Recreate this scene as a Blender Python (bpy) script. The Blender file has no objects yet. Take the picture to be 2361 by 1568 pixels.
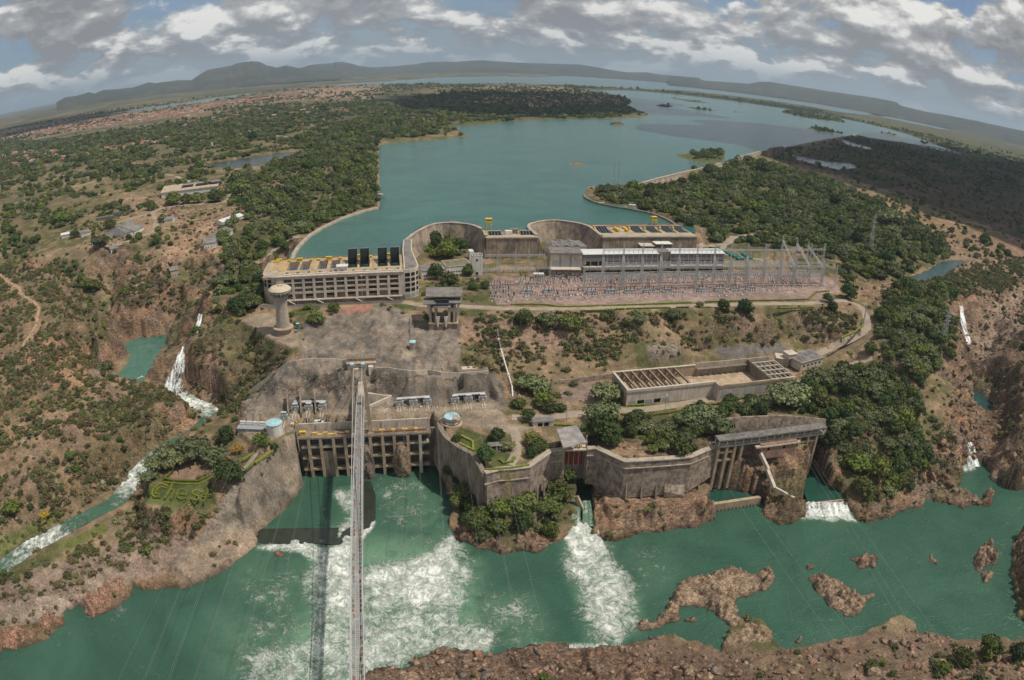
import bpy,bmesh,math,random
import numpy as np
from mathutils import Vector,Matrix,geometry
rng=np.random.default_rng(7)
random.seed(7)
SC=bpy.context.scene
COL=SC.collection
# camera
CAM_H=170.0
PITCH=math.radians(22.7);ROLL=math.radians(1.6);FPX=1600.6
cd=bpy.data.cameras.new('camera');cam=bpy.data.objects.new('camera',cd);COL.objects.link(cam)
cd.type='PANO'
cd.panorama_type='FISHEYE_EQUISOLID'
cd.fisheye_lens=16.0;cd.fisheye_fov=math.radians(180)
cd.sensor_fit='HORIZONTAL';cd.sensor_width=23.6;cd.sensor_height=15.67
cd.clip_start=0.5;cd.clip_end=200000.0
_up=Vector((0,math.sin(PITCH),math.cos(PITCH)));_fw=Vector((0,math.cos(PITCH),-math.sin(PITCH)))
_rt=Vector((1,0,0))
cr,sr=math.cos(ROLL),math.sin(ROLL)
_X=_rt*cr+_up*sr;_Y=-_rt*sr+_up*cr;_Z=-_fw
cam.matrix_world=Matrix(((_X.x,_Y.x,_Z.x,0),(_X.y,_Y.y,_Z.y,0),(_X.z,_Y.z,_Z.z,CAM_H),(0,0,0,1)))
SC.camera=cam
# world, sun, exposure
SUN_EL,SUN_AZ=math.radians(62),math.radians(101)
w=bpy.data.worlds.new('World');SC.world=w;w.use_nodes=True
def sky_world():
 nt=w.node_tree;N=nt.nodes;L=nt.links;N.clear()
 out=N.new('ShaderNodeOutputWorld');bg=N.new('ShaderNodeBackground')
 sky=N.new('ShaderNodeTexSky');sky.sky_type='NISHITA';sky.sun_disc=False
 sky.sun_elevation=SUN_EL;sky.sun_rotation=SUN_AZ;sky.altitude=300
 sky.air_density=1.0;sky.dust_density=1.2;sky.ozone_density=1.5
 def M(op,a=None,b=None,c=None):
  n=N.new('ShaderNodeMath');n.operation=op
  for i,v in enumerate((a,b,c)):
   if v is None:continue
   if isinstance(v,(int,float)):n.inputs[i].default_value=v
   else:L.new(v,n.inputs[i])
  return n.outputs[0]
 tc=N.new('ShaderNodeTexCoord');sep=N.new('ShaderNodeSeparateXYZ');L.new(tc.outputs['Generated'],sep.inputs[0])
 x,y,z=sep.outputs
 def noise(scale,zs,dz,seed,det=6,rough=.55,dist=.15):
  cb=N.new('ShaderNodeCombineXYZ');L.new(x,cb.inputs[0]);L.new(y,cb.inputs[1]);L.new(M('MULTIPLY',M('ADD',z,dz+seed),zs),cb.inputs[2])
  no=N.new('ShaderNodeTexNoise');no.inputs['Scale'].default_value=scale;no.inputs['Detail'].default_value=det
  no.inputs['Roughness'].default_value=rough;no.inputs['Distortion'].default_value=dist
  L.new(cb.outputs[0],no.inputs['Vector']);return no.outputs['Fac']
 hi=N.new('ShaderNodeMapRange');hi.interpolation_type='SMOOTHSTEP';hi.inputs[1].default_value=.02;hi.inputs[2].default_value=.13;L.new(z,hi.inputs[0])
 def dens(dz):
  lo_,hi_=noise(13,2.3,dz,3.0,7),noise(6.2,1.7,dz,1.2,8)
  m_=N.new('ShaderNodeMix');L.new(hi.outputs[0],m_.inputs[0]);L.new(lo_,m_.inputs[2]);L.new(hi_,m_.inputs[3])
  return M('ADD',M('MULTIPLY',m_.outputs[0],.68),M('ADD',M('MULTIPLY',noise(3.4,2.4,dz,5.0,2),.32),M('MULTIPLY',M('SUBTRACT',1,hi.outputs[0]),.012)))
 d0=dens(0.0);d1=dens(.009);d2=dens(.024)
 cov=N.new('ShaderNodeMapRange');cov.interpolation_type='SMOOTHSTEP'
 cov.inputs[1].default_value=.455;cov.inputs[2].default_value=.50;L.new(d0,cov.inputs[0])
 lit=N.new('ShaderNodeMapRange');lit.inputs[1].default_value=-.10;lit.inputs[2].default_value=.13
 L.new(M('ADD',M('SUBTRACT',d0,d1),M('SUBTRACT',d0,d2)),lit.inputs[0])
 fine=noise(40,1.6,0,9.0,5)
 litf=M('ADD',M('MULTIPLY',lit.outputs[0],.95),M('MULTIPLY',M('SUBTRACT',fine,.5),.4))
 cr_=N.new('ShaderNodeValToRGB');L.new(litf,cr_.inputs[0])
 e=cr_.color_ramp.elements;e[0].position=.18;e[0].color=(.27,.275,.29,1);e[1].position=.86;e[1].color=(.90,.88,.84,1)
 m=e.new(.52);m.color=(.42,.42,.425,1)
 layer=lambda dx,dy,scale,det,seed,*k:noise(5,4,0,seed,det)
 veil=layer(0,4,.8,5,7.0,.5)
 vm=N.new('ShaderNodeMapRange');vm.inputs[1].default_value=.35;vm.inputs[2].default_value=.7;vm.inputs[4].default_value=.6;L.new(veil,vm.inputs[0])
 skm=N.new('ShaderNodeMixRGB');skm.blend_type='MULTIPLY';skm.inputs[0].default_value=1
 L.new(sky.outputs[0],skm.inputs[1]);skm.inputs[2].default_value=(.058,.066,.080,1)
 v1=N.new('ShaderNodeMixRGB');L.new(vm.outputs[0],v1.inputs[0]);L.new(skm.outputs[0],v1.inputs[1]);v1.inputs[2].default_value=(.36,.42,.50,1)
 mx=N.new('ShaderNodeMixRGB');L.new(cov.outputs[0],mx.inputs[0]);L.new(v1.outputs[0],mx.inputs[1]);L.new(cr_.outputs[0],mx.inputs[2])
 hz=N.new('ShaderNodeMapRange');hz.interpolation_type='SMOOTHERSTEP';hz.inputs[1].default_value=0.0;hz.inputs[2].default_value=.045
 hz.inputs[3].default_value=.45;hz.inputs[4].default_value=0;L.new(z,hz.inputs[0])
 m2=N.new('ShaderNodeMixRGB');L.new(hz.outputs[0],m2.inputs[0]);L.new(mx.outputs[0],m2.inputs[1]);m2.inputs[2].default_value=(.42,.46,.50,1)
 L.new(m2.outputs[0],bg.inputs[0]);bg.inputs[1].default_value=1.0
 L.new(bg.outputs[0],out.inputs[0])
sky_world()
sd=bpy.data.lights.new('sun','SUN');sd.energy=3.7;sd.angle=math.radians(.53);sd.color=(1,.93,.82)
sun=bpy.data.objects.new('sun',sd);COL.objects.link(sun)
sdir=Vector((math.sin(SUN_AZ)*math.cos(SUN_EL),math.cos(SUN_AZ)*math.cos(SUN_EL),math.sin(SUN_EL)))
sun.rotation_euler=sdir.to_track_quat('Z','Y').to_euler()
SC.view_settings.view_transform='Standard';SC.view_settings.look='None'
SC.view_settings.exposure=0.0;SC.view_settings.gamma=1.0;SC.view_settings.use_curve_mapping=False
SC.cycles.max_bounces=6;SC.cycles.diffuse_bounces=3;SC.cycles.glossy_bounces=2
SC.cycles.transparent_max_bounces=6;SC.cycles.volume_bounces=0;SC.cycles.use_denoising=True
# survey helpers: sight lines from the camera station to real heights
def rays(px,py):
 px=np.asarray(px,float);py=np.asarray(py,float)
 x=px-1180.5;y=784.-py
 r=np.hypot(x,y)+1e-9;th=2*np.arcsin(np.clip(r/(2*FPX),0,1));s=np.sin(th)/r
 a,b,c=x*s,y*s,-np.cos(th)
 return(a*_X.x+b*_Y.x+c*_Z.x,a*_X.y+b*_Y.y+c*_Z.y,a*_X.z+b*_Y.z+c*_Z.z)
def G(px,py,z):
 d=rays(px,py);t=(z-CAM_H)/d[2]
 return np.array([d[0]*t,d[1]*t,z])
def GP(pts,z):return[G(p[0],p[1],z)for p in pts]
def proj(x,y,z):
 x=np.asarray(x,float);y=np.asarray(y,float);z=np.asarray(z,float)-CAM_H
 n=np.sqrt(x*x+y*y+z*z)
 a=(x*_X.x+y*_X.y+z*_X.z)/n;b=(x*_Y.x+y*_Y.y+z*_Y.z)/n;c=-(x*_Z.x+y*_Z.y+z*_Z.z)/n
 th=np.arccos(np.clip(c,-1,1));r=2*FPX*np.sin(th/2);h=np.hypot(a,b)+1e-12
 return 1180.5+a/h*r,784.-b/h*r
def topz(b,px,py):
 d=rays(px,py);t=math.hypot(b[0],b[1])/math.hypot(d[0],d[1]);return float(CAM_H+d[2]*t)
def T(r,c,*xy):
 o=[(590.25*c+xy[i]/4,392.*r+xy[i+1]/4)for i in range(0,len(xy),2)]
 return o if len(o)>1 else o[0]
def pip(X,Y,poly):
 X=np.asarray(X);Y=np.asarray(Y);ins=np.zeros(X.shape,bool);n=len(poly)
 xs=[p[0]for p in poly];ys=[p[1]for p in poly]
 m=(X>=min(xs))&(X<=max(xs))&(Y>=min(ys))&(Y<=max(ys))
 if not m.any():return ins
 x=X[m];y=Y[m];r=np.zeros(x.shape,bool)
 for i in range(n):
  x1,y1=poly[i][0],poly[i][1];x2,y2=poly[(i+1)%n][0],poly[(i+1)%n][1]
  if y1==y2:continue
  c=((y1>y)!=(y2>y))&(x<(x2-x1)*(y-y1)/(y2-y1)+x1);r^=c
 ins[m]=r;return ins
def sdist(X,Y,poly,reach,closed=True):
 """signed distance to the outline, + inside, clipped to +-reach"""
 X=np.asarray(X,float);Y=np.asarray(Y,float);xs=[p[0]for p in poly];ys=[p[1]for p in poly]
 D=np.full(X.shape,-reach,float)
 m=(X>min(xs)-reach)&(X<max(xs)+reach)&(Y>min(ys)-reach)&(Y<max(ys)+reach)
 if not m.any():return D
 x=X[m];y=Y[m];d2=np.full(x.shape,reach*reach,float);n=len(poly)
 for i in range(n if closed else n-1):
  ax,ay=poly[i][0],poly[i][1];bx,by=poly[(i+1)%n][0],poly[(i+1)%n][1]
  ex,ey=bx-ax,by-ay;L2=ex*ex+ey*ey+1e-12
  t=np.clip(((x-ax)*ex+(y-ay)*ey)/L2,0,1)
  d2=np.minimum(d2,(x-ax-t*ex)**2+(y-ay-t*ey)**2)
 d=np.sqrt(d2)
 if closed:D[m]=np.where(pip(x,y,poly),d,-d)
 else:D[m]=-d
 return D
def _h(ix,iy,s):
 n=(ix.astype(np.int64)*374761393+iy.astype(np.int64)*668265263+s*1442695041)&0x7fffffff
 n=((n^(n>>13))*1274126177)&0x7fffffff
 return((n^(n>>16))&0xffffff)/float(0xffffff)
def vnoise(x,y,s=0):
 ix=np.floor(x);iy=np.floor(y);fx=x-ix;fy=y-iy
 fx=fx*fx*(3-2*fx);fy=fy*fy*(3-2*fy)
 a=_h(ix,iy,s);b=_h(ix+1,iy,s);c=_h(ix,iy+1,s);d=_h(ix+1,iy+1,s)
 return(a*(1-fx)+b*fx)*(1-fy)+(c*(1-fx)+d*fx)*fy-.5
def fbm(x,y,sc,o=4,s=0,g=.5):
 r=0;a=1;x=np.asarray(x,float)/sc;y=np.asarray(y,float)/sc
 for i in range(o):
  r=r+a*vnoise(x*2**i+17.3*i,y*2**i-9.1*i,s+i);a*=g
 return r*1.4
def cells(x,y,sc,s=0):
 """jittered cells: (nearest distance, second minus first, hash of the nearest)"""
 x=np.asarray(x,float)/sc;y=np.asarray(y,float)/sc;ix=np.floor(x);iy=np.floor(y)
 d1=np.full(x.shape,9.);d2=d1.copy();hh=np.zeros(x.shape)
 for i in(-1,0,1):
  for j in(-1,0,1):
   cx=ix+i;cy=iy+j;px=cx+_h(cx,cy,s);py=cy+_h(cx,cy,s+5);d=np.hypot(x-px,y-py)
   n=d<d1;d2=np.where(n,d1,np.minimum(d2,d));hh=np.where(n,_h(cx,cy,s+9),hh);d1=np.where(n,d,d1)
 return d1,d2-d1,hh
def smooth(a,b,x):
 t=np.clip((x-a)/(b-a),0,1);return t*t*(3-2*t)
# objects
def props(o,label=None,cat=None,group=None,kind=None):
 if label:o['label']=label
 if cat:o['category']=cat
 if group:o['group']=group
 if kind:o['kind']=kind
 return o
def mesh_obj(name,me,parent=None,mat=None):
 o=bpy.data.objects.new(name,me);COL.objects.link(o)
 if parent is not None:o.parent=parent
 if mat is not None:
  for m in(mat if isinstance(mat,(list,tuple))else[mat]):me.materials.append(m)
 return o
def mesh_np(name,V,F,smooth_=False):
 me=bpy.data.meshes.new(name);V=np.asarray(V,np.float32);F=np.asarray(F,np.int32);k=F.shape[1]
 me.vertices.add(len(V));me.vertices.foreach_set('co',V.ravel())
 me.loops.add(F.size);me.loops.foreach_set('vertex_index',F.ravel())
 me.polygons.add(len(F));me.polygons.foreach_set('loop_start',np.arange(0,F.size,k,dtype=np.int32))
 me.polygons.foreach_set('loop_total',np.full(len(F),k,np.int32))
 if smooth_:me.polygons.foreach_set('use_smooth',np.ones(len(F),bool))
 me.update(calc_edges=True);return me
def vattr(me,name,vals,kind='FLOAT'):
 a=me.attributes.new(name,kind,'POINT')
 a.data.foreach_set('value' if kind in('FLOAT','INT')else('vector' if kind=='FLOAT_VECTOR' else 'color'),np.asarray(vals,np.float32 if kind!='INT' else np.int32).ravel())
def empty(name,loc,rz=0,**k):
 o=bpy.data.objects.new(name,None);COL.objects.link(o);o.location=[float(v)for v in loc];o.rotation_euler=(0,0,rz)
 o.empty_display_size=1;return props(o,**k)
class MB:
 """collects shapes; build() links them as ONE mesh object"""
 def __init__(s):s.v=[];s.f=[];s.m=[]
 def add(s,V,F,m=0):
  o=len(s.v);s.v+=[tuple(map(float,p))for p in V];s.f+=[tuple(o+i for i in f)for f in F];s.m+=[m]*len(F);return s
 def box(s,x0,y0,z0,x1,y1,z1,m=0):
  V=[(x0,y0,z0),(x1,y0,z0),(x1,y1,z0),(x0,y1,z0),(x0,y0,z1),(x1,y0,z1),(x1,y1,z1),(x0,y1,z1)]
  return s.add(V,[(3,2,1,0),(4,5,6,7),(0,1,5,4),(1,2,6,5),(2,3,7,6),(3,0,4,7)],m)
 def cbox(s,c,sz,rz=0,m=0):
  cs,sn=math.cos(rz),math.sin(rz);V=[]
  for dz in(0,1):
   for dx,dy in((-.5,-.5),(.5,-.5),(.5,.5),(-.5,.5)):
    a,b=dx*sz[0],dy*sz[1];V.append((c[0]+a*cs-b*sn,c[1]+a*sn+b*cs,c[2]+dz*sz[2]))
  return s.add(V,[(3,2,1,0),(4,5,6,7),(0,1,5,4),(1,2,6,5),(2,3,7,6),(3,0,4,7)],m)
 def prism(s,poly,z0,z1,m=0):
  """poly: xy points; z0, z1 numbers or lists"""
  n=len(poly);a=sum(poly[i][0]*poly[(i+1)%n][1]-poly[(i+1)%n][0]*poly[i][1]for i in range(n))
  Z0=list(z0)if hasattr(z0,'__len__')else[z0]*n;Z1=list(z1)if hasattr(z1,'__len__')else[z1]*n
  idx=range(n)if a>0 else range(n-1,-1,-1)
  P=[poly[i]for i in idx];Z0=[Z0[i]for i in idx];Z1=[Z1[i]for i in idx]
  V=[(P[i][0],P[i][1],Z0[i])for i in range(n)]+[(P[i][0],P[i][1],Z1[i])for i in range(n)]
  F=[tuple(range(n-1,-1,-1)),tuple(range(n,2*n))]+[(i,(i+1)%n,n+(i+1)%n,n+i)for i in range(n)]
  return s.add(V,F,m)
 def bar(s,a,b,w,h=None,m=0,up=(0,0,1)):
  a=Vector(a);b=Vector(b);d=b-a
  if d.length<1e-6:return s
  d.normalize();u=Vector(up)
  if abs(d.dot(u))>.98:u=Vector((1,0,0))
  r=d.cross(u).normalized();u=r.cross(d).normalized();h=h or w
  V=[p+r*i*w/2+u*j*h/2 for p in(a,b)for i,j in((-1,-1),(1,-1),(1,1),(-1,1))]
  return s.add(V,[(0,1,2,3),(7,6,5,4),(0,4,5,1),(1,5,6,2),(2,6,7,3),(3,7,4,0)],m)
 def tube(s,pts,r,n=6,m=0,cap=True):
  pts=[Vector(p)for p in pts];R=list(r)if hasattr(r,'__len__')else[r]*len(pts);o=len(s.v);pr=None
  for i,p in enumerate(pts):
   d=(pts[min(i+1,len(pts)-1)]-pts[max(i-1,0)]).normalized()
   u=Vector((0,0,1))if abs(d.z)<.95 else Vector((1,0,0))
   a=d.cross(u).normalized();b=a.cross(d).normalized()
   for k in range(n):
    t=2*math.pi*k/n;q=p+(a*math.cos(t)+b*math.sin(t))*R[i];s.v.append(tuple(q))
  for i in range(len(pts)-1):
   for k in range(n):
    s.f.append((o+i*n+k,o+i*n+(k+1)%n,o+(i+1)*n+(k+1)%n,o+(i+1)*n+k));s.m.append(m)
  if cap:
   s.f.append(tuple(o+k for k in range(n-1,-1,-1)));s.m.append(m)
   s.f.append(tuple(o+(len(pts)-1)*n+k for k in range(n)));s.m.append(m)
  return s
 def lathe(s,c,prof,n=24,m=0,arc=None):
  o=len(s.v);k=len(prof)
  for i in range(n):
   t=2*math.pi*i/n
   for r,z in prof:s.v.append((c[0]+r*math.cos(t),c[1]+r*math.sin(t),c[2]+z))
  for i in range(n):
   j=(i+1)%n
   for q in range(k-1):
    s.f.append((o+i*k+q,o+j*k+q,o+j*k+q+1,o+i*k+q+1));s.m.append(m)
  return s
 def quad(s,a,b,c,d,m=0):return s.add([a,b,c,d],[(0,1,2,3)],m)
 def build(s,name,mat,parent=None,smooth_=False):
  me=bpy.data.meshes.new(name);me.from_pydata(s.v,[],s.f)
  if smooth_:me.polygons.foreach_set('use_smooth',[True]*len(s.f))
  if any(s.m):me.polygons.foreach_set('material_index',s.m)
  me.update();return mesh_obj(name,me,parent,mat)
def clone(o,parent=None,loc=None,rz=None,label=None):
 c=o.copy();COL.objects.link(c);c.parent=parent
 if loc is not None:c.location=loc
 if rz is not None:c.rotation_euler=(0,0,rz)
 if label:c['label']=label
 for ch in list(o.children):clone(ch,c)
 return c
def face_out(V,F):return V,F
# materials
_M={}
def mat(name,col=(),rough=.85,var=.25,scale=.3,bump=.0,metal=0,col2=None,stain=0.,objvar=0.,spec=.3,streak=0.,fine=2.5,crack=0):
 """procedural surface: two noise scales vary the tone, optional vertical streaks (run-off dirt) and per-object variation"""
 if name in _M:return _M[name]
 m=bpy.data.materials.new(name);m.use_nodes=True;nt=m.node_tree;N=nt.nodes;L=nt.links
 b=N['Principled BSDF'];b.inputs['Roughness'].default_value=rough;b.inputs['Metallic'].default_value=metal
 b.inputs['Specular IOR Level'].default_value=spec
 ge=N.new('ShaderNodeNewGeometry')
 def noise(sc,det=4,vec=None,ro=.6):
  n=N.new('ShaderNodeTexNoise');n.inputs['Scale'].default_value=sc;n.inputs['Detail'].default_value=det;n.inputs['Roughness'].default_value=ro
  L.new(vec if vec is not None else ge.outputs['Position'],n.inputs['Vector']);return n.outputs['Fac']
 c2=col2 or tuple(c*.62 for c in col)
 cur=N.new('ShaderNodeMixRGB');cur.inputs[1].default_value=(*col,1);cur.inputs[2].default_value=(*c2,1)
 r1=N.new('ShaderNodeMapRange');r1.inputs[1].default_value=.42;r1.inputs[2].default_value=.62;r1.inputs[4].default_value=min(1,var*2.2)
 L.new(noise(scale,5),r1.inputs[0]);L.new(r1.outputs[0],cur.inputs[0]);out=cur.outputs[0]
 def mul(fac_out,lo,hi,a=.35,bb=.65):
  nonlocal out
  r=N.new('ShaderNodeMapRange');r.inputs[1].default_value=a;r.inputs[2].default_value=bb;r.inputs[3].default_value=lo;r.inputs[4].default_value=hi
  L.new(fac_out,r.inputs[0]);mm=N.new('ShaderNodeMixRGB');mm.blend_type='MULTIPLY';mm.inputs[0].default_value=1
  L.new(out,mm.inputs[1]);cb=N.new('ShaderNodeCombineXYZ')
  for i in range(3):L.new(r.outputs[0],cb.inputs[i])
  L.new(cb.outputs[0],mm.inputs[2]);out=mm.outputs[0]
 mul(noise(fine,3),1-var*.5,1+var*.5)
 if streak:
  mp=N.new('ShaderNodeMapping');mp.inputs['Scale'].default_value=(1,1,.06);L.new(ge.outputs['Position'],mp.inputs[0])
  mul(noise(.9,4,mp.outputs[0]),1-streak,1+streak*.25,.38,.55)
 if stain:mul(noise(.12,5),1-stain,1.05,.36,.56)
 if crack:
  for sc,lo in((crack,.45),(crack*2.7,.65)):
   vo=N.new('ShaderNodeTexVoronoi');vo.feature='DISTANCE_TO_EDGE';vo.inputs['Scale'].default_value=sc;mp=N.new('ShaderNodeMapping');mp.inputs['Scale'].default_value=(1,1.3,2);mp.inputs['Rotation'].default_value=(.3,.2,.4);L.new(ge.outputs['Position'],
 mp.inputs[0]);L.new(mp.outputs[0],vo.inputs['Vector']);mul(vo.outputs['Distance'],lo,1.08,0,.12)
 if objvar:
  oi=N.new('ShaderNodeObjectInfo');mul(oi.outputs['Random'],1-objvar,1+objvar,0,1)
 L.new(out,b.inputs['Base Color'])
 if bump:
  bp=N.new('ShaderNodeBump');bp.inputs['Strength'].default_value=1;bp.inputs['Distance'].default_value=bump
  L.new(noise(fine*.6,5),bp.inputs['Height']);L.new(bp.outputs[0],b.inputs['Normal'])
 _M[name]=m;return m
# TERRAIN
RIVER_Z=-80.0
RIVER=[(-400,1900),(-260,1560),(0,1499),(60,1494),(110,1472),(150,1441),(147,1415),(178,1401),(215,1421),(262,1404),(300,1380),(306,1352),(350,1362),(440,1353),(500,1323),(562,1283),(592,1250),(588,1222),(640,1185),(676,1150),(697,
 1118),(692,1085),(700,1060),(840,1060),(1000,1050),(1012,1085),(1025,1110),(1048,1180),(1042,1213),(1058,1240),(1100,1260),(1160,1276),(1258,1271),(1272,1252),(1296,1248),(1308,1238),(1325,1215),(1328,1120),(1362,1120),(1372,1236),
 (1392,1247),(1500,1231),(1600,1216),(1636,1200),(1640,1185),(1626,1166),(1640,1128),(1676,1132),(1722,1144),(1762,1158),(1762,1190),(1802,1211),(1832,1206),(1852,1190),(1843,1112),(1836,1085),(1862,1075),(1905,1128),(1948,1148),(1955,
 1170),(1976,1196),(2000,1206),(2118,1168),(2140,1150),(2170,1162),(2222,1171),(2276,1166),(2283,1158),(2240,1146),(2205,1128),(2212,1095),(2222,1072),(2268,1066),(2292,1112),(2340,1132),(2420,1120),(2420,1230),(2352,1240),(2338,1262),
 (2334,1300),(2334,1345),(2342,1380),(2352,1420),(2400,1460),(2361,1474),(2250,1480),(2180,1478),(2117,1472),(2104,1446),(2062,1441),(2000,1468),(1975,1480),(1900,1490),(1795,1502),(1775,1478),(1752,1440),(1715,1420),(1700,1446),(1668,
 1470),(1660,1504),(1600,1480),(1530,1468),(1450,1488),(1400,1491),(1345,1502),(1300,1494),(1228,1486),(1180,1490),(1152,1506),(1110,1504),(1050,1500),(1010,1492),(995,1508),(950,1528),(905,1535),(850,1545),(800,1600),(760,1700),(700,
 1900)]
POOL=[(296,786),(322,778),(360,774),(402,768),(395,784),(372,806),(352,840),(346,866),(330,884),(292,878),(262,872),(284,850),(298,822),(286,800)]
STREAM=[(415,908,-71.3,9),(440,925,-71.8,9),(474,940,-72.5,11),(490,960,-73,12),(466,985,-73.8,11),(436,1008,-74.6,11),(398,1024,-75.2,9),(352,1052,-75.9,8),(318,1092,-76.6,11),(292,1130,-77.3,11),(262,1162,-78,10),(210,1188,-78.4,
 11),(160,1215,-78.8,12),(110,1242,-79.2,12),(70,1262,-79.6,12),(20,1298,-79.8,12),(-60,1350,-80,14)]
RESERVOIR=[(664,604),(672,585),(690,560),(722,536),(770,509),(820,492),(872,481),(873,392),(874,333),(950,326),(1020,321),(1078,313),(1046,294),(1040,291),(1110,287),(1180,279),(1240,276),(1320,274),(1420,274),(1480,270),(1494,264),
 (1440,244),(1455,235),(1440,226),(1400,218),(1352,211),(1320,207),(1450,208),(1560,217),(1700,234),(1760,243),(1860,258),(1925,270),(1975,280),(2050,297),(2100,312),(2160,334),(2236,361),(2160,345),(2080,329),(2010,322),(1975,311),
 (1930,320),(1852,335),(1790,347),(1700,365),(1662,376),(1560,400),(1452,427),(1400,428),(1356,432),(1348,446),(1372,465),(1440,474),(1500,490),(1540,505),(1560,520),(1600,524),(1602,536),(1385,540),(1365,530),(1340,517),(1310,509),
 (1260,507),(1226,510),(1218,522),(1214,534),(1120,540),(1108,524),(1080,517),(1040,512),(1000,515),(965,525),(938,545),(930,560),(928,584),(922,597),(800,606)]
LAGOON=[(458,378),(520,372),(600,358),(690,349),(735,340),(700,357),(640,372),(590,388),(540,393),(500,390)]
FAR_LAKE=[(762,196),(830,191),(900,187),(1000,180),(1100,177),(1240,178),(1300,176),(1230,171),(1250,169),(1400,174),(1560,181),(1680,197),(1800,215),(1900,234),(1990,252),(2050,268),(1950,262),(1860,247),(1760,233),(1700,226),(1600,
 213),(1500,208),(1400,203),(1300,197),(1190,194),(1060,193),(950,195),(870,195),(800,199)]
CHANNEL=[(255,262),(330,250),(430,236),(520,222),(560,217),(610,214),(560,222),(500,231),(400,246),(330,257)]
CHANNEL2=[(1990,255),(2060,268),(2140,285),(2210,303),(2170,299),(2100,285),(2030,270)]
SHALLOW=[(1820,355),(1900,372),(1960,376),(1990,386),(1930,391),(1880,379),(1835,368)]
SHALLOW2=[(1940,322),(1980,333),(2010,341),(2012,346),(1975,340),(1950,332)]
RPOOL=[(2062,650),(2088,655),(2120,652),(2165,640),(2205,615),(2236,602),(2190,600),(2165,606),(2140,622),(2110,634),(2096,640)]
GORGEPOOL=[(2238,896),(2262,905),(2290,930),(2282,950),(2262,944),(2246,922)]
WATERS={'river':(RIVER,RIVER_Z),'pool':(POOL,-68.),'reservoir':(RESERVOIR,0.),'lagoon':(LAGOON,0.),'far':(FAR_LAKE,0.),'ch':(CHANNEL,0.),'ch2':(CHANNEL2,0.),'sh':(SHALLOW,-5.5),'sh2':(SHALLOW2,-5.5),'rpool':(RPOOL,-27.),'gpool':(GORGEPOOL,
 -66.)}
ISLANDS=[[(1555,357),(1600,352),(1640,347),(1672,357),(1662,374),(1620,377),(1585,368)],[(1312,378),(1330,374),(1350,380),(1330,383)],[(1408,287),(1425,280),(1442,288),(1425,292)],[(1510,243),(1530,241),(1555,245),(1535,248)],[(1858,
 296),(1880,293),(1915,300),(1945,308),(1900,305)],[(1575,246),(1620,250),(1655,256),(1610,253)],[(1800,258),(1830,254),(1880,264),(1940,274),(1950,283),(1880,275),(1840,268)],[(1690,257),(1720,260),(1690,259)],[(1540,225),(1600,231),
 (1642,239),(1590,235)],[(2028,305),(2070,310),(2060,314)],[(2075,326),(2092,330),(2084,334)],[(2120,325),(2140,329),(2130,333)]]
CP=[]
def cp(z,*xy):CP.extend((xy[i],xy[i+1],z)for i in range(0,len(xy),2))
cp(3,0,330,200,330,400,320,600,300,850,330,850,440,600,420,400,400,200,400,0,400,700,380)
cp(2,860,480,800,497,740,522,700,545,670,575,640,470,560,480)
cp(0,0,470,100,470,200,470,300,460,400,450,480,450,520,480)
cp(-2,0,520,100,540,180,545,260,560,320,560,380,520,430,500)
cp(-4,0,570,80,590,300,590,350,560,440,520,480,540);cp(-4,470,575,500,560)
cp(-8,380,590,500,600,560,560,620,560,440,570)
cp(-18,640,600,615,640,610,690,560,640);cp(-12,590,600,520,640);cp(-17,520,690,480,680)
cp(-12,140,592,60,605);cp(-24,170,640,250,620);cp(-40,205,690,255,680);cp(-52,232,740);cp(-64,250,800,262,850)
cp(-16,330,612,400,608,300,600);cp(-26,300,650,360,650,440,640);cp(-34,280,700,420,690,470,690);cp(-48,260,740,330,730,430,735);cp(-63,290,772,400,760,350,768)
cp(-68,300,800,370,800,330,860)
cp(-20,0,625,60,642);cp(-19,130,652,20,680);cp(-24,175,690,100,700);cp(-27,208,738,130,760);cp(-45,212,780,190,830);cp(-60,214,835,240,880)
cp(-31,0,790,90,800);cp(-40,0,880,120,880,170,860);cp(-49,0,990,110,980);cp(-54,210,940,240,970);cp(-59,0,1090,110,1090,200,1040,290,920);cp(-60,330,895,380,905)
cp(-54,400,930,350,950);cp(-62,455,950,430,985,370,1005,290,1010);cp(-68,0,1180,110,1160,200,1100,270,1060);cp(-75,60,1230,130,1200,200,1170,260,1130,275,1100)
cp(-71,476,962);cp(-73,330,1050,400,1012);cp(-66,300,890,340,878);cp(-25,-200,640,-300,800);cp(-50,-200,1000);cp(-70,-200,1250)
cp(-64,345,865);cp(-52,380,832);cp(-46,412,803,425,800);cp(-70,388,905,412,916);cp(-40,440,775);cp(-27,466,725);cp(-38,450,770);cp(-31,500,740,480,770);cp(-22,530,715,560,740,600,700,640,770,688,798,620,745)
cp(-42,500,820);cp(-37,560,820);cp(-39,620,858);cp(-28,600,790,555,765);cp(-27,640,802,690,812);cp(-56,455,880,500,900);cp(-66,440,915,480,935);cp(-60,500,960,540,940);cp(-50,556,930,575,890)
cp(-49,545,985,560,1010,600,1000,640,990,600,1040);cp(-52,520,1060,560,1080,500,1010);cp(-56,470,1040,400,1060,480,1110,545,1110);cp(-58,360,1080,340,1130,420,1120);cp(-60,330,1160,420,1180,480,1185,505,1160)
cp(-72,300,1170,325,1110,360,1060);cp(-70,440,1215,300,1215,200,1250,110,1300,500,1210);cp(-73,0,1350,60,1330,150,1290);cp(-72,100,1370,200,1320,330,1260,420,1250);cp(-75,180,1350,280,1330,400,1300)
cp(-75.5,0,1420,60,1430,120,1400,200,1380,270,1345,350,1330,450,1320,520,1280);cp(-78.5,0,1480,100,1450,200,1405,290,1380,400,1345,500,1315,570,1265)
cp(-77,-200,1400,-150,1500)
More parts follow.
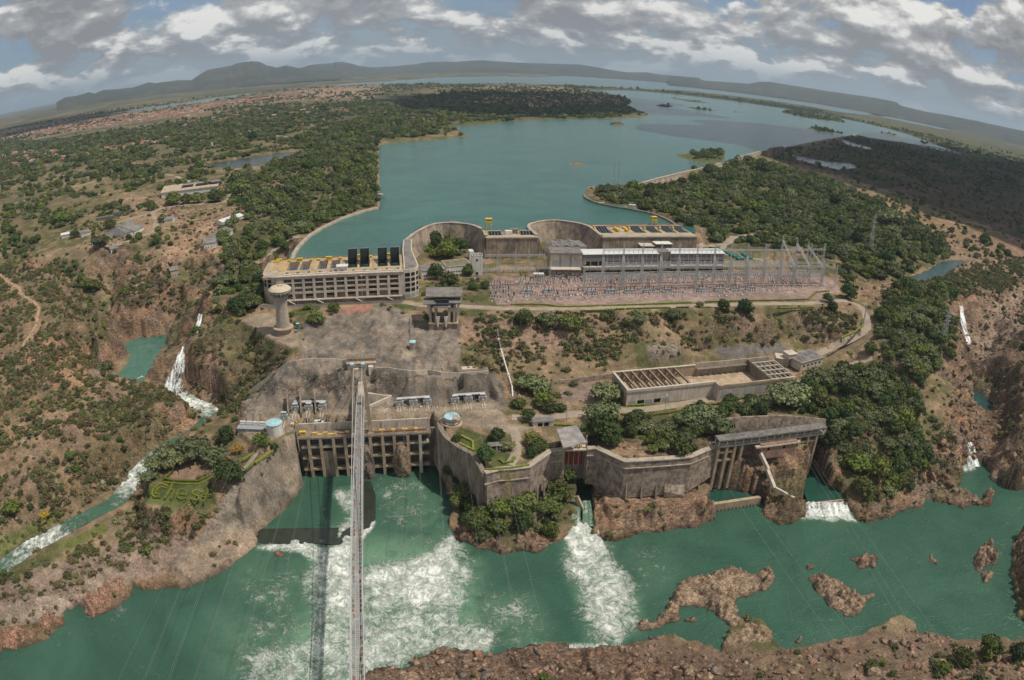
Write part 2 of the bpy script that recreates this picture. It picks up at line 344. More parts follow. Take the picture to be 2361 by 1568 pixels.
cp(-48,676,1000,650,1010,610,1050);cp(-52,575,1085,560,1115);cp(-66,650,1090,600,1140,540,1170);cp(-76,690,1120,660,1160,610,1190,560,1230)
cp(-20,640,690,700,692,800,690,930,688,970,670,1000,640,1100,640,1140,700,1300,700,1500,700,1700,690,1900,670,1600,640,1400,640,1200,600,1400,590,1650,585,1100,590,1030,600,1700,640,1800,640,960,640)
cp(-20,690,740,740,715,800,700,860,700,900,708,940,716,1060,722,1130,715,1300,712,1500,712,1700,710,1900,705,1950,700,1000,610,990,570,1060,560)
cp(-21,745,742,820,728,900,735,945,740);cp(-25,700,790,800,780,940,790,1050,790);cp(-29,660,838,720,832,800,842,850,848,930,858,1000,865,1060,862,1125,855)
cp(-29.6,690,852,800,858,940,870,1060,872,1110,870);cp(-38,600,880,1150,895);cp(-46,660,955,740,940,800,935,920,925,1000,930,1060,915,1130,920,1155,940,570,965,700,975,800,965,960,955,1080,945,1160,955)
cp(-40,640,905,740,902,830,905,940,900,1030,900,1120,897);cp(-34,645,880,740,880,830,880,940,880,1030,880,1120,876)
cp(-22,1130,740,1300,728,1500,728,1700,722,1850,718);cp(-34,1130,800,1300,790,1500,785,1700,770,1850,760);cp(-43,1170,870,1300,850,1420,838,1600,810,1750,800,1850,800)
cp(-47,1200,930,1290,900,1340,880,1420,870);cp(-46,1200,970,1300,950,1450,945,1560,938,1700,915,1800,895);cp(-46,1040,1000,1060,1030,1120,1065,1165,1085,1230,1070,1280,1020,1370,1000,1440,1065,1590,1065,1640,1040,1180,1010,1500,1000)
cp(-45,1800,840,1900,832);cp(-40,1950,805);cp(-30,1995,760);cp(-24,1995,725);cp(-20,1975,705,1960,690,1985,670);cp(-30,1920,760)
cp(-46,1850,870,1800,900,1700,930,1900,860,1990,850);cp(-45,1640,1015,1760,985,1890,965,1640,985,1750,955,1860,950)
cp(-43,1930,860,2000,840,2060,840);cp(-30,2050,790,2120,760);cp(-38,2100,830)
cp(-70,1060,1110,1100,1150,1180,1140,1250,1120,1300,1100);cp(-76,1070,1170,1120,1220,1200,1210,1280,1180);cp(-78.5,1060,1220,1160,1262,1250,1255,1300,1230)
cp(-70,1390,1120,1440,1130,1520,1128,1600,1110,1640,1090);cp(-70.5,1385,1160,1500,1150,1600,1145);cp(-76.5,1390,1205,1500,1190,1600,1175,1625,1185)
cp(-73,1640,1120,1600,1130)
cp(-50,1705,1040,1760,1035,1830,1030);cp(-60,1710,1085,1760,1080,1838,1080);cp(-68,1765,1120,1800,1130,1845,1130);cp(-77,1770,1180,1805,1200,1845,1180)
cp(-52,1900,1000,1950,960,1900,1040);cp(-64,1910,1080,1960,1060,2000,1020);cp(-72,1930,1120,1980,1130,2060,1110);cp(-77,1985,1185,2100,1150,2140,1130);cp(-45,1960,900,2040,880);cp(-55,2040,960,2080,930)
cp(-66,2080,1060,2120,1030);cp(-78,2180,1150,2250,1160);cp(-73,2150,1100,2190,1110)
cp(-26,2160,700,2190,740);cp(-34,2140,780,2190,790);cp(-50,2150,860,2200,860);cp(-60,2150,950,2200,950);cp(-68,2190,1030,2160,1020)
cp(-30,2215,700,2080,660,2050,650);cp(-38,2222,740);cp(-50,2236,790);cp(-57,2235,830,2260,820);cp(-66,2245,880,2285,950,2240,930);cp(-70,2240,990);cp(-78,2240,1075)
cp(-24,2240,690,2300,660,2361,650);cp(-34,2300,720);cp(-22,2361,760,2400,850,2361,830);cp(-52,2285,800);cp(-34,2330,830,2361,900);cp(-60,2290,890,2305,960);cp(-46,2335,920,2361,990);cp(-70,2300,1040);cp(-58,2335,1020,2361,1060);cp(-77,
 2310,1100,2361,1110);cp(-40,2450,800,2500,900);cp(-20,2500,650,2600,750);cp(-60,2500,1050);cp(-62,2420,1240,2460,1340);cp(-77,2352,1280,2350,1350,2361,1420)
cp(-28,2070,652,2120,640,2170,625,2220,605);cp(-22,2040,640,2100,610,2160,590,2240,580);cp(-21,2000,650,2040,600,2300,590,2361,600);cp(-14,2000,560,2100,540,2250,530,2361,540);cp(-16,1800,580,1900,590,1700,560)
cp(-10,1620,470,1750,480,1900,470,2100,450,2300,470,1600,430);cp(-8,1700,400,1900,390,2100,390,2361,420,1520,430);cp(-6,1900,345,2100,350,2361,380,1790,365);cp(-18,1620,560,1640,530)
cp(0,1380,440,1440,455,1500,475,1560,500);cp(-4,1450,440);cp(1.5,1360,440,1590,515)
cp(-78.5,870,1545,1000,1515,1160,1500,1300,1502,1500,1498,1660,1510);cp(-76,900,1600,1180,1540,1500,1530,1700,1520);cp(-74,1180,1580,1500,1570,1700,1560);cp(-72.5,1850,1530,1900,1515,1700,1600);cp(-70,2000,1500,2060,1470,2120,1490);cp(-66,
 2000,1560,2200,1540);cp(-70,2200,1500,2361,1495);cp(-60,2361,1560,2200,1600,2500,1540)
cp(-70,1200,1700,1500,1750,900,1750);cp(-62,1900,1750);cp(-50,2300,1800,2700,1700);cp(-78,1790,1512,1900,1498,2200,1483,2361,1480)
# heights
def ring():
 P=[]
 for az in range(-80,81,8):
  for d in(1250,2000,4000,9000,30000,90000):
   a=math.radians(az);P.append((d*math.sin(a),d*math.cos(a),3.0 if az<30 or d>3000 else-4.0))
 for az in(-80,-70,70,80):
  a=math.radians(az)
  for d in(300,600,900):P.append((d*math.sin(a),d*math.cos(a),-20 if az>0 else-30))
 for x,y,z in((-500,0,-80),(-300,-100,-80),(0,0,-70),(0,60,-72),(0,120,-74),(-100,120,-80),(-60,40,-80),(300,0,-50),(400,100,-50),(600,200,-40),(-600,200,-60),(0,-200,-60),(-150,60,-80),(150,100,-68)):
  P.append((x,y,z))
 return P
_pts=[tuple(G(a,b,c))for a,b,c in CP]+ring()
_v2=[Vector((p[0],p[1]))for p in _pts]
_r=geometry.delaunay_2d_cdt(_v2,[],[],0,1e-3)
TV=np.array([tuple(v)for v in _r[0]]);TF=[tuple(f)for f in _r[2]]
TZ=np.array([_pts[o[0]][2]if len(o)else 0. for o in _r[3]])
AZ=np.radians(np.linspace(-68,66,860))
_d=[60.]
while _d[-1]<1400:_d.append(_d[-1]*(1.0034 if _d[-1]>150 else 1.02))
while _d[-1]<42000:_d.append(_d[-1]*(1.011 if _d[-1]<9000 else 1.03))
DI=np.array(_d);NA,ND=len(AZ),len(DI)
GX=DI[:,None]*np.sin(AZ)[None];GY=DI[:,None]*np.cos(AZ)[None]
_wx=fbm(GX,GY,26,3,1);_wy=fbm(GX,GY,26,3,11)
def tin(X,Y):
 Z=np.full(X.shape,np.nan);A=np.arctan2(X,Y);D=np.log(np.hypot(X,Y));a0,a1=AZ[0],AZ[-1];LD=np.log(DI)
 for f in TF:
  a,b,c=(TV[i]for i in f[:3]);za,zb,zc=(TZ[i]for i in f[:3])
  t=[(a+(b-a)*s)for s in np.linspace(0,1,7)]+[(b+(c-b)*s)for s in np.linspace(0,1,7)]+[(c+(a-c)*s)for s in np.linspace(0,1,7)]
  t=np.array(t);az=np.arctan2(t[:,0],t[:,1]);dd=np.log(np.hypot(t[:,0],t[:,1]))
  i0=max(0,int((az.min()-a0)/(a1-a0)*(NA-1))-12);i1=min(NA,int((az.max()-a0)/(a1-a0)*(NA-1))+13)
  j0=max(0,np.searchsorted(LD,dd.min())-10);j1=min(ND,np.searchsorted(LD,dd.max())+10)
  if i1<=i0 or j1<=j0:continue
  x=X[j0:j1,i0:i1];y=Y[j0:j1,i0:i1]
  det=(b[1]-c[1])*(a[0]-c[0])+(c[0]-b[0])*(a[1]-c[1])
  if abs(det)<1e-9:continue
  u=((b[1]-c[1])*(x-c[0])+(c[0]-b[0])*(y-c[1]))/det;v=((c[1]-a[1])*(x-c[0])+(a[0]-c[0])*(y-c[1]))/det;q=1-u-v
  m=(u>=-1e-6)&(v>=-1e-6)&(q>=-1e-6)
  s=Z[j0:j1,i0:i1];s[m]=(u*za+v*zb+q*zc)[m]
 return np.where(np.isnan(Z),0,Z)
FLATS={'yard':([(1000,602),(1110,600),(1200,600),(1420,590),(1660,585),(1720,590),(1800,596),(1870,610),(1925,640),(1945,668),(1935,690),(1880,706),(1700,712),(1400,716),(1140,716),(1080,722),(1060,738),(985,742),(960,716),(850,698),
 (770,700),(700,712),(620,716),(600,700),(620,640),(660,600),(760,620),(930,610)],-20.2,2),'tower_yard':([(556,738),(600,716),(640,722),(692,760),(690,796),(672,800),(636,786)],-22.2,2),'terrace':([(545,985),(556,968),(630,965),(632,
 942),(760,940),(830,936),(900,930),(1010,926),(1130,916),(1163,940),(1180,965),(1240,960),(1400,944),(1560,938),(1700,915),(1800,896),(1830,905),(1720,935),(1600,955),(1460,966),(1330,975),(1340,995),(1372,1003),(1440,1070),(1590,
 1066),(1640,1048),(1640,1062),(1600,1082),(1440,1088),(1370,1018),(1290,1014),(1262,1068),(1190,1090),(1165,1092),(1095,1050),(1030,1000),(1012,985),(1008,974),(850,980),(690,990),(678,1002),(600,1035)],-46.2,2),'deck_pit':([(686,
 992),(1008,976),(1012,990),(1005,1060),(1000,1085),(700,1100),(690,1060)],-84.,.5),'terrace2':([(1180,975),(1330,972),(1460,966),(1640,958),(1700,972),(1655,1012),(1645,1062),(1592,1070),(1440,1076),(1370,1008),(1290,1006),(1262,
 1064),(1195,1087),(1165,1085),(1100,1048),(1040,1000)],-46.2,2),'hall3':([(1405,850),(1800,818),(1850,830),(1820,905),(1445,945)],-46.3,2),}
def zone_raw(P,px,py):return smooth(-3,6,sdist(px,py,P,16))
def build_heights():
 wm=np.ones_like(GX)
 for k in('yard','terrace','tower_yard'):
  P,z,f=FLATS[k];Q=[tuple(G(a,b,z)[:2])for a,b in P]
  wm=np.minimum(wm,1-smooth(-12,-1,sdist(GX,GY,Q,26)))
 near=np.clip(np.hypot(GX,GY)/1500,0,1)
 Z=tin(GX+_wx*9*wm,GY+_wy*9*wm)
 px,py=proj(GX,GY,Z)
 gz=np.gradient(Z,axis=0)/np.gradient(np.hypot(GX,GY),axis=0);ga=np.gradient(Z,axis=1)/(np.gradient(np.broadcast_to(AZ,Z.shape),axis=1)*DI[:,None])
 slope=np.hypot(gz,ga)
 dist=np.hypot(GX,GY)
 rocky=smooth(.35,.8,slope)*(1-smooth(900,1400,dist))
 right_gorge=sdist(px,py,[(2200,690),(2361,640),(2500,600),(2500,1140),(2240,1180),(1990,1210),(1960,1180),(2110,1080),(2190,1000),(2215,850)],60);rocky=np.maximum(rocky,smooth(-30,10,right_gorge))
 nearbank=smooth(238,215,dist)*smooth(-75,-55,GX);rocky=np.maximum(rocky,nearbank)
 lefthill=sdist(px,py,[(0,620),(210,700),(260,880),(480,890),(490,960),(300,1150),(0,1310),(-300,1300),(-300,650)],40);rocky=np.maximum(rocky,.38*smooth(-10,20,lefthill))
 ps=sdist(px,py,[(0,1340),(330,1230),(640,1180),(560,1300),(0,1520),(-200,1500)],40);rocky=np.maximum(rocky,.45*smooth(-10,20,ps))
 zr=np.maximum(zone_raw([(1366,1120),(1640,1108),(1645,1215),(1380,1255)],px,py),np.maximum(zone_raw([(1700,1050),(1850,1045),(1860,1210),(1765,1215)],px,py),zone_raw([(1050,1215),(1200,1240),(1300,1225),(1300,1280),(1060,1280)],px,
 py)))
 rocky=np.maximum(rocky*wm,zr);rocky=rocky*(1-.8*zone_raw([(672,1000),(700,1120),(585,1250),(440,1345),(390,1300),(500,1180),(600,1060)],px,py))
 boost=1+.0*smooth(-30,10,right_gorge)*(GX>200)
 c1,e1,h1=cells(GX+GY*.35,GY*1.5+Z*1.2,11,3);c2,e2,h2=cells(GX*1.1,GY*1.4+Z*1.3,4.2,7)
 rid=1-2*np.abs(fbm(GX,GY+Z,17,4,21))
 n=(h1-.5)*3.4-smooth(.16,0,e1)*1.6+(h2-.5)*1.5-smooth(.14,0,e2)*.7+(rid-.7)*3.2+fbm(GX,GY,3.2,3,31)*1.0
 Z=Z+rocky*n*boost
 Z=Z+fbm(GX,GY,60,4,41)*1.6*wm*(1-rocky)*np.clip(near*2.2,.3,1)+fbm(GX,GY,6,3,43)*.5*wm*(1-smooth(900,1500,dist))
 Z=Z+smooth(2500,9000,dist)*(fbm(GX,GY,2600,4,51)*26+6)
 cm=zone_raw([(700,745),(745,742),(790,716),(900,712),(945,742),(1060,745),(1062,860),(1132,850),(1160,890),(1160,930),(1010,925),(900,925),(640,935),(575,955),(592,895),(660,838),(700,828)],px,py)
 Z=Z+cm*(fbm(GX,GY,13,4,67)*2.6-np.abs(fbm(GX+40,GY*.35,15,3,68))*5.5+fbm(GX,GY,4,3,69)*1.5+1.)
 for k,(P,z,f)in FLATS.items():
  Q=[tuple(G(a,b,z if k!='deck_pit' else-50)[:2])for a,b in P]
  s=sdist(GX,GY,Q,12);t=smooth(-f,0,s);Z=Z*(1-t)+z*t
 for P,zb in(([(1020,978),(1022,1010),(1034,1030),(1064,1048),(1094,1056),(1110,1080),(1120,1100)],-71),([(1120,1100),(1156,1091),(1183,1090),(1220,1078),(1245,1064),(1270,1046),(1300,1040),(1352,1040),(1376,1035),(1410,1052),(1443,
 1067),(1545,1061),(1592,1057),(1623,1044),(1650,1034)],-70.5)):
  Q=[tuple(G(a,b,-46)[:2])for a,b in P];B=[(x,y-24 if zb>-71 else y-5)for x,y in Q][::-1]
  if zb==-71:B=[(x-9,y-6)for x,y in Q][::-1]
  s=sdist(GX,GY,Q+B,8);t=smooth(-1.7,-.5,s);Z=Z*(1-t)+np.minimum(Z,zb+fbm(GX,GY,6,3,66))*t
 for k,(P,z)in WATERS.items():
  Q=[tuple(G(a,b,z)[:2])for a,b in P];far=k in('far','ch','ch2','reservoir','sh','sh2','lagoon')
  reach=30 if not far else 22
  wob=fbm(GX,GY,9,4,61)*(3.2 if k in('river','pool','rpool')else 1.2)
  if k=='river':
   wob=wob*wm*smooth(-40,-10,np.minimum(GY-372,0))if False else wob*wm
  s=sdist(GX,GY,Q,reach);s=np.where(s<=-reach+.01,s,s+wob*smooth(-reach,-reach*.5,s))
  if k in('far','ch','ch2'):ins=s>0;Z=np.where(ins,z-4,np.where(s>-reach+3,np.maximum(Z,z+1.5),Z));continue
  if k=='reservoir':
   Z=np.where(s>0,z-np.minimum(3,s*.8+.5),Z)
   Z=np.where((s<=0)&(s>-18)&(Z>-3),np.maximum(Z,np.minimum(z-s*.25+.15,1.2)),Z);continue
  bank=-s
  steep={'river':1.3,'pool':1.0,'gpool':1.5}.get(k,.5)
  Z=np.where(s>0,np.minimum(Z,z-np.minimum(4,s*.9+.2)),np.where(bank<reach-.5,np.maximum(Z,z+np.minimum(bank*steep*.35+.1,1.6)),Z))
 for i in range(len(STREAM)-1):
  a,b=STREAM[i],STREAM[i+1];A=G(*a[:3]);B=G(*b[:3]);e=B-A;L2=e[0]**2+e[1]**2
  m=(np.abs(GX-(A[0]+B[0])/2)<60)&(np.abs(GY-(A[1]+B[1])/2)<60)
  x=GX[m];y=GY[m];t=np.clip(((x-A[0])*e[0]+(y-A[1])*e[1])/L2,0,1)
  d=np.hypot(x-A[0]-t*e[0],y-A[1]-t*e[1]);wd=(a[3]+(b[3]-a[3])*t)*.5;zz=A[2]+(B[2]-A[2])*t
  z=Z[m];Z[m]=np.where(d<wd+10,np.minimum(z,zz-1.1+np.maximum(d-wd,0)*.75),z)
 for I in ISLANDS:
  Q=[tuple(G(a,b,0)[:2])for a,b in I];s=sdist(GX,GY,Q,25);Z=np.where(s>-6,np.maximum(Z,np.minimum(1.0,.2+s*.12)),Z)
 return Z,rocky,wm,slope
GZ,ROCKY,WILD,SLOPE=build_heights()
_LD=np.log(DI)
def hz(x,y):
 """ground height"""
 x=np.asarray(x,float);y=np.asarray(y,float)
 u=(np.arctan2(x,y)-AZ[0])/(AZ[-1]-AZ[0])*(NA-1);d=np.hypot(x,y);v=np.interp(np.log(np.maximum(d,1)),_LD,np.arange(ND))
 u=np.clip(u,0,NA-1.001);v=np.clip(v,0,ND-1.001);i=u.astype(int);j=v.astype(int);fu=u-i;fv=v-j
 return(GZ[j,i]*(1-fu)+GZ[j,i+1]*fu)*(1-fv)+(GZ[j+1,i]*(1-fu)+GZ[j+1,i+1]*fu)*fv
def hit(px,py):
 """first ground point on the sight line"""
 d=rays(px,py);h=np.hypot(d[0],d[1]);t=np.exp(np.linspace(math.log(90),math.log(30000),1500))/h
 x=d[0]*t;y=d[1]*t;z=CAM_H+d[2]*t;g=hz(x,y);k=np.argmax(z<g)
 a,b=t[k-1],t[k]
 for _ in range(12):
  c=(a+b)/2
  if CAM_H+d[2]*c<float(hz(d[0]*c,d[1]*c)):b=c
  else:a=c
 return np.array([d[0]*b,d[1]*b,float(hz(d[0]*b,d[1]*b))])
PX,PY=proj(GX,GY,GZ)
# GROUND COLOURS (what each patch is made of, some with shade painted in)
def zone(poly,soft=4.,X=None,Y=None,wob=0.):
 X=PX if X is None else X;Y=PY if Y is None else Y
 s=sdist(X,Y,poly,max(8,soft*2+wob*3))
 if wob:s=s+fbm(GX,GY,14,4,77)*wob
 return smooth(-soft,soft,s)
DIST=np.hypot(GX,GY)
FOREST={'left shore':([(655,570),(700,540),(760,512),(830,488),(866,474),(866,335),(880,322),(1000,312),(1010,296),(900,288),(760,300),(660,330),(700,352),(640,380),(560,400),(520,430),(535,500),(500,540),(520,590),(600,640),(640,
 600)],1.0,1.15),'left plateau':([(0,330),(150,320),(300,300),(500,280),(660,270),(720,330),(680,348),(600,356),(450,376),(520,400),(480,440),(420,450),(330,440),(250,430),(120,400),(0,440)],.5,1.0),'left mid':([(0,440),(120,425),
 (260,460),(350,470),(380,480),(300,500),(200,500),(130,540),(60,580),(0,600)],.7,.95),'island':([(860,330),(900,245),(960,225),(1060,212),(1200,205),(1330,210),(1440,225),(1470,258),(1400,272),(1240,274),(1100,280),(1040,284),(1000,
 300),(900,288)],.6,1.0),'far left':([(300,300),(560,255),(860,230),(900,245),(860,290),(760,300),(500,300),(300,330)],.7,.9),'right wood':([(1372,452),(1400,432),(1450,436),(1520,432),(1600,410),(1680,378),(1720,366),(1800,385),(1900,
 412),(2000,455),(2100,520),(2170,560),(2190,600),(2130,620),(2060,640),(2010,650),(1980,640),(1960,600),(1890,590),(1840,560),(1790,585),(1700,580),(1620,545),(1570,515),(1500,484),(1430,470)],1.05,1.15),'right scatter':([(1800,380),
 (2361,560),(2361,620),(2180,600),(2160,555),(2000,450),(1880,405)],.22,.75),'dark heath':([(1850,350),(1990,318),(2240,365),(2361,380),(2361,560),(2100,470),(1900,400),(1780,370)],.16,.6),'ravine':([(130,590),(170,600),(215,650),
 (240,700),(256,780),(270,840),(250,880),(215,860),(214,780),(205,720),(170,670)],1.1,.7),'knoll trees':([(330,1060),(380,1020),(440,1005),(500,1020),(545,1045),(560,1080),(550,1110),(500,1110),(470,1060),(400,1070),(340,1090)],0,
 1),'right cliff wood':([(1680,935),(1760,900),(1850,880),(1960,840),(2050,830),(2130,760),(2160,800),(2130,900),(2120,980),(2140,1060),(2100,1130),(1970,1170),(1920,1100),(1900,1030),(1910,980),(1830,955),(1720,960)],1.9,.95),'right road wood':([(2030,
 690),(2090,650),(2200,680),(2210,740),(2190,830),(2130,880),(2050,830),(2020,780)],1.8,1.0),'wall foot':([(1000,985),(1020,1050),(1060,1110),(1100,1140),(1180,1140),(1260,1090),(1290,1070),(1345,1085),(1330,1130),(1300,1160),(1285,
 1230),(1200,1240),(1110,1250),(1060,1200),(1040,1110),(1005,1060)],2.4,.85),'tower hill':([(520,600),(600,620),(640,680),(610,700),(560,730),(500,720),(440,780),(430,800),(490,690),(510,640)],2.,.8),'dam bowl':([(975,545),(1000,530),
 (1060,530),(1085,545),(1090,580),(1060,600),(990,598),(975,575)],1.6,1.0),'islets':([(1592,352),(1640,346),(1672,356),(1664,372),(1610,368)],.8,1.1),'islets2':([(1312,378),(1350,378),(1345,383),(1320,383),(1408,287),(1425,280),(1442,
 288)],.5,.6),'near islands':([(1810,258),(1880,264),(1945,276),(1950,283),(1860,272)],.5,1.),'isle b':([(1870,294),(1915,298),(1945,307),(1890,304)],.6,1.),'causeway':([(1300,198),(1420,205),(1560,213),(1760,235),(1900,256),(1880,
 264),(1740,245),(1560,223),(1340,207)],.9,1.3),'gorge heath':([(2100,640),(2200,640),(2361,600),(2361,650),(2290,690),(2210,700),(2150,690)],.7,.7),'walk trees':([(1180,880),(1270,870),(1300,900),(1280,960),(1210,940)],.6,1.),'lower walk':([(1340,
 985),(1480,960),(1690,940),(1700,970),(1620,1000),(1600,1050),(1500,1045),(1480,1010),(1400,1020),(1340,1010)],1.3,.9),}
SCRUB={'left hill':([(0,600),(130,600),(215,690),(220,840),(300,880),(430,900),(470,960),(300,1040),(280,1130),(100,1220),(0,1290),(-200,1300),(-200,620)],7.5),'slide':([(240,560),(420,620),(500,600),(520,660),(480,700),(420,720),
 (260,700),(220,640)],6.),'gully side':([(440,790),(480,710),(560,740),(640,800),(680,820),(600,880),(556,930),(545,980),(500,960),(450,900)],8.),'road slope':([(1070,725),(1300,718),(1500,720),(1900,712),(1970,730),(1990,760),(1900,
 800),(1800,800),(1650,800),(1640,820),(1420,850),(1290,880),(1180,880),(1120,850),(1070,850)],7.5),'garden edge':([(250,1230),(330,1150),(480,1185),(500,1200),(460,1240),(340,1290),(180,1350),(0,1400),(-100,1420),(-100,1360),(60,
 1310)],6.),'promontory':([(1700,1030),(1850,1030),(1850,1180),(1770,1190),(1730,1090)],3.),'right bank':([(1900,1000),(2100,900),(2200,1000),(2180,1130),(1990,1200)],7.),'gorge right':([(2240,600),(2500,600),(2500,1100),(2300,1090),
 (2290,900),(2280,760)],2.2),'gorge top':([(2080,660),(2200,620),(2361,590),(2361,650),(2200,690),(2150,740)],7.),'near bank':([(850,1555),(1400,1510),(1780,1510),(2361,1490),(2600,1560),(2300,1800),(850,1800)],.8),'near right':([(2100,
 1520),(2361,1480),(2600,1540),(2400,1700),(2100,1600)],3.2),}
_ff=fbm(GX,GY,34,4,91);_f2=fbm(GX,GY,9,4,92);_f3=fbm(GX,GY,180,4,93)
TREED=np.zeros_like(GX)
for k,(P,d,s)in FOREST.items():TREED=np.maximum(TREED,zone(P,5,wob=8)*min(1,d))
def paint():
 C=np.empty(GX.shape+(3,));
 def put(m,c):C[...]=C*(1-m[...,None])+np.array(c)*m[...,None]
 C[...]=(.205,.155,.092)
 put(smooth(-.25,.25,_ff),(.120,.112,.050));put(smooth(.0,.4,_f2)*.55,(.30,.195,.125))
 far=smooth(1200,3000,DIST)
 fp=fbm(GX,GY,420,5,95);fq=fbm(GX,GY,1500,4,96)
 put(far,(.085,.085,.042));put(far*smooth(.05,.4,fp),(.155,.125,.070));put(far*smooth(.1,.5,fq)*.6,(.055,.066,.032));put(far*smooth(.35,.55,fbm(GX,GY,260,4,97))*.7,(.24,.17,.11))
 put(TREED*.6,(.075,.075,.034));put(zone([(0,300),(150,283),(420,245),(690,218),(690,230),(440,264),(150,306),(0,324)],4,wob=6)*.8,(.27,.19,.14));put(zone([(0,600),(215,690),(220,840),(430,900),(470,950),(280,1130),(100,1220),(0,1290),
 (-200,1300),(-200,620)],10)*smooth(-.25,.3,_ff)*.6,(.125,.11,.048))
 for P,d in SCRUB.values():
  if d>3.5:put(zone(P,8,wob=12)*smooth(-.3,.25,_ff+_f2*.5)*.55,(.108,.112,.046))
 rk=ROCKY;h=cells(GX+GY*.35,GY*1.5,13,3)[2];h4=fbm(GX*.6+GY,GZ*4+GX*.3,22,4,98)
 put(rk,(.275,.175,.112));put(rk*smooth(.45,.75,h),(.225,.165,.120));put(rk*smooth(.0,.4,h4),(.165,.118,.080));put(rk*smooth(.2,.6,-h4)*.6,(.36,.20,.115))
 put(rk*smooth(-.05,.35,_ff)*.7,(.115,.105,.050))
 for P,c,a in(([(0,640),(30,640),(80,700),(95,750),(85,800),(60,790),(85,740),(60,690),(0,660)],(.36,.24,.15),.75),([(60,790),(110,770),(200,800),(215,840),(190,900),(110,900),(60,860)],(.34,.20,.12),.7),([(230,470),(300,450),(400,
 470),(440,510),(520,480),(540,430),(640,400),(700,380),(760,390),(640,430),(560,470),(510,520),(440,560),(420,600),(350,660),(290,740),(250,720),(300,660),(370,600),(380,560),(300,520)],(.32,.21,.14),.6),([(380,590),(480,590),(520,
 560),(500,510),(440,540),(390,570)],(.38,.245,.155),.6),([(640,215),(760,200),(860,196),(900,206),(840,226),(700,232),(650,226)],(.32,.21,.15),.8),([(1120,200),(1250,198),(1420,203),(1400,212),(1200,213)],(.34,.24,.17),.7),([(240,
 870),(300,780),(260,780),(230,830)],(.17,.105,.075),.6),([(0,1340),(150,1290),(330,1230),(460,1245),(640,1180),(560,1300),(300,1345),(130,1410),(0,1440),(-100,1450)],(.27,.20,.155),.8),([(1130,730),(1300,740),(1310,800),(1250,830),
 (1160,830),(1100,780),(1070,770),(1070,850),(1065,730)],(.30,.20,.145),.7),([(1480,790),(1560,785),(1580,830),(1500,840)],(.26,.21,.18),.7),([(1880,400),(2361,560),(2361,600),(2160,560),(2000,440)],(.30,.18,.115),.5),([(2150,560),
 (2361,540),(2361,640),(2200,620)],(.27,.17,.12),.5),([(1940,650),(2080,660),(2200,700),(2160,730),(2000,700)],(.27,.165,.105),.6),([(2200,760),(2361,650),(2361,850),(2280,860)],(.34,.24,.165),.6),([(1740,372),(1860,385),(1900,400),
 (2060,420),(2000,430),(1850,410),(1720,395)],(.32,.20,.13),.7),([(1370,1130),(1640,1130),(1640,1200),(1380,1240)],(.235,.155,.105),.5),([(840,1545),(1010,1495),(1230,1488),(1500,1470),(1790,1500),(2100,1440),(2361,1470),(2600,1560),
 (2300,1850),(840,1850)],(.165,.110,.078),.7),([(1060,500),(1100,500)]*2,(.3,.2,.1),0)):
  if a:put(zone(P,5,wob=10)*a,c)
 put(zone([(1800,372),(1990,316),(2240,365),(2361,385),(2361,555),(2100,455),(1900,395)],4,wob=4)*.9,(.105,.070,.050))  # brown heath with the overhead cloud's shade painted into its tone
 put(zone([(1800,372),(1990,316),(2240,365),(2361,385),(2361,555),(2100,455),(1900,395)],4,wob=4)*smooth(-.1,.2,_ff)*.8,(.050,.050,.028))
 put(zone([(1700,180),(2361,300),(2361,385),(2240,362),(2100,310),(1900,255),(1700,215)],3)*.6,(.085,.092,.040));put(zone([(1280,197),(1400,203),(1560,212),(1760,234),(1920,258),(1990,262),(1900,268),(1740,246),(1560,224),(1340,207)],
 2)*.9,(.055,.062,.026))
 put(zone([(2290,790),(2361,735),(2600,760),(2600,1130),(2345,1100),(2300,1000),(2270,900)],12,wob=14)*.75,(.120,.082,.056));put(zone([(2225,820),(2300,700),(2361,660),(2400,660),(2361,760),(2290,830),(2250,880)],6,wob=8)*.7,(.37,  # right gorge slope: brown rock painted darker, its unlit faces put into the tone
 .275,.20))
 for P in([(870,330),(960,322),(1080,311),(1046,296),(1020,288),(1100,278),(1180,275),(1100,288),(1050,292),(1090,314),(960,330),(880,334)],[(1430,268),(1494,262),(1450,256),(1400,272),(1240,277),(1240,273)],*ISLANDS[:1],*ISLANDS[4:7]):
  put(zone(P,3)*.9,(.080,.095,.032))
 put(zone([(230,1150),(330,1120)]*2,3)*0,(0,0,0))
 for P in([(380,1115),(400,1075),(430,1060),(500,1080),(480,1110)],):put(zone(P,2),(.24,.16,.11))
 for P in([(340,1120),(380,1112),(495,1112),(500,1165),(470,1178),(330,1160)],[(590,1005),(640,1000),(640,985),(600,985)],[(1045,1010),(1120,1060),(1160,1080),(1180,1050),(1110,1000),(1060,985)],[(900,700),(960,702),(960,716),(910,
 712)],[(1060,715),(1130,715),(1110,730),(1060,730)],[(1075,690),(1110,680),(1128,690),(1100,700)],[(660,720),(740,700),(740,715),(690,730)],[(1440,355),(1600,352)]*2):
  put(zone(P,2)*.95,(.085,.100,.034))
 put(zone([(-40,1260),(30,1225),(110,1195),(150,1180),(165,1165),(140,1200),(90,1230),(20,1275),(-40,1310)],4,wob=6)*.7,(.10,.14,.03));put(zone([(130,1255),(180,1235),(240,1205),(250,1220),(160,1270)],3,wob=4)*.8,(.11,.14,.03))
 for z0,m in((RIVER_Z,DIST<700),):
  e=smooth(2.2,.2,GZ-z0)*m*WILD;put(e*.75,(.060,.042,.030))
 for P in([(280,700),(370,640),(400,640),(300,730)],[(2225,740),(2250,860),(2230,860),(2215,760)]):put(zone(P,6,wob=10)*.6,(.075,.060,.050))
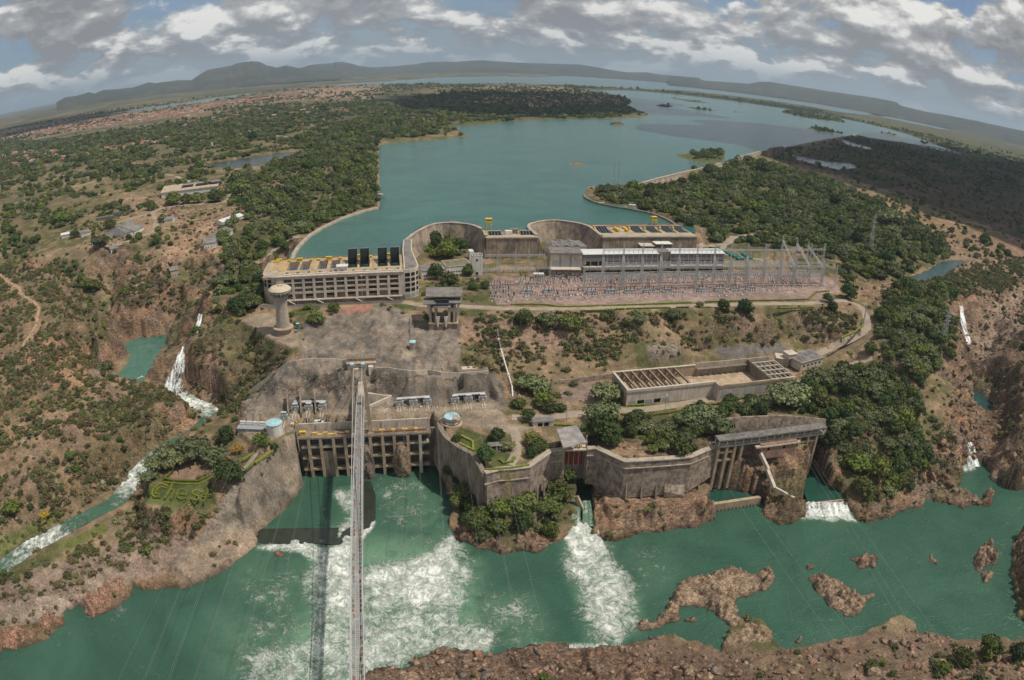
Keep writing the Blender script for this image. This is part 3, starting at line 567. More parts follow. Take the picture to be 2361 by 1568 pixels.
 for P,c in(([(700,745),(745,738),(790,712),(830,704),(900,704),(940,722),(950,745),(1060,745),(1062,860),(1132,850),(1160,890),(1165,945),(1130,935),(1010,935),(900,938),(640,950),(556,972),(570,905),(590,895),(660,838),(700,828),
 (690,790)],(.205,.175,.145)),([(700,838),(800,846),(850,852),(1000,868),(1120,858),(1160,890),(1165,945),(1010,935),(640,950),(556,972),(580,900)],(.175,.150,.122)),([(672,1000),(692,1010),(700,1120),(660,1170),(600,1215),(585,1250),
 (500,1320),(440,1345),(390,1300),(460,1240),(500,1180),(520,1130),(600,1060)],(.235,.200,.160)),([(470,1250),(560,1220),(640,1180),(690,1130),(660,1180),(590,1230),(590,1260),(500,1325),(410,1345),(400,1320)],(.30,.225,.16)),([(180,
 1330),(260,1310),(310,1325),(300,1350),(185,1372)],(.30,.235,.17)),([(0,1400),(120,1370),(165,1390),(140,1420),(60,1440),(0,1450)],(.32,.25,.19)),([(1650,800),(1800,792),(1830,808),(1700,830),(1660,825)],(.17,.155,.14)),([(1700,960),
 (1760,958),(1890,962),(1880,975),(1700,990)],(.30,.20,.13))):
  put(zone(P,3,wob=3)*.94,c)
 gy=fbm(GX,GZ*6+GY,12,4,99)
 conc=np.maximum(zone([(700,745),(800,704),(950,720),(1060,745),(1062,860),(1132,850),(1165,945),(1010,935),(556,972),(590,895),(700,828)],3),zone([(672,1000),(700,1120),(585,1250),(440,1345),(390,1300),(500,1180),(600,1060)],3))
 put(conc*smooth(.05,.35,gy)*.55,(.105,.088,.072));put(conc*smooth(.15,.5,-gy)*.4,(.27,.21,.155));put(conc*smooth(.22,.42,_f2)*.35,(.30,.22,.15))
 put(zone([(1140,640),(1400,640),(1700,636),(1850,620),(1925,645),(1936,672),(1880,690),(1700,694),(1500,703),(1300,703),(1145,702),(1125,660)],2)*.96,(.285,.205,.175))
 for P in([(556,738),(600,722),(640,726),(688,764),(688,798),(672,803),(630,788)],[(640,955),(830,945),(1010,938),(1130,928),(1160,952),(1178,975),(1230,985),(1190,1000),(1100,985),(1060,978),(690,985),(600,1030),(560,1000),(610,975)]):put(zone(P,
 2)*.9,(.285,.225,.165))
 put(zone([(1290,900),(1350,880),(1430,890),(1420,930),(1300,925)],2)*.9,(.24,.175,.14))
 put(zone([(780,716),(820,702),(860,702),(852,720),(800,724)],2)*.9,(.33,.17,.12))
 t=smooth(-1,0,-GZ)*0
 return np.clip(C*(1+(_f2*.18)[...,None]),.01,.8)
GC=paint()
def ground_material():
 m=bpy.data.materials.new('ground_mat');m.use_nodes=True;nt=m.node_tree;N=nt.nodes;L=nt.links;b=N['Principled BSDF']
 b.inputs['Roughness'].default_value=.95;b.inputs['Specular IOR Level'].default_value=.12
 at=N.new('ShaderNodeAttribute');at.attribute_name='tone';rk=N.new('ShaderNodeAttribute');rk.attribute_name='rocky'
 ge=N.new('ShaderNodeNewGeometry');out=at.outputs['Color']
 def noise(sc,det,ro=.6,ws=(1,1,1)):
  mp=N.new('ShaderNodeMapping');mp.inputs['Scale'].default_value=ws;L.new(ge.outputs['Position'],mp.inputs[0])
  n=N.new('ShaderNodeTexNoise');n.inputs['Scale'].default_value=sc;n.inputs['Detail'].default_value=det;n.inputs['Roughness'].default_value=ro;L.new(mp.outputs[0],n.inputs['Vector']);return n.outputs['Fac']
 def mulr(f,a,bb,lo,hi,col=None,fac=None):
  nonlocal out
  r=N.new('ShaderNodeMapRange');r.inputs[1].default_value=a;r.inputs[2].default_value=bb;r.inputs[3].default_value=lo;r.inputs[4].default_value=hi;L.new(f,r.inputs[0])
  mm=N.new('ShaderNodeMixRGB');mm.blend_type='MULTIPLY';mm.inputs[0].default_value=1;L.new(out,mm.inputs[1])
  if fac is not None:L.new(fac,mm.inputs[0])
  cb=N.new('ShaderNodeCombineXYZ');[L.new(r.outputs[0],cb.inputs[i])for i in range(3)];L.new(cb.outputs[0],mm.inputs[2]);out=mm.outputs[0]
 mulr(noise(.9,4),.35,.65,.72,1.28);mulr(noise(.16,5),.35,.65,.8,1.2);mulr(noise(.02,5),.35,.65,.85,1.18)
 mulr(noise(.5,6,.65,(.5,.9,1.8)),.38,.56,.5,1.15,fac=rk.outputs['Fac'])
 vo=N.new('ShaderNodeTexVoronoi');vo.feature='DISTANCE_TO_EDGE';vo.inputs['Scale'].default_value=.42;L.new(ge.outputs['Position'],vo.inputs['Vector'])
 mulr(vo.outputs['Distance'],0,.09,.45,1.0,fac=rk.outputs['Fac'])
 L.new(out,b.inputs['Base Color'])
 bp=N.new('ShaderNodeBump');bp.inputs['Distance'].default_value=.9;bp.inputs['Strength'].default_value=.8;L.new(noise(.7,6,.7),bp.inputs['Height']);L.new(bp.outputs[0],b.inputs['Normal'])
 return m
def grid_faces(mask):
 """quads of the survey grid where mask (cells) is set, reindexed"""
 j,i=np.nonzero(mask);a=j*NA+i;F=np.stack([a,a+1,a+1+NA,a+NA],1)[:,::-1]
 u,inv=np.unique(F,return_inverse=True);return u,inv.reshape(F.shape)
def make_ground():
 cell=np.ones((ND-1,NA-1),bool);u,F=grid_faces(cell)
 V=np.stack([GX.ravel(),GY.ravel(),GZ.ravel()],1)[u]
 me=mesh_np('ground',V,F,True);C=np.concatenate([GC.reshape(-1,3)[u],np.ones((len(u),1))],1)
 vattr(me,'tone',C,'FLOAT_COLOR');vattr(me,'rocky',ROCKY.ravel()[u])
 return props(mesh_obj('ground',me,None,ground_material()),'brown rock, dry brush and green plateau around gorge and reservoir',kind='structure')
make_ground()
# WATER
def water_mat(name,shallow,deep,foam=False,rough=.12,wave=.35,far=False):
 m=bpy.data.materials.new(name);m.use_nodes=True;nt=m.node_tree;N=nt.nodes;L=nt.links;b=N['Principled BSDF']
 b.inputs['Roughness'].default_value=rough;b.inputs['IOR'].default_value=1.33;b.inputs['Specular IOR Level'].default_value=.5
 ge=N.new('ShaderNodeNewGeometry')
 def noise(sc,det=4,ro=.55,dist=0,vec=None):
  n=N.new('ShaderNodeTexNoise');n.inputs['Scale'].default_value=sc;n.inputs['Detail'].default_value=det;n.inputs['Roughness'].default_value=ro;n.inputs['Distortion'].default_value=dist
  L.new(vec or ge.outputs['Position'],n.inputs['Vector']);return n.outputs['Fac']
 def mr(f,a,bb,lo=0,hi=1,sm=False):
  r=N.new('ShaderNodeMapRange');r.inputs[1].default_value=a;r.inputs[2].default_value=bb;r.inputs[3].default_value=lo;r.inputs[4].default_value=hi
  if sm:r.interpolation_type='SMOOTHSTEP'
  L.new(f,r.inputs[0]);return r.outputs[0]
 def M(op,a,bb):
  n=N.new('ShaderNodeMath');n.operation=op;n.use_clamp=op=='ADD' and False
  for i,v in enumerate((a,bb)):
   if isinstance(v,(int,float)):n.inputs[i].default_value=v
   else:L.new(v,n.inputs[i])
  return n.outputs[0]
 mx=N.new('ShaderNodeMixRGB');mx.inputs[1].default_value=(*deep,1);mx.inputs[2].default_value=(*shallow,1)
 L.new(mr(noise(.012 if far else .02,5,.6,1.2),.36,.66),mx.inputs[0]);out=mx.outputs[0]
 if foam:
  fa=N.new('ShaderNodeAttribute');fa.attribute_name='foam';mk=N.new('ShaderNodeAttribute');mk.attribute_name='milk'
  m1=N.new('ShaderNodeMixRGB');L.new(M('MULTIPLY',mk.outputs['Fac'],mr(noise(.05,6,.65,1.5),.25,.55)),m1.inputs[0]);L.new(out,m1.inputs[1]);m1.inputs[2].default_value=(.15,.27,.17,1);out=m1.outputs[0]
  wv=N.new('ShaderNodeTexNoise');wv.inputs['Scale'].default_value=.09;wv.inputs['Detail'].default_value=3;L.new(ge.outputs['Position'],wv.inputs['Vector'])
  ad=N.new('ShaderNodeVectorMath');ad.operation='MULTIPLY_ADD';L.new(wv.outputs['Color'],ad.inputs[0]);ad.inputs[1].default_value=(13,13,13);L.new(ge.outputs['Position'],ad.inputs[2])
  r1=M('ABSOLUTE',M('SUBTRACT',noise(.16,6,.62,.6,ad.outputs[0]),.5),0);r2=M('ABSOLUTE',M('SUBTRACT',noise(.42,5,.6,.8,ad.outputs[0]),.5),0)
  fil=M('MAXIMUM',mr(r1,.0,.085,1,0),M('MULTIPLY',mr(r2,0,.075,1,0),.75));body=noise(.10,6,.6,.5,ad.outputs[0])
  t=M('ADD',M('ADD',M('MULTIPLY',fil,.55),M('MULTIPLY',mr(body,.3,.7),.60)),M('MULTIPLY',M('SUBTRACT',fa.outputs['Fac'],1.0),1.15))
  f=mr(t,-.10,.80,0,1.0)
  m2=N.new('ShaderNodeMixRGB');L.new(f,m2.inputs[0]);L.new(out,m2.inputs[1]);m2.inputs[2].default_value=(.80,.82,.75,1);out=m2.outputs[0]
  L.new(mr(f,0,1,rough,.7),b.inputs['Roughness'])
 L.new(out,b.inputs['Base Color'])
 bp=N.new('ShaderNodeBump');bp.inputs['Strength'].default_value=1.0;bp.inputs['Distance'].default_value=wave
 h=M('ADD',noise(.55,5,.6,.5),M('MULTIPLY',noise(.09,4,.6,1.),1.8))
 if foam:h=M('ADD',h,M('MULTIPLY',f,1.5))
 L.new(h,bp.inputs['Height']);L.new(bp.outputs[0],b.inputs['Normal'])
 return m
FOAM=[([(775,1225),(800,1210),(822,1200),(822,1290),(860,1300),(905,1302),(960,1290),(1010,1270),(1040,1245),(1043,1222),(1056,1245),(1075,1290),(1085,1340),(1075,1400),(1060,1440),(1150,1440),(1165,1450),(1120,1490),(1060,1505),(1000,
 1500),(920,1525),(850,1540),(740,1540),(700,1500),(730,1440),(700,1360),(715,1290),(745,1260)],.74,26),([(842,1296),(905,1303),(960,1290),(1010,1270),(1043,1235),(1060,1290),(1040,1380),(960,1400),(850,1380)],.98,14),([(752,1264),
 (790,1250),(818,1250),(820,1400),(755,1400)],.98,12),([(582,1258),(620,1254),(700,1250),(730,1262),(750,1262),(755,1290),(735,1310),(718,1290),(690,1274),(640,1266),(590,1270)],.9,5),([(775,1130),(820,1120),(822,1250),(760,1256),
 (780,1215),(800,1190),(785,1160)],.62,8),([(838,1222),(850,1216),(864,1198),(866,1206),(850,1228),(835,1240)],1.,2),([(600,1500),(700,1480),(850,1480),(1000,1490),(900,1535),(850,1568),(560,1590)],.55,20),([(1302,1232),(1320,1205),
 (1338,1196),(1375,1200),(1388,1245),(1405,1275),(1380,1290),(1340,1300),(1315,1270),(1300,1245)],1.06,6),([(1315,1250),(1400,1260),(1425,1300),(1455,1360),(1462,1430),(1430,1470),(1380,1470),(1350,1400),(1320,1340),(1310,1290)],.82,
 22),([(1340,1280),(1400,1290),(1425,1380),(1430,1430),(1400,1440),(1365,1370)],.9,16),([(1849,1176),(1856,1166),(1900,1160),(1952,1152),(1958,1182),(1975,1205),(1940,1195),(1925,1205),(1890,1195),(1850,1196)],1.05,4),([(1095,1360),
 (1200,1380),(1240,1450),(1190,1480),(1110,1420)],.42,30),([(2210,1075),(2245,1070),(2250,1082),(2225,1086)],.8,4),([(1228,1480),(1300,1490),(1400,1485),(1400,1495),(1300,1500),(1230,1492)],.75,5),([(1000,1480),(1100,1450),(1160,1445),
 (1120,1500),(1010,1505)],.8,8),([(905,1110),(960,1100),(1000,1150),(1040,1220),(980,1260),(900,1200),(870,1130)],.30,20),([(560,1300),(700,1300),(720,1480),(560,1560)],.30,40),([(1410,1240),(1500,1270),(1560,1340),(1480,1360)],.25,
 40)]
MILK=[([(760,1250),(1050,1250),(1100,1320),(1110,1440),(1000,1500),(850,1568),(620,1620),(640,1500),(700,1400),(720,1300)],.95,45),([(1310,1230),(1410,1250),(1470,1360),(1470,1460),(1360,1470),(1310,1300)],.6,30),([(1120,1370),(1250,
 1440),(1240,1490),(1100,1470)],.35,40),([(500,1420),(640,1400),(640,1568),(480,1568)],.35,60)]
def sheet(name,key,matl,label,foam=False,grow=4.):
 P,z=WATERS[key];Q=[tuple(G(a,b,z)[:2])for a,b in P];s=sdist(GX,GY,Q,30)
 ins=s>-grow
 if key in('far','ch','ch2','reservoir'):ins=s>(-grow if key!='reservoir' else-2.2)
 cell=ins[:-1,:-1]&ins[1:,:-1]&ins[:-1,1:]&ins[1:,1:]if key=='reservoir' else ins[:-1,:-1]|ins[1:,:-1]|ins[:-1,1:]|ins[1:,1:]
 u,F=grid_faces(cell);X=GX.ravel()[u];Y=GY.ravel()[u];Z=np.full(len(u),z)
 me=None
 if foam:
  px,py=proj(X,Y,Z);f=np.zeros(len(u));mk=np.zeros(len(u));wob=fbm(X,Y,16,4,120)*12
  for P_,a,s_ in FOAM:f=np.maximum(f,a*smooth(-s_*1.7,s_*1.1,sdist(px,py,P_,s_*3+14)+wob*min(1.3,s_/9)))
  for P_,a,s_ in MILK:mk=np.maximum(mk,a*smooth(-s_,s_,sdist(px,py,P_,s_*2+14)+wob))
  Z=Z+f*(fbm(X,Y,5,4,121)*1.6+np.abs(fbm(X,Y,11,3,122))*2.2*smooth(.5,1,f))+fbm(X,Y,12,2,123)*.12
  mk=np.maximum(mk,f*.92);f=f+.14*smooth(.2,.5,fbm(X,Y,40,3,124))
 me=mesh_np(name,np.stack([X,Y,Z],1),F,True)
 if foam:vattr(me,'foam',f);vattr(me,'milk',mk)
 return props(mesh_obj(name,me,None,matl),label,kind='structure')
W_RES=water_mat('reservoir_water',(.050,.148,.122),(.033,.112,.094),rough=.18,wave=.7,far=True)
sheet('river_water','river',water_mat('river_water',(.046,.112,.074),(.031,.083,.054),True,.2,.55),'green turbulent river with white churned foam below outlets',True)
sheet('reservoir_water','reservoir',W_RES,'broad blue green reservoir behind the dams')
sheet('lagoon_water','lagoon',water_mat('lagoon_water',(.03,.06,.06),(.018,.04,.042)),'small dark lagoon among plateau trees')
W_FAR=water_mat('far_water',(.085,.165,.16),(.06,.13,.13),rough=.25,wave=1.0,far=True)
for k,l in(('far','distant pale lake arm below the mountains'),('ch','thin distant channel beyond the town'),('ch2','thin distant channel beyond right dam')):sheet('lake_water',k,W_FAR,l)
for k,l in(('sh','shallow stream on the dark heath'),('sh2','narrow puddle stream near the spillway')):sheet('stream_water',k,water_mat('pale_water',(.3,.33,.33),(.2,.24,.25)),l)
sheet('pool_water','pool',water_mat('pool_water',(.10,.20,.15),(.03,.11,.085)),'teal plunge pool below pink rock slide')
sheet('pool_water','rpool',water_mat('gorge_water',(.035,.085,.085),(.02,.055,.055)),'still teal pool in right gorge')
sheet('pool_water','gpool',_M.get('x')or bpy.data.materials['gorge_water'],'small dark pool among pale boulders in gorge')
# MATERIALS OF THE WORKS
CONC=mat('concrete',(.44,.37,.29),.9,.3,.15,.05,streak=.22)
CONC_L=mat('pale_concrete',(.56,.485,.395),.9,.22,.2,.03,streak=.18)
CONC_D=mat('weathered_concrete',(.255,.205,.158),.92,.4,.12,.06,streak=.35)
CONC_G=mat('grey_concrete',(.215,.195,.175),.92,.35,.15,.05,stain=.2)
DAMF=mat('stained_dam_concrete',(.36,.285,.21),.92,.42,.10,.08,col2=(.17,.14,.115),streak=.32)
MASON=mat('rubble_masonry',(.33,.262,.20),.95,.5,.35,.15,col2=(.165,.125,.10),streak=.08,fine=1.9,stain=.25)
YEL=mat('yellow_paint',(.66,.44,.035),.6,.2,.6)
BLK=mat('black_gate_steel',(.016,.019,.018),.8,.4,.5,spec=.12)
STEEL=mat('galvanized_steel',(.50,.50,.49),.6,.15,1.0)
GREYM=mat('grey_equipment_paint',(.30,.315,.33),.55,.2,.8)
RUST=mat('rusty_deck_steel',(.26,.13,.07),.9,.5,.8)
RED=mat('red_oxide_gate',(.20,.045,.035),.75,.3,.6,streak=.2)
WHITE=mat('white_render',(.70,.67,.61),.85,.18,.3,streak=.15)
CYAN=mat('pale_cyan_roof',(.38,.60,.64),.6,.2,.5,stain=.3)
DARKIN=mat('dark_interior',(.035,.030,.026),.95,.3,.4)
BLUEG=mat('blue_grey_rack',(.16,.20,.26),.6,.3,1.5)
ROOFG=mat('grey_fibre_roof',(.235,.22,.20),.9,.4,.35,stain=.3)
ROOFW=mat('pale_metal_roof',(.62,.62,.60),.6,.15,.5)
ROOFT=mat('terracotta_roof',(.31,.135,.078),.9,.35,.8,objvar=.2)
TAN=mat('tan_slab',(.44,.335,.225),.9,.3,.3,stain=.2)
CERA=mat('brown_ceramic',(.085,.045,.032),.35,.2,3)
PAVE=mat('pale_road_concrete',(.345,.28,.215),.92,.25,.15,.02,stain=.12)
ASPH=mat('worn_asphalt',(.12,.105,.095),.9,.3,.2,stain=.15)
POOLW=mat('still_basin_water',(.022,.075,.055),.12,.2,.1,spec=.5)
class Frame:
 def __init__(s,a,b,z):
  s.o=np.array([a[0],a[1],z]);d=np.array(b[:2])-np.array(a[:2]);s.len=float(np.hypot(*d));s.rz=math.atan2(d[1],d[0]);s.c,s.s=math.cos(s.rz),math.sin(s.rz)
 def L(s,px,py,z):
  g=G(px,py,z)-s.o;return(g[0]*s.c+g[1]*s.s,-g[0]*s.s+g[1]*s.c)
 def W(s,x,y,z=0):return(s.o[0]+x*s.c-y*s.s,s.o[1]+x*s.s+y*s.c,s.o[2]+z)
 def root(s,name,**k):return empty(name,s.o,s.rz,**k)
def wallrun(name,pts,zt,zb,thick,batter,side,m,label,cat,group=None,part='wall_block',seg=None,cap=None):
 """a masonry or concrete wall following a line of points; each monolith between joints is a part. side=+1: exposed face on the left of travel"""
 P=[Vector((p[0],p[1]))for p in pts]
 if seg:
  Q=[P[0]]
  for a,b in zip(P,P[1:]):
   n=max(1,round((b-a).length/seg));Q+=[a.lerp(b,(i+1)/n)for i in range(n)]
  P=Q
 ZT=zt if hasattr(zt,'__len__')else[zt]*len(P);ZB=zb if hasattr(zb,'__len__')else[zb]*len(P)
 if len(ZT)!=len(P):ZT=list(np.interp(np.linspace(0,1,len(P)),np.linspace(0,1,len(ZT)),ZT))
 if len(ZB)!=len(P):ZB=list(np.interp(np.linspace(0,1,len(P)),np.linspace(0,1,len(ZB)),ZB))
 N=[]
 for i in range(len(P)):
  d=(P[min(i+1,len(P)-1)]-P[max(i-1,0)]).normalized();N.append(Vector((-d.y,d.x))*side)
 root=empty(name,(P[0].x,P[0].y,ZB[0]),label=label,cat=cat,group=group)
 off=Vector((P[0].x,P[0].y))
 for i in range(len(P)-1):
  g=.001 if m.name=='rubble_masonry' else .01;V=[]
  for k,t in((i,g),(i+1,-g)):
   p=P[k]+(P[i+1]-P[i])*t-off;n=N[k];a=p+n*thick*.5;b=p-n*thick*.5;c=a+n*batter
   V+=[(c.x,c.y,ZB[k]-ZB[0]),(b.x,b.y,ZB[k]-ZB[0]),(b.x,b.y,ZT[k]-ZB[0]),(a.x,a.y,ZT[k]-ZB[0])]
  F=[(0,1,2,3),(7,6,5,4),(0,4,5,1),(1,5,6,2),(2,6,7,3),(3,7,4,0)]
  if side>0:F=[f[::-1]for f in F]
  MB().add(V,F).build(part,m,root)
  if cap:
   V=[]
   for k,t in((i,0),(i+1,0)):
    p=P[k]-off;n=N[k];a=p+n*(thick*.5+.5);b=p-n*(thick*.5+.3);z=ZT[k]-ZB[0]+.02
    V+=[(a.x,a.y,z),(b.x,b.y,z),(b.x,b.y,z+cap),(a.x,a.y,z+cap)]
   MB().add(V,[f[::-1]for f in F]if side<0 else F).build('coping',CONC,root)
 return root
# INTAKE POWERHOUSE (left, with four raised black gates)
def grille(w_,h,n,m=.0):
 b=MB();b.box(-w_/2,0,0,w_/2,.12,.25);b.box(-w_/2,0,h-.25,w_/2,.12,h);b.box(-w_/2,.16,.05,w_/2,.2,h-.05,1)
 for i in range(n):x=-w_/2+(i+.5)*w_/n;b.box(x-.09,0,.25,x+.09,.12,h-.25)
 return b
def place(o,x,y,z,rz=0):o.location=(x,y,z);o.rotation_euler=(0,0,rz);return o
F1=Frame(G(*T(1,1,205,1240),-20),G(*T(1,1,1370,1187),-20),-20.0)
def intake_one():
 F=F1;Lh=F.len;H=23.4
 r=F.root('intake_powerhouse',label='long concrete intake powerhouse with four raised black gates at the reservoir',cat='powerhouse')
 D=55.
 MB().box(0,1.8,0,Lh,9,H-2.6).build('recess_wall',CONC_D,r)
 cols=[9.6+8.87*i for i in range(11)];rows=[(5.4,8.2),(9.9,12.6),(14.0,17.3),(18.2,21.0)]
 xs=[0]+[(a+b)/2 for a,b in zip(cols,cols[1:])]+[Lh]
 for i,x in enumerate(xs):
  wd=2.2 if 0<i<len(xs)-1 else(6.2 if i==0 else 4.6)
  x0=0 if i==0 else(Lh-wd if i==len(xs)-1 else x-wd/2)
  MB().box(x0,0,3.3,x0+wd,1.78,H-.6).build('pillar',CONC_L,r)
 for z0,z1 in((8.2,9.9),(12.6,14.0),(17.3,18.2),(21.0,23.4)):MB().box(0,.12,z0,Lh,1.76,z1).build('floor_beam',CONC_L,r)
 MB().box(-.3,-.6,H-.3,Lh+.3,2.2,H+.5).build('parapet',CONC_L,r)
 for j,(z0,z1)in enumerate(rows):
  for i,c in enumerate(cols):
   if j>=2:
    o=grille(6.5,z1-z0,11).build('window_grille',(CONC_D,BLK),r)if i==0 else mesh_obj('window_grille',gm,r);gm=o.data;place(o,c,.5,z0)
   elif i%2==0:place(MB().box(-3.2,0,0,3.2,.1,z1-z0).build('dark_opening',DARKIN,r),c,1.66,z0)
   if j==1 and i in(2,4,7):place(MB().bar((-2.6,0,2.3),(1.6,0,.3),.15,.5).build('stair_flight',CONC_L,r),c,1.1,z0)
 MB().box(3,-2.2,2.9,Lh-2,1.8,3.3).build('gallery_slab',CONC_L,r);MB().box(1,-1.6,0,Lh-1,1.8,2.9).build('plinth',CONC_D,r)
 b=MB()
 for i in range(96):b.box(3+i*1.07,-2.15,3.3,3.22+i*1.07,-2.0,4.4)
 b.box(3,-2.2,4.4,Lh-2,-1.95,4.6);b.build('railing',CONC_L,r)
 for x in(10,34,66,92):MB().bar((x,-2.9,3.1),(x+5,-2.9,.3),1.2,.5).build('stair_flight',CONC_L,r)
 yb=54.
 wells=[]
 for a,b_ in(((300,845),(395,915)),((415,845),(500,912)),((577,832),(660,905)),((690,832),(770,905)),((848,815),(938,888)),((958,815),(1048,885)),((1122,800),(1213,878)),((1236,800),(1325,872))):
  x0,y1=F.L(*T(1,1,a[0],a[1]),3.2);x1,y0=F.L(*T(1,1,b_[0],b_[1]),3.2);x0b,_=F.L(*T(1,1,a[0],b_[1]),3.2);x1b,_=F.L(*T(1,1,b_[0],a[1]),3.2)
  wells.append(((x0+x0b)/2,(x1+x1b)/2))
 wy0,wy1=19.5,45.
 MB().box(-12,2.25,H-2.5,Lh,wy0,H-.4).build('roof_slab',TAN,r)
 MB().box(-12,wy1,-3,Lh+4,yb,H-.4).build('upstream_deck',TAN,r)
 edge=-12.
 for i,(x0,x1)in enumerate(wells):
  MB().box(edge,wy0+.02,4,x0,wy1-.02,H-.42).build('pier',TAN,r);edge=x1
 MB().box(edge,wy0+.02,4,Lh+4,wy1-.02,H-.42).build('pier',TAN,r)
 MB().box(-11,wy0-.8,4,Lh+3,wy0-.02,H-2.6).build('front_well_wall',CONC_D,r)
 for i,(x0,x1)in enumerate(wells):
  if i<4:
   k=MB();k.box(x0+.3,wy0+2,H-6,x1-.3,wy1-4,H-5.8,1)
   for q in range(4):x=x0+.6+q*(x1-x0-1.6)/3;k.box(x,wy0+1,H-5.8,x+.45,wy1-3,H-4.2)
   for q in range(5):y=wy0+1.5+q*5;k.box(x0+.3,y,H-5.6,x1-.3,y+.5,H-4.4)
   k.build('trash_rack',(BLUEG,BLK),r)
  else:
   MB().box(x0+.1,wy0+.4,15,x1-.1,wy1-.4,19.2).build('well_water',POOLW,r)
   w_=x1-x0;g=MB()
   prev=None
   for q in range(7):
    t=q/6;y=34+6.5*t-2.2*math.sin(t*math.pi);z=H-2.0+12.5*t
    if prev:g.add([(x0+.3,prev[0],prev[1]),(x1-.3,prev[0],prev[1]),(x1-.3,y,z),(x0+.3,y,z),(x0+.3,prev[0]+.35,prev[1]),(x1-.3,prev[0]+.35,prev[1]),(x1-.3,y+.35,z),(x0+.3,y+.35,z)],[(0,1,2,3),(7,6,5,4),(0,4,5,1),(2,6,7,3),(1,5,6,2),
 (3,7,4,0)])
    prev=(y,z)
   gt=g.build('radial_gate',BLK,r)
   g=MB();g.bar((x0+.2,40.4,H+10.5),(x1-.2,40.4,H+10.5),.5,.9);g.build('gate_top_beam',GREYM,gt)
   for sx in(x0+.7,x1-.7):MB().bar((sx,36,H+4),(sx,21.5,H-3),.6,.8).bar((sx,38.5,H+9),(sx,21.5,H-3),.6,.8).build('gate_arm',BLK,gt)
 for(tx,ty,w_,h)in((405,840,5.0,2.6),(310,845,2.2,1.4),(512,835,2.2,1.4),(675,828,5.2,2.8),(580,832,2.2,1.4),(780,820,2.2,1.4),(948,812,2.,3.),(1060,805,2.,1.4),(1224,800,2.,3.),(1278,772,7.2,5.5),(215,838,4.5,1.6),(190,850,5,1)):
  x,y=F.L(*T(1,1,tx,ty),3.2);y=min(y,52.5);MB().cbox((x,y,H-.38),(w_,2.4,h)).cbox((x,y,H-.36+h),(w_+.5,2.9,.25)).build('hoist_housing',YEL,r)
 for tx in(160,240,265,535,815,1090,1385):
  x0,y0=F.L(*T(1,1,tx-10,915),3.2);k=MB();k.box(x0,18,H-.4,x0+.35,46,H+.5);k.build('yellow_handrail',YEL,r)
 MB().box(-11,53.2,H-.38,Lh+3,53.6,H+.5).build('edge_handrail',mat('ochre_rail',(.40,.24,.10)),r)
 for i in range(11):
  x=6+i*9.4;MB().box(x,4,H-.4,x+7.6,6.5,H+.6).build('roof_upstand',CONC_L,r);MB().box(x+1,9,H-.4,x+3.2,12,H+.5).build('roof_vent',CONC_G,r)
 x,y=F.L(*T(1,1,795,925),3.5);k=MB().box(x-4.3,y-1,H-.4,x+4.3,y+5,H+3.4);k.build('white_cabin',WHITE,r);MB().box(x-5,y-1.7,H+3.42,x+5,y+5.7,H+3.9).build('cabin_roof',ROOFW,r)
 pts=[]
 for q in range(9):t=math.pi/2+math.pi/2*q/8*2;pts.append((-.4+14*math.cos(t),19-19*math.cos(t+math.pi/2)*1 if False else 19+19*-math.sin(math.pi/2-q/8*math.pi/2*2)*1))
 pts=[(-.02,.3)]+[(-.02-14*math.sin(a),18-17.7*math.cos(a))for a in np.linspace(.25,1.57,7)]+[(-14,46),(-12.1,46),(-12.1,19),(-.02,19)]
 MB().prism(pts,0,H-.1).build('rounded_end',CONC,r)
 for z0,z1 in rows[2:]:
  for a in(.45,.85,1.25):place(MB().box(-1.7,-.15,0,1.7,.1,z1-z0).build('end_window',BLK,r),-.05-14.05*math.sin(a),18-17.8*math.cos(a),z0,-math.atan2(17.7*math.sin(a),14*math.cos(a)))
 Hw=H+1.6
 outer=[(Lh+.05,-.1),(Lh+5.2,.6),(Lh+9.5,3),(Lh+12,7),(Lh+12.6,14),(Lh+9,60),(Lh+10.5,100),(Lh+2.2,100),(Lh+.4,60),(Lh+.4,18),(Lh+.05,12)]
 MB().prism(outer,0,Hw).build('wing',CONC_L,r);MB().prism([(Lh+.9,1.4),(Lh+5,2),(Lh+8.8,4),(Lh+11,8),(Lh+11.4,14),(Lh+8,60),(Lh+9.4,98.6),(Lh+3.2,98.6),(Lh+1.6,60),(Lh+1.6,14)],Hw+.02,Hw+.35).build('wing_roof',CONC_G,r)
 for j in range(5):
  z0=1.6+j*4.4
  for(a,b_)in(((Lh+.9,-.05),(Lh+5.0,.55)),((Lh+6.0,1.0),(Lh+9.0,2.7)),((Lh+10.2,4.1),(Lh+11.8,6.6))):
   d=Vector((b_[0]-a[0],b_[1]-a[1]));o=MB().box(0,-.16,0,d.length,.3,2.9).build('wing_window',BLK if j else GREYM,r);place(o,a[0],a[1],z0,math.atan2(d.y,d.x))
intake_one()
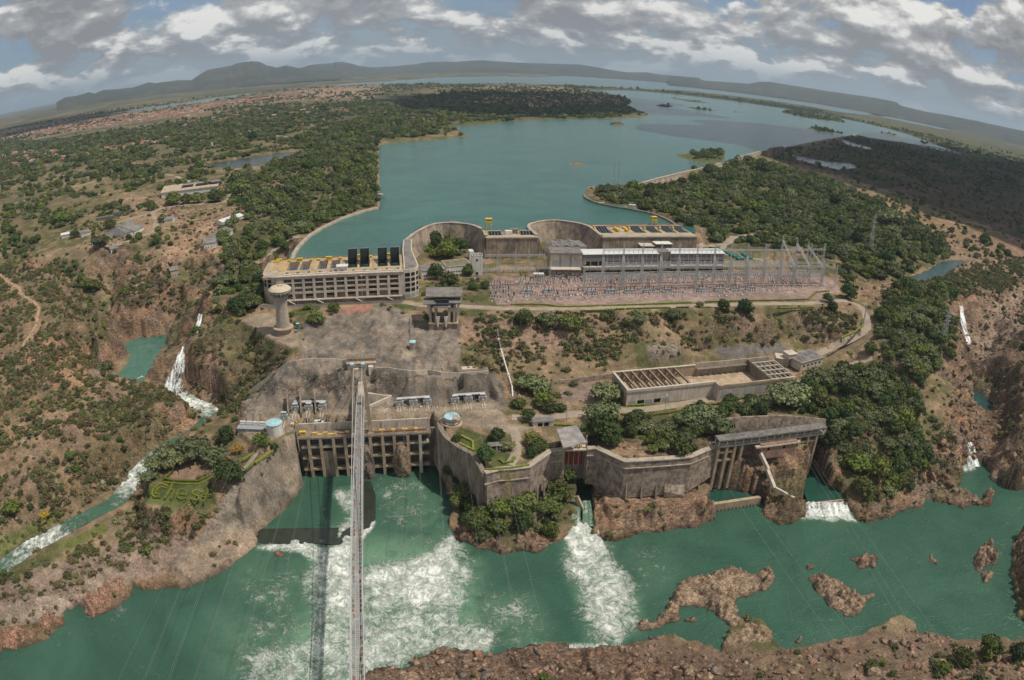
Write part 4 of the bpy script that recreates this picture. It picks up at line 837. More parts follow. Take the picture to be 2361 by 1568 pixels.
# BASIN WALLS AND CURVED DAMS
def TG(z,r,c,*xy):q=T(r,c,*xy);q=q if isinstance(q,list)else[q];return[tuple(G(a,b,z)[:2])for a,b in q]
wallrun('reservoir_wall',TG(1.8,1,1,330,828,352,765,385,710,430,660,500,595,600,533,700,483,800,437,900,405,1000,372,1080,352,1128,345),2.0,-3,3.4,.8,-1,CONC,'pale curved reservoir wall running from intake powerhouse along the wooded shore',
 'reservoir wall',seg=14)
wallrun('reservoir_wall',TG(1.8,1,1,1128,340,1130,240,1128,120,1127,0)+[tuple(G(872,360,1.8)[:2]),tuple(G(873,336,1.8)[:2])],2.0,-3,3.4,.8,-1,CONC_D,'straight weathered reservoir wall beside the dense wood, meeting the curved wall',
 'reservoir wall',seg=22)
A1=TG(2.6,1,1,1365,745,1368,690,1392,640,1440,600,1500,560,1575,522,1650,498,1720,490,1790,487,1850,491,1905,495,1955,500,2005,512,2050,528,2090,550,2112,575,2124,606)
wallrun('curved_dam',A1,2.8,-20.3,2.8,7.,-1,DAMF,'tall horseshoe dam wall curling round the cluster of trees','dam',cap=.5)
A2=TG(2.6,1,2,228,600,180,560,153,530,160,505,200,488,250,477,300,469,350,466,400,465,450,469,500,474,550,481,600,489,655,502,705,518,750,545,795,580,828,606)
wallrun('curved_dam',A2,2.8,-20.3,2.8,8.,-1,DAMF,'bare curved dam wall round the empty bowl with the gabled shed','dam',cap=.5)
wallrun('reservoir_wall',TG(1.8,1,2,1520,505,1440,455,1350,415,1250,388,1150,368,1050,350,950,335,850,315,780,298,720,275,672,245,668,220),2.0,-3,3.,.6,1,CONC_D,'low curved reservoir wall below the right hand wood','reservoir wall',
 seg=16)
MB_=MB
def pier_spur():
 P=TG(2.8,1,1,1788,470,1890,492);a,b=P;o=MB().bar((*a,1.8),(*b,2.6),2.2,2.2).build('wall_spur',CONC,None);props(o,'short concrete spur on the reservoir side of the horseshoe dam','spur wall')
pier_spur()
# SECOND AND THIRD INTAKES (yellow gear, black radial gates lying in the deck)
def intake(name,label,fa,fb,depth,zt,gates,crane,base=-20.2,pylons=()):
 F=Frame(fa,fb,base);H=zt-base;Lh=F.len
 r=F.root(name,label=label,cat='intake dam')
 n=max(3,round(Lh/11))
 for i in range(n):MB().prism([(i*Lh/n+.05,-2.5),((i+1)*Lh/n-.05,-2.5),((i+1)*Lh/n-.05,depth*.25),(i*Lh/n+.05,depth*.25)],0,H-1.2).build('face_block',DAMF,r)
 MB().box(-.6,-3.2,H-1.18,Lh+.6,depth*.27,H).build('deck_slab',CONC,r)
 MB().box(0,depth*.8,-1,Lh,depth,H+.5).build('rear_wall',CONC_D,r)
 MB().box(0,depth*.27+.02,2,Lh,depth*.8-.02,H-6).build('gate_well',DARKIN,r)
 b=MB();b.box(-.5,-3.1,H+.9,Lh+.5,-2.95,H+1.05)
 for i in range(int(Lh/3)):b.box(i*3,-3.1,H,i*3+.14,-2.95,H+.9)
 b.build('handrail',YEL,r);MB().box(0,depth-.5,H+.52,Lh,depth-.2,H+1.3).build('rear_rail',mat('ochre_rail',(.4,.24,.1)),r)
 edge=0.
 for(x0,x1)in gates:
  MB().box(edge,depth*.27+.04,H-6,x0,depth*.8-.04,H-.02).build('gate_pier',TAN,r)
  edge=x1;g=MB();prev=None
  for q in range(6):
   t=q/5;y=depth*(.36+.42*t);z=H-4.5+6.2*math.sin(t*1.35)
   if prev:g.add([(x0+.3,prev[0],prev[1]),(x1-.3,prev[0],prev[1]),(x1-.3,y,z),(x0+.3,y,z),(x0+.3,prev[0],prev[1]-.5),(x1-.3,prev[0],prev[1]-.5),(x1-.3,y,z-.5),(x0+.3,y,z-.5)],[(3,2,1,0),(4,5,6,7),(0,1,5,4),(2,3,7,6),(1,2,6,5),(3,0,
 4,7)])
   prev=(y,z)
  gt=g.build('radial_gate',BLK,r)
  for k in range(5):x=x0+.8+k*(x1-x0-1.6)/4;MB().bar((x,depth*.4,H-2.6),(x,depth*.77,H+2.1),.3,.5).build('gate_rib',GREYM,gt)
  MB().bar((x0+.2,depth*.8,H+1.9),(x1-.2,depth*.8,H+1.9),.7,.5).build('gate_lip',ROOFW,gt)
  h=MB();xx=x0-1.4
  for q in range(8):
   a0,a1=q*math.pi/8,(q+1)*math.pi/8;h.bar((xx,depth*.6-2.6*math.cos(a0),H+2.6*math.sin(a0)),(xx,depth*.6-2.6*math.cos(a1),H+2.6*math.sin(a1)),1.5,.8)
  h.cbox((xx,depth*.6,H),(1.6,3.2,1.6));h.build('hoist_drum',YEL,r)
 MB().box(edge,depth*.27+.04,H-6,Lh,depth*.8-.04,H-.02).build('gate_pier',TAN,r)
 return F,r
def portal_crane(loc,rz,h,label):
 r=empty('gantry_crane',loc,rz,label=label,cat='crane')
 for x in(-2.6,2.6):
  for y in(-2.4,2.4):MB().bar((x*1.15,y,0),(x,y,h),.6).build('leg',YEL,r)
  MB().bar((x*1.1,-2.4,h*.35),(x,2.4,h*.7),.3).build('brace',YEL,r)
 MB().box(-3.2,-2.8,h,3.2,2.8,h+.7).build('platform',YEL,r);c=MB().box(-3,-2.5,h+.72,3,2.5,h+3.6).build('machine_house',YEL,r)
 for x in(-2.1,-.7,.7,2.1):MB().box(x-.4,-2.56,h+1.7,x+.4,-2.5,h+2.6).build('window',BLK,c)
 MB().box(-3.3,-2.8,h+3.62,3.3,2.8,h+3.9).build('roof',mat('pale_yellow_roof',(.62,.48,.12)),r)
FI2,r2=intake('intake_dam','short middle intake dam with two black gates between both curved dams',G(*T(1,1,2125,618),2),G(*T(1,2,235,612),2),22,2.0,[(3,17),(35,49)],None)
k=MB().box(20,8,22.2,27,13,26).build('cabin',WHITE,r2);k=MB().box(25,12,22.2,34,19,26.5).build('grey_cabin',CONC_G,r2)
c=G(*T(1,1,2145,560),2);portal_crane((c[0],c[1],2.05),FI2.rz,9,'yellow portal crane standing on the left end of the middle intake dam')
FI3,r3=intake('intake_dam','long right intake dam with five black radial gates and yellow hoists',G(*T(1,2,832,612),2),G(*T(1,2,1700,606),2),48,2.0,[(3,17),(42,55),(60,73),(78,91),(94,106)],None)
for x in(23,33):MB().box(x,16,22.2,x+2.4,30,25).build('hoist_frame',YEL,r3)
MB().box(26,20,22.2,38,24,23.2).build('stop_log',ROOFW,r3)
c=G(*T(1,2,1305,505),2.5);portal_crane((c[0],c[1],2.6),FI3.rz,5.5,'yellow portal crane on the rear wall of the right intake dam')
# TOWER WITH MUSHROOM HEAD
def mushroom_tower():
 b=G(*T(1,1,258,1503),-22.1);r=empty('lookout_tower',b,0,label='concrete lookout tower with patterned shaft and mushroom shaped head',cat='tower')
 MB().lathe((0,0,0),[(0,0),(7.2,0),(7.2,.5),(0,.5)],28).build('plinth',TAN,r)
 def shaft(name,prof,r_):
  MB().lathe((0,0,0),prof,32).build(name,DARKP,r_)
  k=MB();n=20;z0,z1=prof[0][1],prof[-1][1]
  rad=lambda z:float(np.interp(z,[p[1]for p in prof],[p[0]for p in prof]))+.1
  for i in range(n):
   for s in(-1,1):
    turns=s*(z1-z0)/26.;pr=None
    for q in range(int((z1-z0)/1.1)+1):
     z=z0+q*1.1;a=2*math.pi*i/n+turns*2*math.pi*(z-z0)/(z1-z0)*.75;p=(rad(z)*math.cos(a),rad(z)*math.sin(a),z)
     if pr:k.bar(pr,p,.42,.26,up=(math.cos(a),math.sin(a),0))
     pr=p
  props(k.build('lattice_cladding',CONC_L,r_),kind='stuff')
 DARKP=mat('tower_shaft',(.16,.13,.105),.9,.2)
 shaft('base_drum',[(5.0,.5),(5.4,4.2)],r);shaft('shaft',[(5.1,5.4),(4.4,14),(4.2,22),(4.6,27.5),(5.4,30.5)],r)
 MB().lathe((0,0,0),[(4.6,4.2),(7.9,4.6),(8.0,5.2),(7.6,5.5),(4.8,5.6)],36).build('canopy_ring',TAN,r)
 MB().lathe((0,0,0),[(4.6,29),(7.4,31.4),(8.2,32.4),(8.2,34.4),(7.9,34.5)],36).build('gallery',mat('gallery_glass',(.10,.12,.11),.25,.2),r)
 MB().lathe((0,0,0),[(8.7,34.4),(8.7,34.9),(6.9,36.4),(3.6,37.4),(1.3,37.5),(1.2,38.1),(0,38.1)],36).build('domed_roof',mat('cream_roof',(.55,.46,.33),.8,.15),r)
 for i in range(16):
  a=2*math.pi*i/16;c,s=math.cos(a),math.sin(a)
  MB().tube([(4.5*c,4.5*s,24),(5.6*c,5.6*s,29),(8.5*c,8.5*s,32.2),(8.75*c,8.75*s,34.8)],.2,4).build('rib',CONC_L,r)
  if i%2==0:MB().bar((8.7*c,8.7*s,35.0),(1.4*c,1.4*s,37.75),.3,.25).build('roof_rib',CONC_D,r)
 MB().lathe((0,0,0),[(8.15,33.2),(8.4,33.2),(8.4,33.5),(8.15,33.5)],32).build('gallery_rail',WHITE,r)
mushroom_tower()
# HOIST HOUSE ON V LEGS
def hoist_house():
 F=Frame(G(*T(1,1,1598,1440),-22),G(*T(1,1,1858,1440),-22),-22.0)
 r=F.root('lift_station',label='concrete lift station on splayed legs with flat roof slabs at cliff top',cat='lift station')
 w_=F.len
 MB().box(0,0,-4.5,w_,15,1.6).build('stone_base',MASON,r);MB().box(-.5,-.5,1.62,w_+.5,15.5,2.4).build('base_slab',TAN,r)
 for x in(6.6,12.8):
  k=MB()
  k.add([(x-1.6,-.4,7.6),(x+1.6,-.4,7.6),(x+.45,-1.2,-.5),(x-.45,-1.2,-.5),(x-1.6,1.0,7.6),(x+1.6,1.0,7.6),(x+.45,0,-.5),(x-.45,0,-.5)],[(3,2,1,0),(4,5,6,7),(0,1,5,4),(1,2,6,5),(2,3,7,6),(3,0,4,7)]);k.build('leg',CONC_L,r)
 for x,sx in((1.2,-1),(5,-.3),(15,.3),(18.6,1)):
  for y in(1.5,13):
   k=MB();k.bar((x,y,2.4),(x+sx*.8,y,17),1.1,1.7);k.build('column',CONC,r)
 for s,x in((-1,0.4),(1,w_-.4)):
  MB().add([(x,2,2.5),(x,4.5,2.5),(x+s*2.2,4.5,17),(x+s*2.2,.5,17),(x-s,2,2.5),(x-s,4.5,2.5),(x+s*.4,4.5,17),(x+s*.4,.5,17)],[(0,1,2,3),(7,6,5,4),(0,4,5,1),(1,5,6,2),(2,6,7,3),(3,7,4,0)]).build('side_fin',CONC_L,r)
 MB().box(1,3,13.5,w_-1,13,14.6).build('crane_floor',CONC_D,r);MB().box(.5,5,2.5,w_-.5,5.4,9).build('back_panel',CONC_D,r)
 MB().box(4.5,1,17.2,15,8,20.5).build('machine_hall',DARKIN,r);MB().box(5,-.4,16.4,14.5,1,18).build('blue_crane',mat('blue_beam',(.06,.08,.14)),r);MB().box(2.8,-.8,14.7,16.4,.9,15.8).build('front_beam',CONC,r)
 for x0,x1,z,y0,y1 in((-4.2,5.2,19.0,-1.5,7.2),(14.6,24.4,19.2,.4,8.6)):
  MB().add([(x0,y0,z-1.4),(x1,y0,z-1.4),(x1,y1,z+.6),(x0,y1,z+.6),(x0,y0,z-.8),(x1,y0,z-.8),(x1,y1,z+1.2),(x0,y1,z+1.2)],[(3,2,1,0),(4,5,6,7),(0,1,5,4),(1,2,6,5),(2,3,7,6),(3,0,4,7)]).build('side_roof',CONC_G,r)
 for i in range(3):
  x0=-2.6+i*9.2;z=23.4
  MB().add([(x0,3,z-1.6),(x0+9.0,3,z-1.6),(x0+9.0,17,z+1.2),(x0,17,z+1.2),(x0,3,z-.9),(x0+9.0,3,z-.9),(x0+9.0,17,z+1.9),(x0,17,z+1.9)],[(3,2,1,0),(4,5,6,7),(0,1,5,4),(1,2,6,5),(2,3,7,6),(3,0,4,7)]).build('roof_slab',CONC_G,r)
 for x in(3,8,13,18):MB().box(x-.4,6,20.6,x+.4,16,22.6).build('roof_beam',CONC_D,r)
 a=hit(*T(1,1,1433,1370))+np.array([0,0,.8]);b=hit(*T(2,1,1447,60))+np.array([0,0,2.])
 t=empty('incline_railway',a,0,label='narrow ladder like rail track descending the grey shotcrete cliff',cat='rail track')
 A=Vector((0,0,0));B=Vector(b-a);sd_=Vector((1.1,0,0))
 for s in(-1,1):MB().bar(A+sd_*s,B+sd_*s,.35,.5).build('rail',CONC_D,t)
 sl=None
 for i in range(26):
  p=A.lerp(B,(i+.5)/26)
  if sl is None:o=MB().box(-1,-.2,-.12,1,.2,.12).build('sleeper',CONC_L,t);sl=o.data
  else:o=mesh_obj('sleeper',sl,t)
  o.location=p
 c=empty('rail_cabin',b+np.array([.2,-3.0,-1.2]),0,label='small pink cabin with cyan roof at foot of the rail track',cat='cabin')
 MB().box(-1.7,-1.6,-3,1.7,2.4,3.6).build('wall',mat('pink_render',(.50,.40,.33)),c);MB().box(-2.2,-2.2,3.62,2.2,3,4.3).build('roof',CYAN,c)
hoist_house()
# YARD BUILDINGS
def building(name,label,cat,a,b,z,depth,h,wall,roof,roof_over=.4,parapet=0,windows=(),doors=(),roofth=.3,gable=None,roof_z=None):
 F=Frame(a,b,z);r=F.root(name,label=label,cat=cat);L_=F.len
 MB().box(0,0,0,L_,depth,h).build('wall',wall,r)
 if gable=='x':
  o=roof_over;k=MB()
  k.add([(-o,-o,h),(L_+o,-o,h),(L_+o,depth/2,h+depth*.18),(-o,depth/2,h+depth*.18),(-o,-o,h+roofth),(L_+o,-o,h+roofth),(L_+o,depth/2,h+depth*.18+roofth),(-o,depth/2,h+depth*.18+roofth)],[(3,2,1,0),(4,5,6,7),(0,1,5,4),(1,2,6,5),(2,
 3,7,6),(3,0,4,7)]);k.build('roof_slope',roof,r)
  k=MB();k.add([(-o,depth/2,h+depth*.18),(L_+o,depth/2,h+depth*.18),(L_+o,depth+o,h),(-o,depth+o,h),(-o,depth/2,h+depth*.18+roofth),(L_+o,depth/2,h+depth*.18+roofth),(L_+o,depth+o,h+roofth),(-o,depth+o,h+roofth)],[(3,2,1,0),(4,5,6,
 7),(0,1,5,4),(1,2,6,5),(2,3,7,6),(3,0,4,7)]);k.build('roof_slope',roof,r)
  for x in(0.01,L_-.01):MB().add([(x,0,h),(x,depth,h),(x,depth/2,h+depth*.18)],[(0,1,2)]).build('gable_end',wall,r)
 else:MB().box(-roof_over,-roof_over,h+.01,L_+roof_over,depth+roof_over,h+roofth).build('roof',roof,r)
 if parapet:
  k=MB();k.box(0,0,h+roofth,L_,.3,h+roofth+parapet);k.box(0,depth-.3,h+roofth,L_,depth,h+roofth+parapet);k.box(0,.3,h+roofth,.3,depth-.3,h+roofth+parapet);k.box(L_-.3,.3,h+roofth,L_,depth-.3,h+roofth+parapet);k.build('parapet',wall,
 r)
 for(x,zz,w_,hh)in windows:f=MB().box(x,-.06,zz,x+w_,.05,zz+hh).build('window',BLK,r)
 for(x,w_,hh)in doors:MB().box(x,-.07,0,x+w_,.05,hh).build('door',BLK,r)
 return F,r
F_,r_=building('control_tower','white square tower with round clock emblem beside the switchyard','tower',G(*T(1,1,1993,968),-20),G(*T(1,1,2090,966),-20),-20.2,9.5,17.5,WHITE,CONC_G,0,.8)
cl=MB().lathe((0,0,0),[(0,0),(1.0,0),(1.0,.12),(0,.12)],20).build('clock',BLK,r_);cl.location=(4.4,-.02,14.2);cl.rotation_euler=(math.pi/2,0,0)
for x,y in((3,4),(5.6,3)):MB().cbox((x,y,17.8),(1.2,1.2,2.0)).build('roof_stack',WHITE,r_)
MB().box(3.4,-.1,.4,5.6,.05,2.8).build('door',BLK,r_)
building('low_annex','low white annex with dark flat roof next to powerhouse wing','annex',G(*T(1,1,1526,1003),-20),G(*T(1,1,1745,985),-20),-20.2,19,7.2,WHITE,ROOFG,.4,.0,[(2+i*2.2,2,1.4,1.2)for i in range(8)])
building('low_annex','white annex with mossy stained roof behind round trees near the clock tower','annex',G(*T(1,1,1757,968),-20),G(*T(1,1,1990,950),-20),-20.2,21,7.6,WHITE,mat('mossy_roof',(.20,.18,.10),.9,.5,.25),.3,.3,[(1.5+i*2.4,
 2.2,1.5,1.2)for i in range(8)])
building('white_shed','tall narrow white shed behind the clock tower','shed',G(*T(1,1,1970,830),-20),G(*T(1,1,2010,828),-20),-20.2,9,8.5,WHITE,ROOFW,.1)
Fh,rh=building('tall_block','tall bare concrete block with two grey panels at left of halls','plant building',G(*T(1,2,345,965),-20),G(*T(1,2,640,968),-20),-20.2,22,20.8,CONC,CONC_G,.3,.0)
MB().box(3,-.12,7.5,27.5,.02,14).build('grey_panel',GREYM,rh)
for x in(9.8,19.4):MB().box(x,-.4,6,x+.5,.0,20.6).build('wall_rib',CONC_D,rh)
MB().box(.5,-7.5,0,27.5,-.02,7.2).build('front_annex',CONC_D,rh);MB().box(-.2,-8.2,7.22,28.2,-.02,7.8).build('annex_roof',CONC_L,rh)
for i in range(6):MB().box(2.2+i*4.1,-7.56,3.2,5.6+i*4.1,-7.45,5.2).build('window',GREYM,rh)
def hall(a,b,label,n):
 F=Frame(a,b,-20.2);L_=F.len;r=F.root('machine_hall',label=label,cat='machine hall')
 MB().box(0,.5,0,L_,15,19.6).build('rear_mass',CONC_D,r)
 MB().box(0,-.6,12.6,L_,.48,19.8).build('clad_wall',mat('grey_cladding',(.215,.205,.20),.7,.15,.5),r)
 MB().add([(-.4,-1.4,19.7),(L_+.4,-1.4,19.7),(L_+.4,7,21.2),(-.4,7,21.2),(-.4,15.4,20.4),(L_+.4,15.4,20.4)],[(0,1,2,3),(3,2,5,4)]).build('roof',ROOFW,r)
 w_=L_/n
 for i in range(n):
  MB().box(i*w_+.5,.1,8.2,(i+1)*w_-.5,.46,12.5).build('bay_opening',DARKIN,r)
  MB().box(i*w_+.5,-.4,.2,(i+1)*w_-.5,.46,4.4).build('bay_opening',DARKIN,r)
 for i in range(n+1):MB().box(i*w_-.4,-1.1,0,i*w_+.4,.45,12.55).build('pier',CONC,r)
 MB().box(0,-3.2,4.5,L_,.45,5.2).build('mid_slab',CONC,r);MB().box(0,-3.4,7.4,L_,.45,8.1).build('upper_slab',CONC_L,r)
 return F
ha,hb=G(*T(1,2,645,962),-20),G(*T(1,2,1940,940),-20)
lerp=lambda a,b,t:np.array(a)+(np.array(b)-np.array(a))*t
hall(lerp(ha,hb,.0),lerp(ha,hb,.512),'long machine hall with pale roof strip, left of the central concrete block',10)
hall(lerp(ha,hb,.60),lerp(ha,hb,1.0),'machine hall with pale roof strip, right of central concrete block',8)
building('central_block','narrow concrete block joining both machine halls','plant building',lerp(ha,hb,.514),lerp(ha,hb,.598),-20.2,15,20.2,CONC_D,CONC_G,.1,.4)
building('roof_house','stepped concrete house with white roof at foot of right intake dam','plant building',G(*T(1,2,1190,730),-6),G(*T(1,2,1320,732),-6),-14,12,11,CONC_D,CONC_L,.3)
building('roof_house','concrete house with two white roof slabs behind machine halls','plant building',G(*T(1,2,1330,715),-4),G(*T(1,2,1475,715),-4),-14,10,13.5,CONC_D,WHITE,.6)
Fs,rs=building('gabled_shed','grey shed with pale front wall in the bowl of the curved dam','shed',G(*T(1,2,365,745),-14),G(*T(1,2,688,735),-14),-20.2,24,9.5,WHITE,ROOFG,.4)
for i in range(3):
 x=i*10.2+.6;MB().add([(x,0,9.9),(x+5,0,12),(x+10,0,9.9),(x,24,9.9),(x+5,24,12),(x+10,24,9.9)],[(0,3,4,1),(1,4,5,2),(0,1,2),(3,5,4)]).build('gable_roof',ROOFG,rs)
 for q in range(3):MB().box(x+1+q*1.2,3+q*6,11.0+q*.3,x+2.6+q*1.2,3.6+q*6,11.6+q*.3).build('skylight',ROOFW,rs)
k=0
for row,(sx,sy,dx,dy,n)in enumerate(((1940,705,33,17,6),(2070,705,24,16,6))):
 for i in range(n):
  c=G(*T(1,2,sx+i*dx,sy+i*dy+18),-18);o=MB().cbox((0,0,0),(9-row*3,5.2,2.2),.25).build('green_tank',mat('green_cover',(.05,.19,.15),.6,.3,.6,objvar=.15),None);o.location=(c[0],c[1],-20)
  props(o,('wide' if row==0 else 'narrow')+' green covered cell in the rows right of machine halls','covered tank','green covered cells beside the halls')
building('long_shed','small white shed with grey roof left of yellow footbridge','shed',G(*T(1,3,165,660),-17),G(*T(1,3,300,662),-17),-18,9,4.5,WHITE,ROOFG,.6,gable='x',windows=[(9,1.5,1.2,1)])
def footbridge():
 a,b=G(*T(1,3,148,590),-14),G(*T(1,3,270,578),-14);F=Frame(a,b,-14.5);r=F.root('footbridge',label='small white footbridge with yellow railings by the right wood',cat='footbridge')
 MB().box(0,0,0,F.len,3.2,.8).build('deck',WHITE,r)
 for y in(0,3.1):
  for i in range(8):MB().box(i*F.len/8,y,.8,i*F.len/8+.25,y+.2,2.2).build('post',YEL,r)
  MB().box(0,y,2.2,F.len,y+.25,2.6).build('rail',YEL,r)
footbridge()
# OUTLET WORKS UNDER THE TERRACE
FO=Frame(G(*T(2,1,388,905),-50.5),G(*T(2,1,1612,850),-50.5),-50.5)
def outlet():
 F=FO;r=F.root('outlet_works',label='concrete outlet works with tall piers and beams above green river',cat='outlet works');L_=F.len
 n=12
 for i in range(n):MB().box(i*L_/n+.02,-.8,-1.0,(i+1)*L_/n-.02,9.0,0).build('deck_slab',CONC_D,r)
 MB().box(-1,6.6,-33.5,L_+3,8.8,-1.02).build('back_wall',CONC_D,r)
 for i in range(8):MB().box(i*L_/8+.02,9.02,-2,(i+1)*L_/8-.02,9.9,5.1).build('terrace_wall',CONC_L,r);MB().box(i*L_/8+.3,8.7,0.02,i*L_/8+.8,9.0,4.4).build('buttress',CONC,r)
 tops=[485,595,713,820,928,1052,1165,1272,1397,1509];bots=[530,636,750,860,965,1078,1186,1290,1410,1512]
 X=[F.L(*T(2,1,t,895-(t-485)*.045),-51.5)[0]for t in tops]
 for i,x in enumerate(X):
  MB().box(x-.95,-.9,-33,x+.95,2.4,-1.05).build('pier',TAN if i not in(9,)else CONC_L,r);MB().box(x-.35,2.42,-33,x+.35,6.58,-1.05).build('pier_web',CONC_D,r)
 ed=[.3]+X+[L_-.2]
 for i in range(len(ed)-1):
  a,b=ed[i]+.97,ed[i+1]-.97
  if b-a<1:continue
  for z in(-8.0,-16.2,-24.6):
   if i==2 and z<-10:continue
   MB().box(a,0,z,b,3.6,z+1.2).build('cross_beam',TAN if z<-10 else CONC,r)
   if i%2==0:MB().cbox(((a+b)/2,.9,z+1.22),((b-a)*.5,1.6,.5)).build('beam_block',CONC,r)
  if i not in(3,6):MB().box(a,3.7,-7,b,4.0,-1.3).build('stop_panel',mat('grey_stop_log',(.10,.10,.10),.8,.4,.6,streak=.3),r)
 MB().box(X[1]+.97,.2,-33,X[2]-.97,2.2,-11).build('infill_wall',CONC_D,r)
 for i in range(11):
  x=4+i*7.2
  if i>2:MB().box(x,2.6,.02,x+5.8,4.4,1.0).build('deck_hatch',RUST,r)
  if i not in(3,):MB().cbox((x-.8 if i else x,3.6,.02),(3.6 if i%2 else 2.6,1.8,1.6)).build('hoist',mat('sandy_yellow',(.56,.38,.11),.7,.3,.6),r)
 k=MB()
 for q in range(5):k.bar((1+q*.8,3,0),(1.8+q*.6,3.4,3),.2)
 k.box(.8,2.4,2.6,5,4.4,2.9);k.box(1,2.6,.02,4.4,4.2,1.1);k.build('yellow_crane',YEL,r)
 MB().box(12,2.4,.02,24,4.2,.5).build('yellow_beam',mat('sandy_yellow',()),r)
 b=MB();b.box(0,-.75,.9,L_,-.6,1.05)
 for i in range(40):b.box(i*L_/40,-.75,0,i*L_/40+.12,-.6,.9)
 b.build('railing',CONC_D,r)
outlet()
def lump(name,c,rx,ry,z0,z1,m,seed,n=26,k=20,taper=.8,amp=.28,**kw):
 """rough rock body from a noisy column of rings"""
 V,Fc=[],[]
 for j in range(k):
  t=j/(k-1);z=z0+(z1-z0)*t;f=(1-(1-taper)*t)*math.sqrt(max(0.03,1-max(0,(t-.72)/.28)**2))
  for i in range(n):
   a=2*math.pi*i/n;e=1+amp*float(fbm(math.cos(a)*2.2+seed,math.sin(a)*2.2+t*(z1-z0)/5,1.,4,seed))*1.6
   V.append((rx*f*e*math.cos(a),ry*f*e*math.sin(a),z-z0))
 for j in range(k-1):
  for i in range(n):Fc.append((j*n+i,j*n+(i+1)%n,(j+1)*n+(i+1)%n,(j+1)*n+i))
 Fc.append(tuple((k-1)*n+i for i in range(n)))
 o=MB().add(V,Fc).build(name,m,None,False);o.location=(c[0],c[1],z0);return props(o,**kw)
def rockmat(name,a,b,c):
 m=mat(name,a,.95,.6,.35,.3,col2=b,stain=.35,fine=1.4,crack=.28);return m
ROCKB=rockmat('brown_rock',(.285,.185,.120),(.14,.095,.065),None);ROCKT=rockmat('tan_rock',(.36,.26,.175),(.22,.15,.10),None);ROCKP=rockmat('pink_rock',(.36,.205,.135),(.24,.14,.095),None);ROCKG=rockmat('grey_rock',(.25,.20,.16),(.14,
 .11,.085),None)
x,y,_=FO.W(FO.L(*T(2,1,1355,1150),-70)[0],0);lump('rock_pillar',(x,y-1.5),5.6,4.6,-84,-57.5,ROCKT,3,label='tall tan rock pillar left standing between outlet piers on the right',cat='rock')
x,y,_=FO.W(FO.L(*T(2,1,1045,1150),-70)[0],0);lump('rock_pillar',(x-.8,y-1.5),4.4,4.4,-84,-57,ROCKG,8,label='scrubby rock pillar beside the footbridge under the outlet deck',cat='rock')
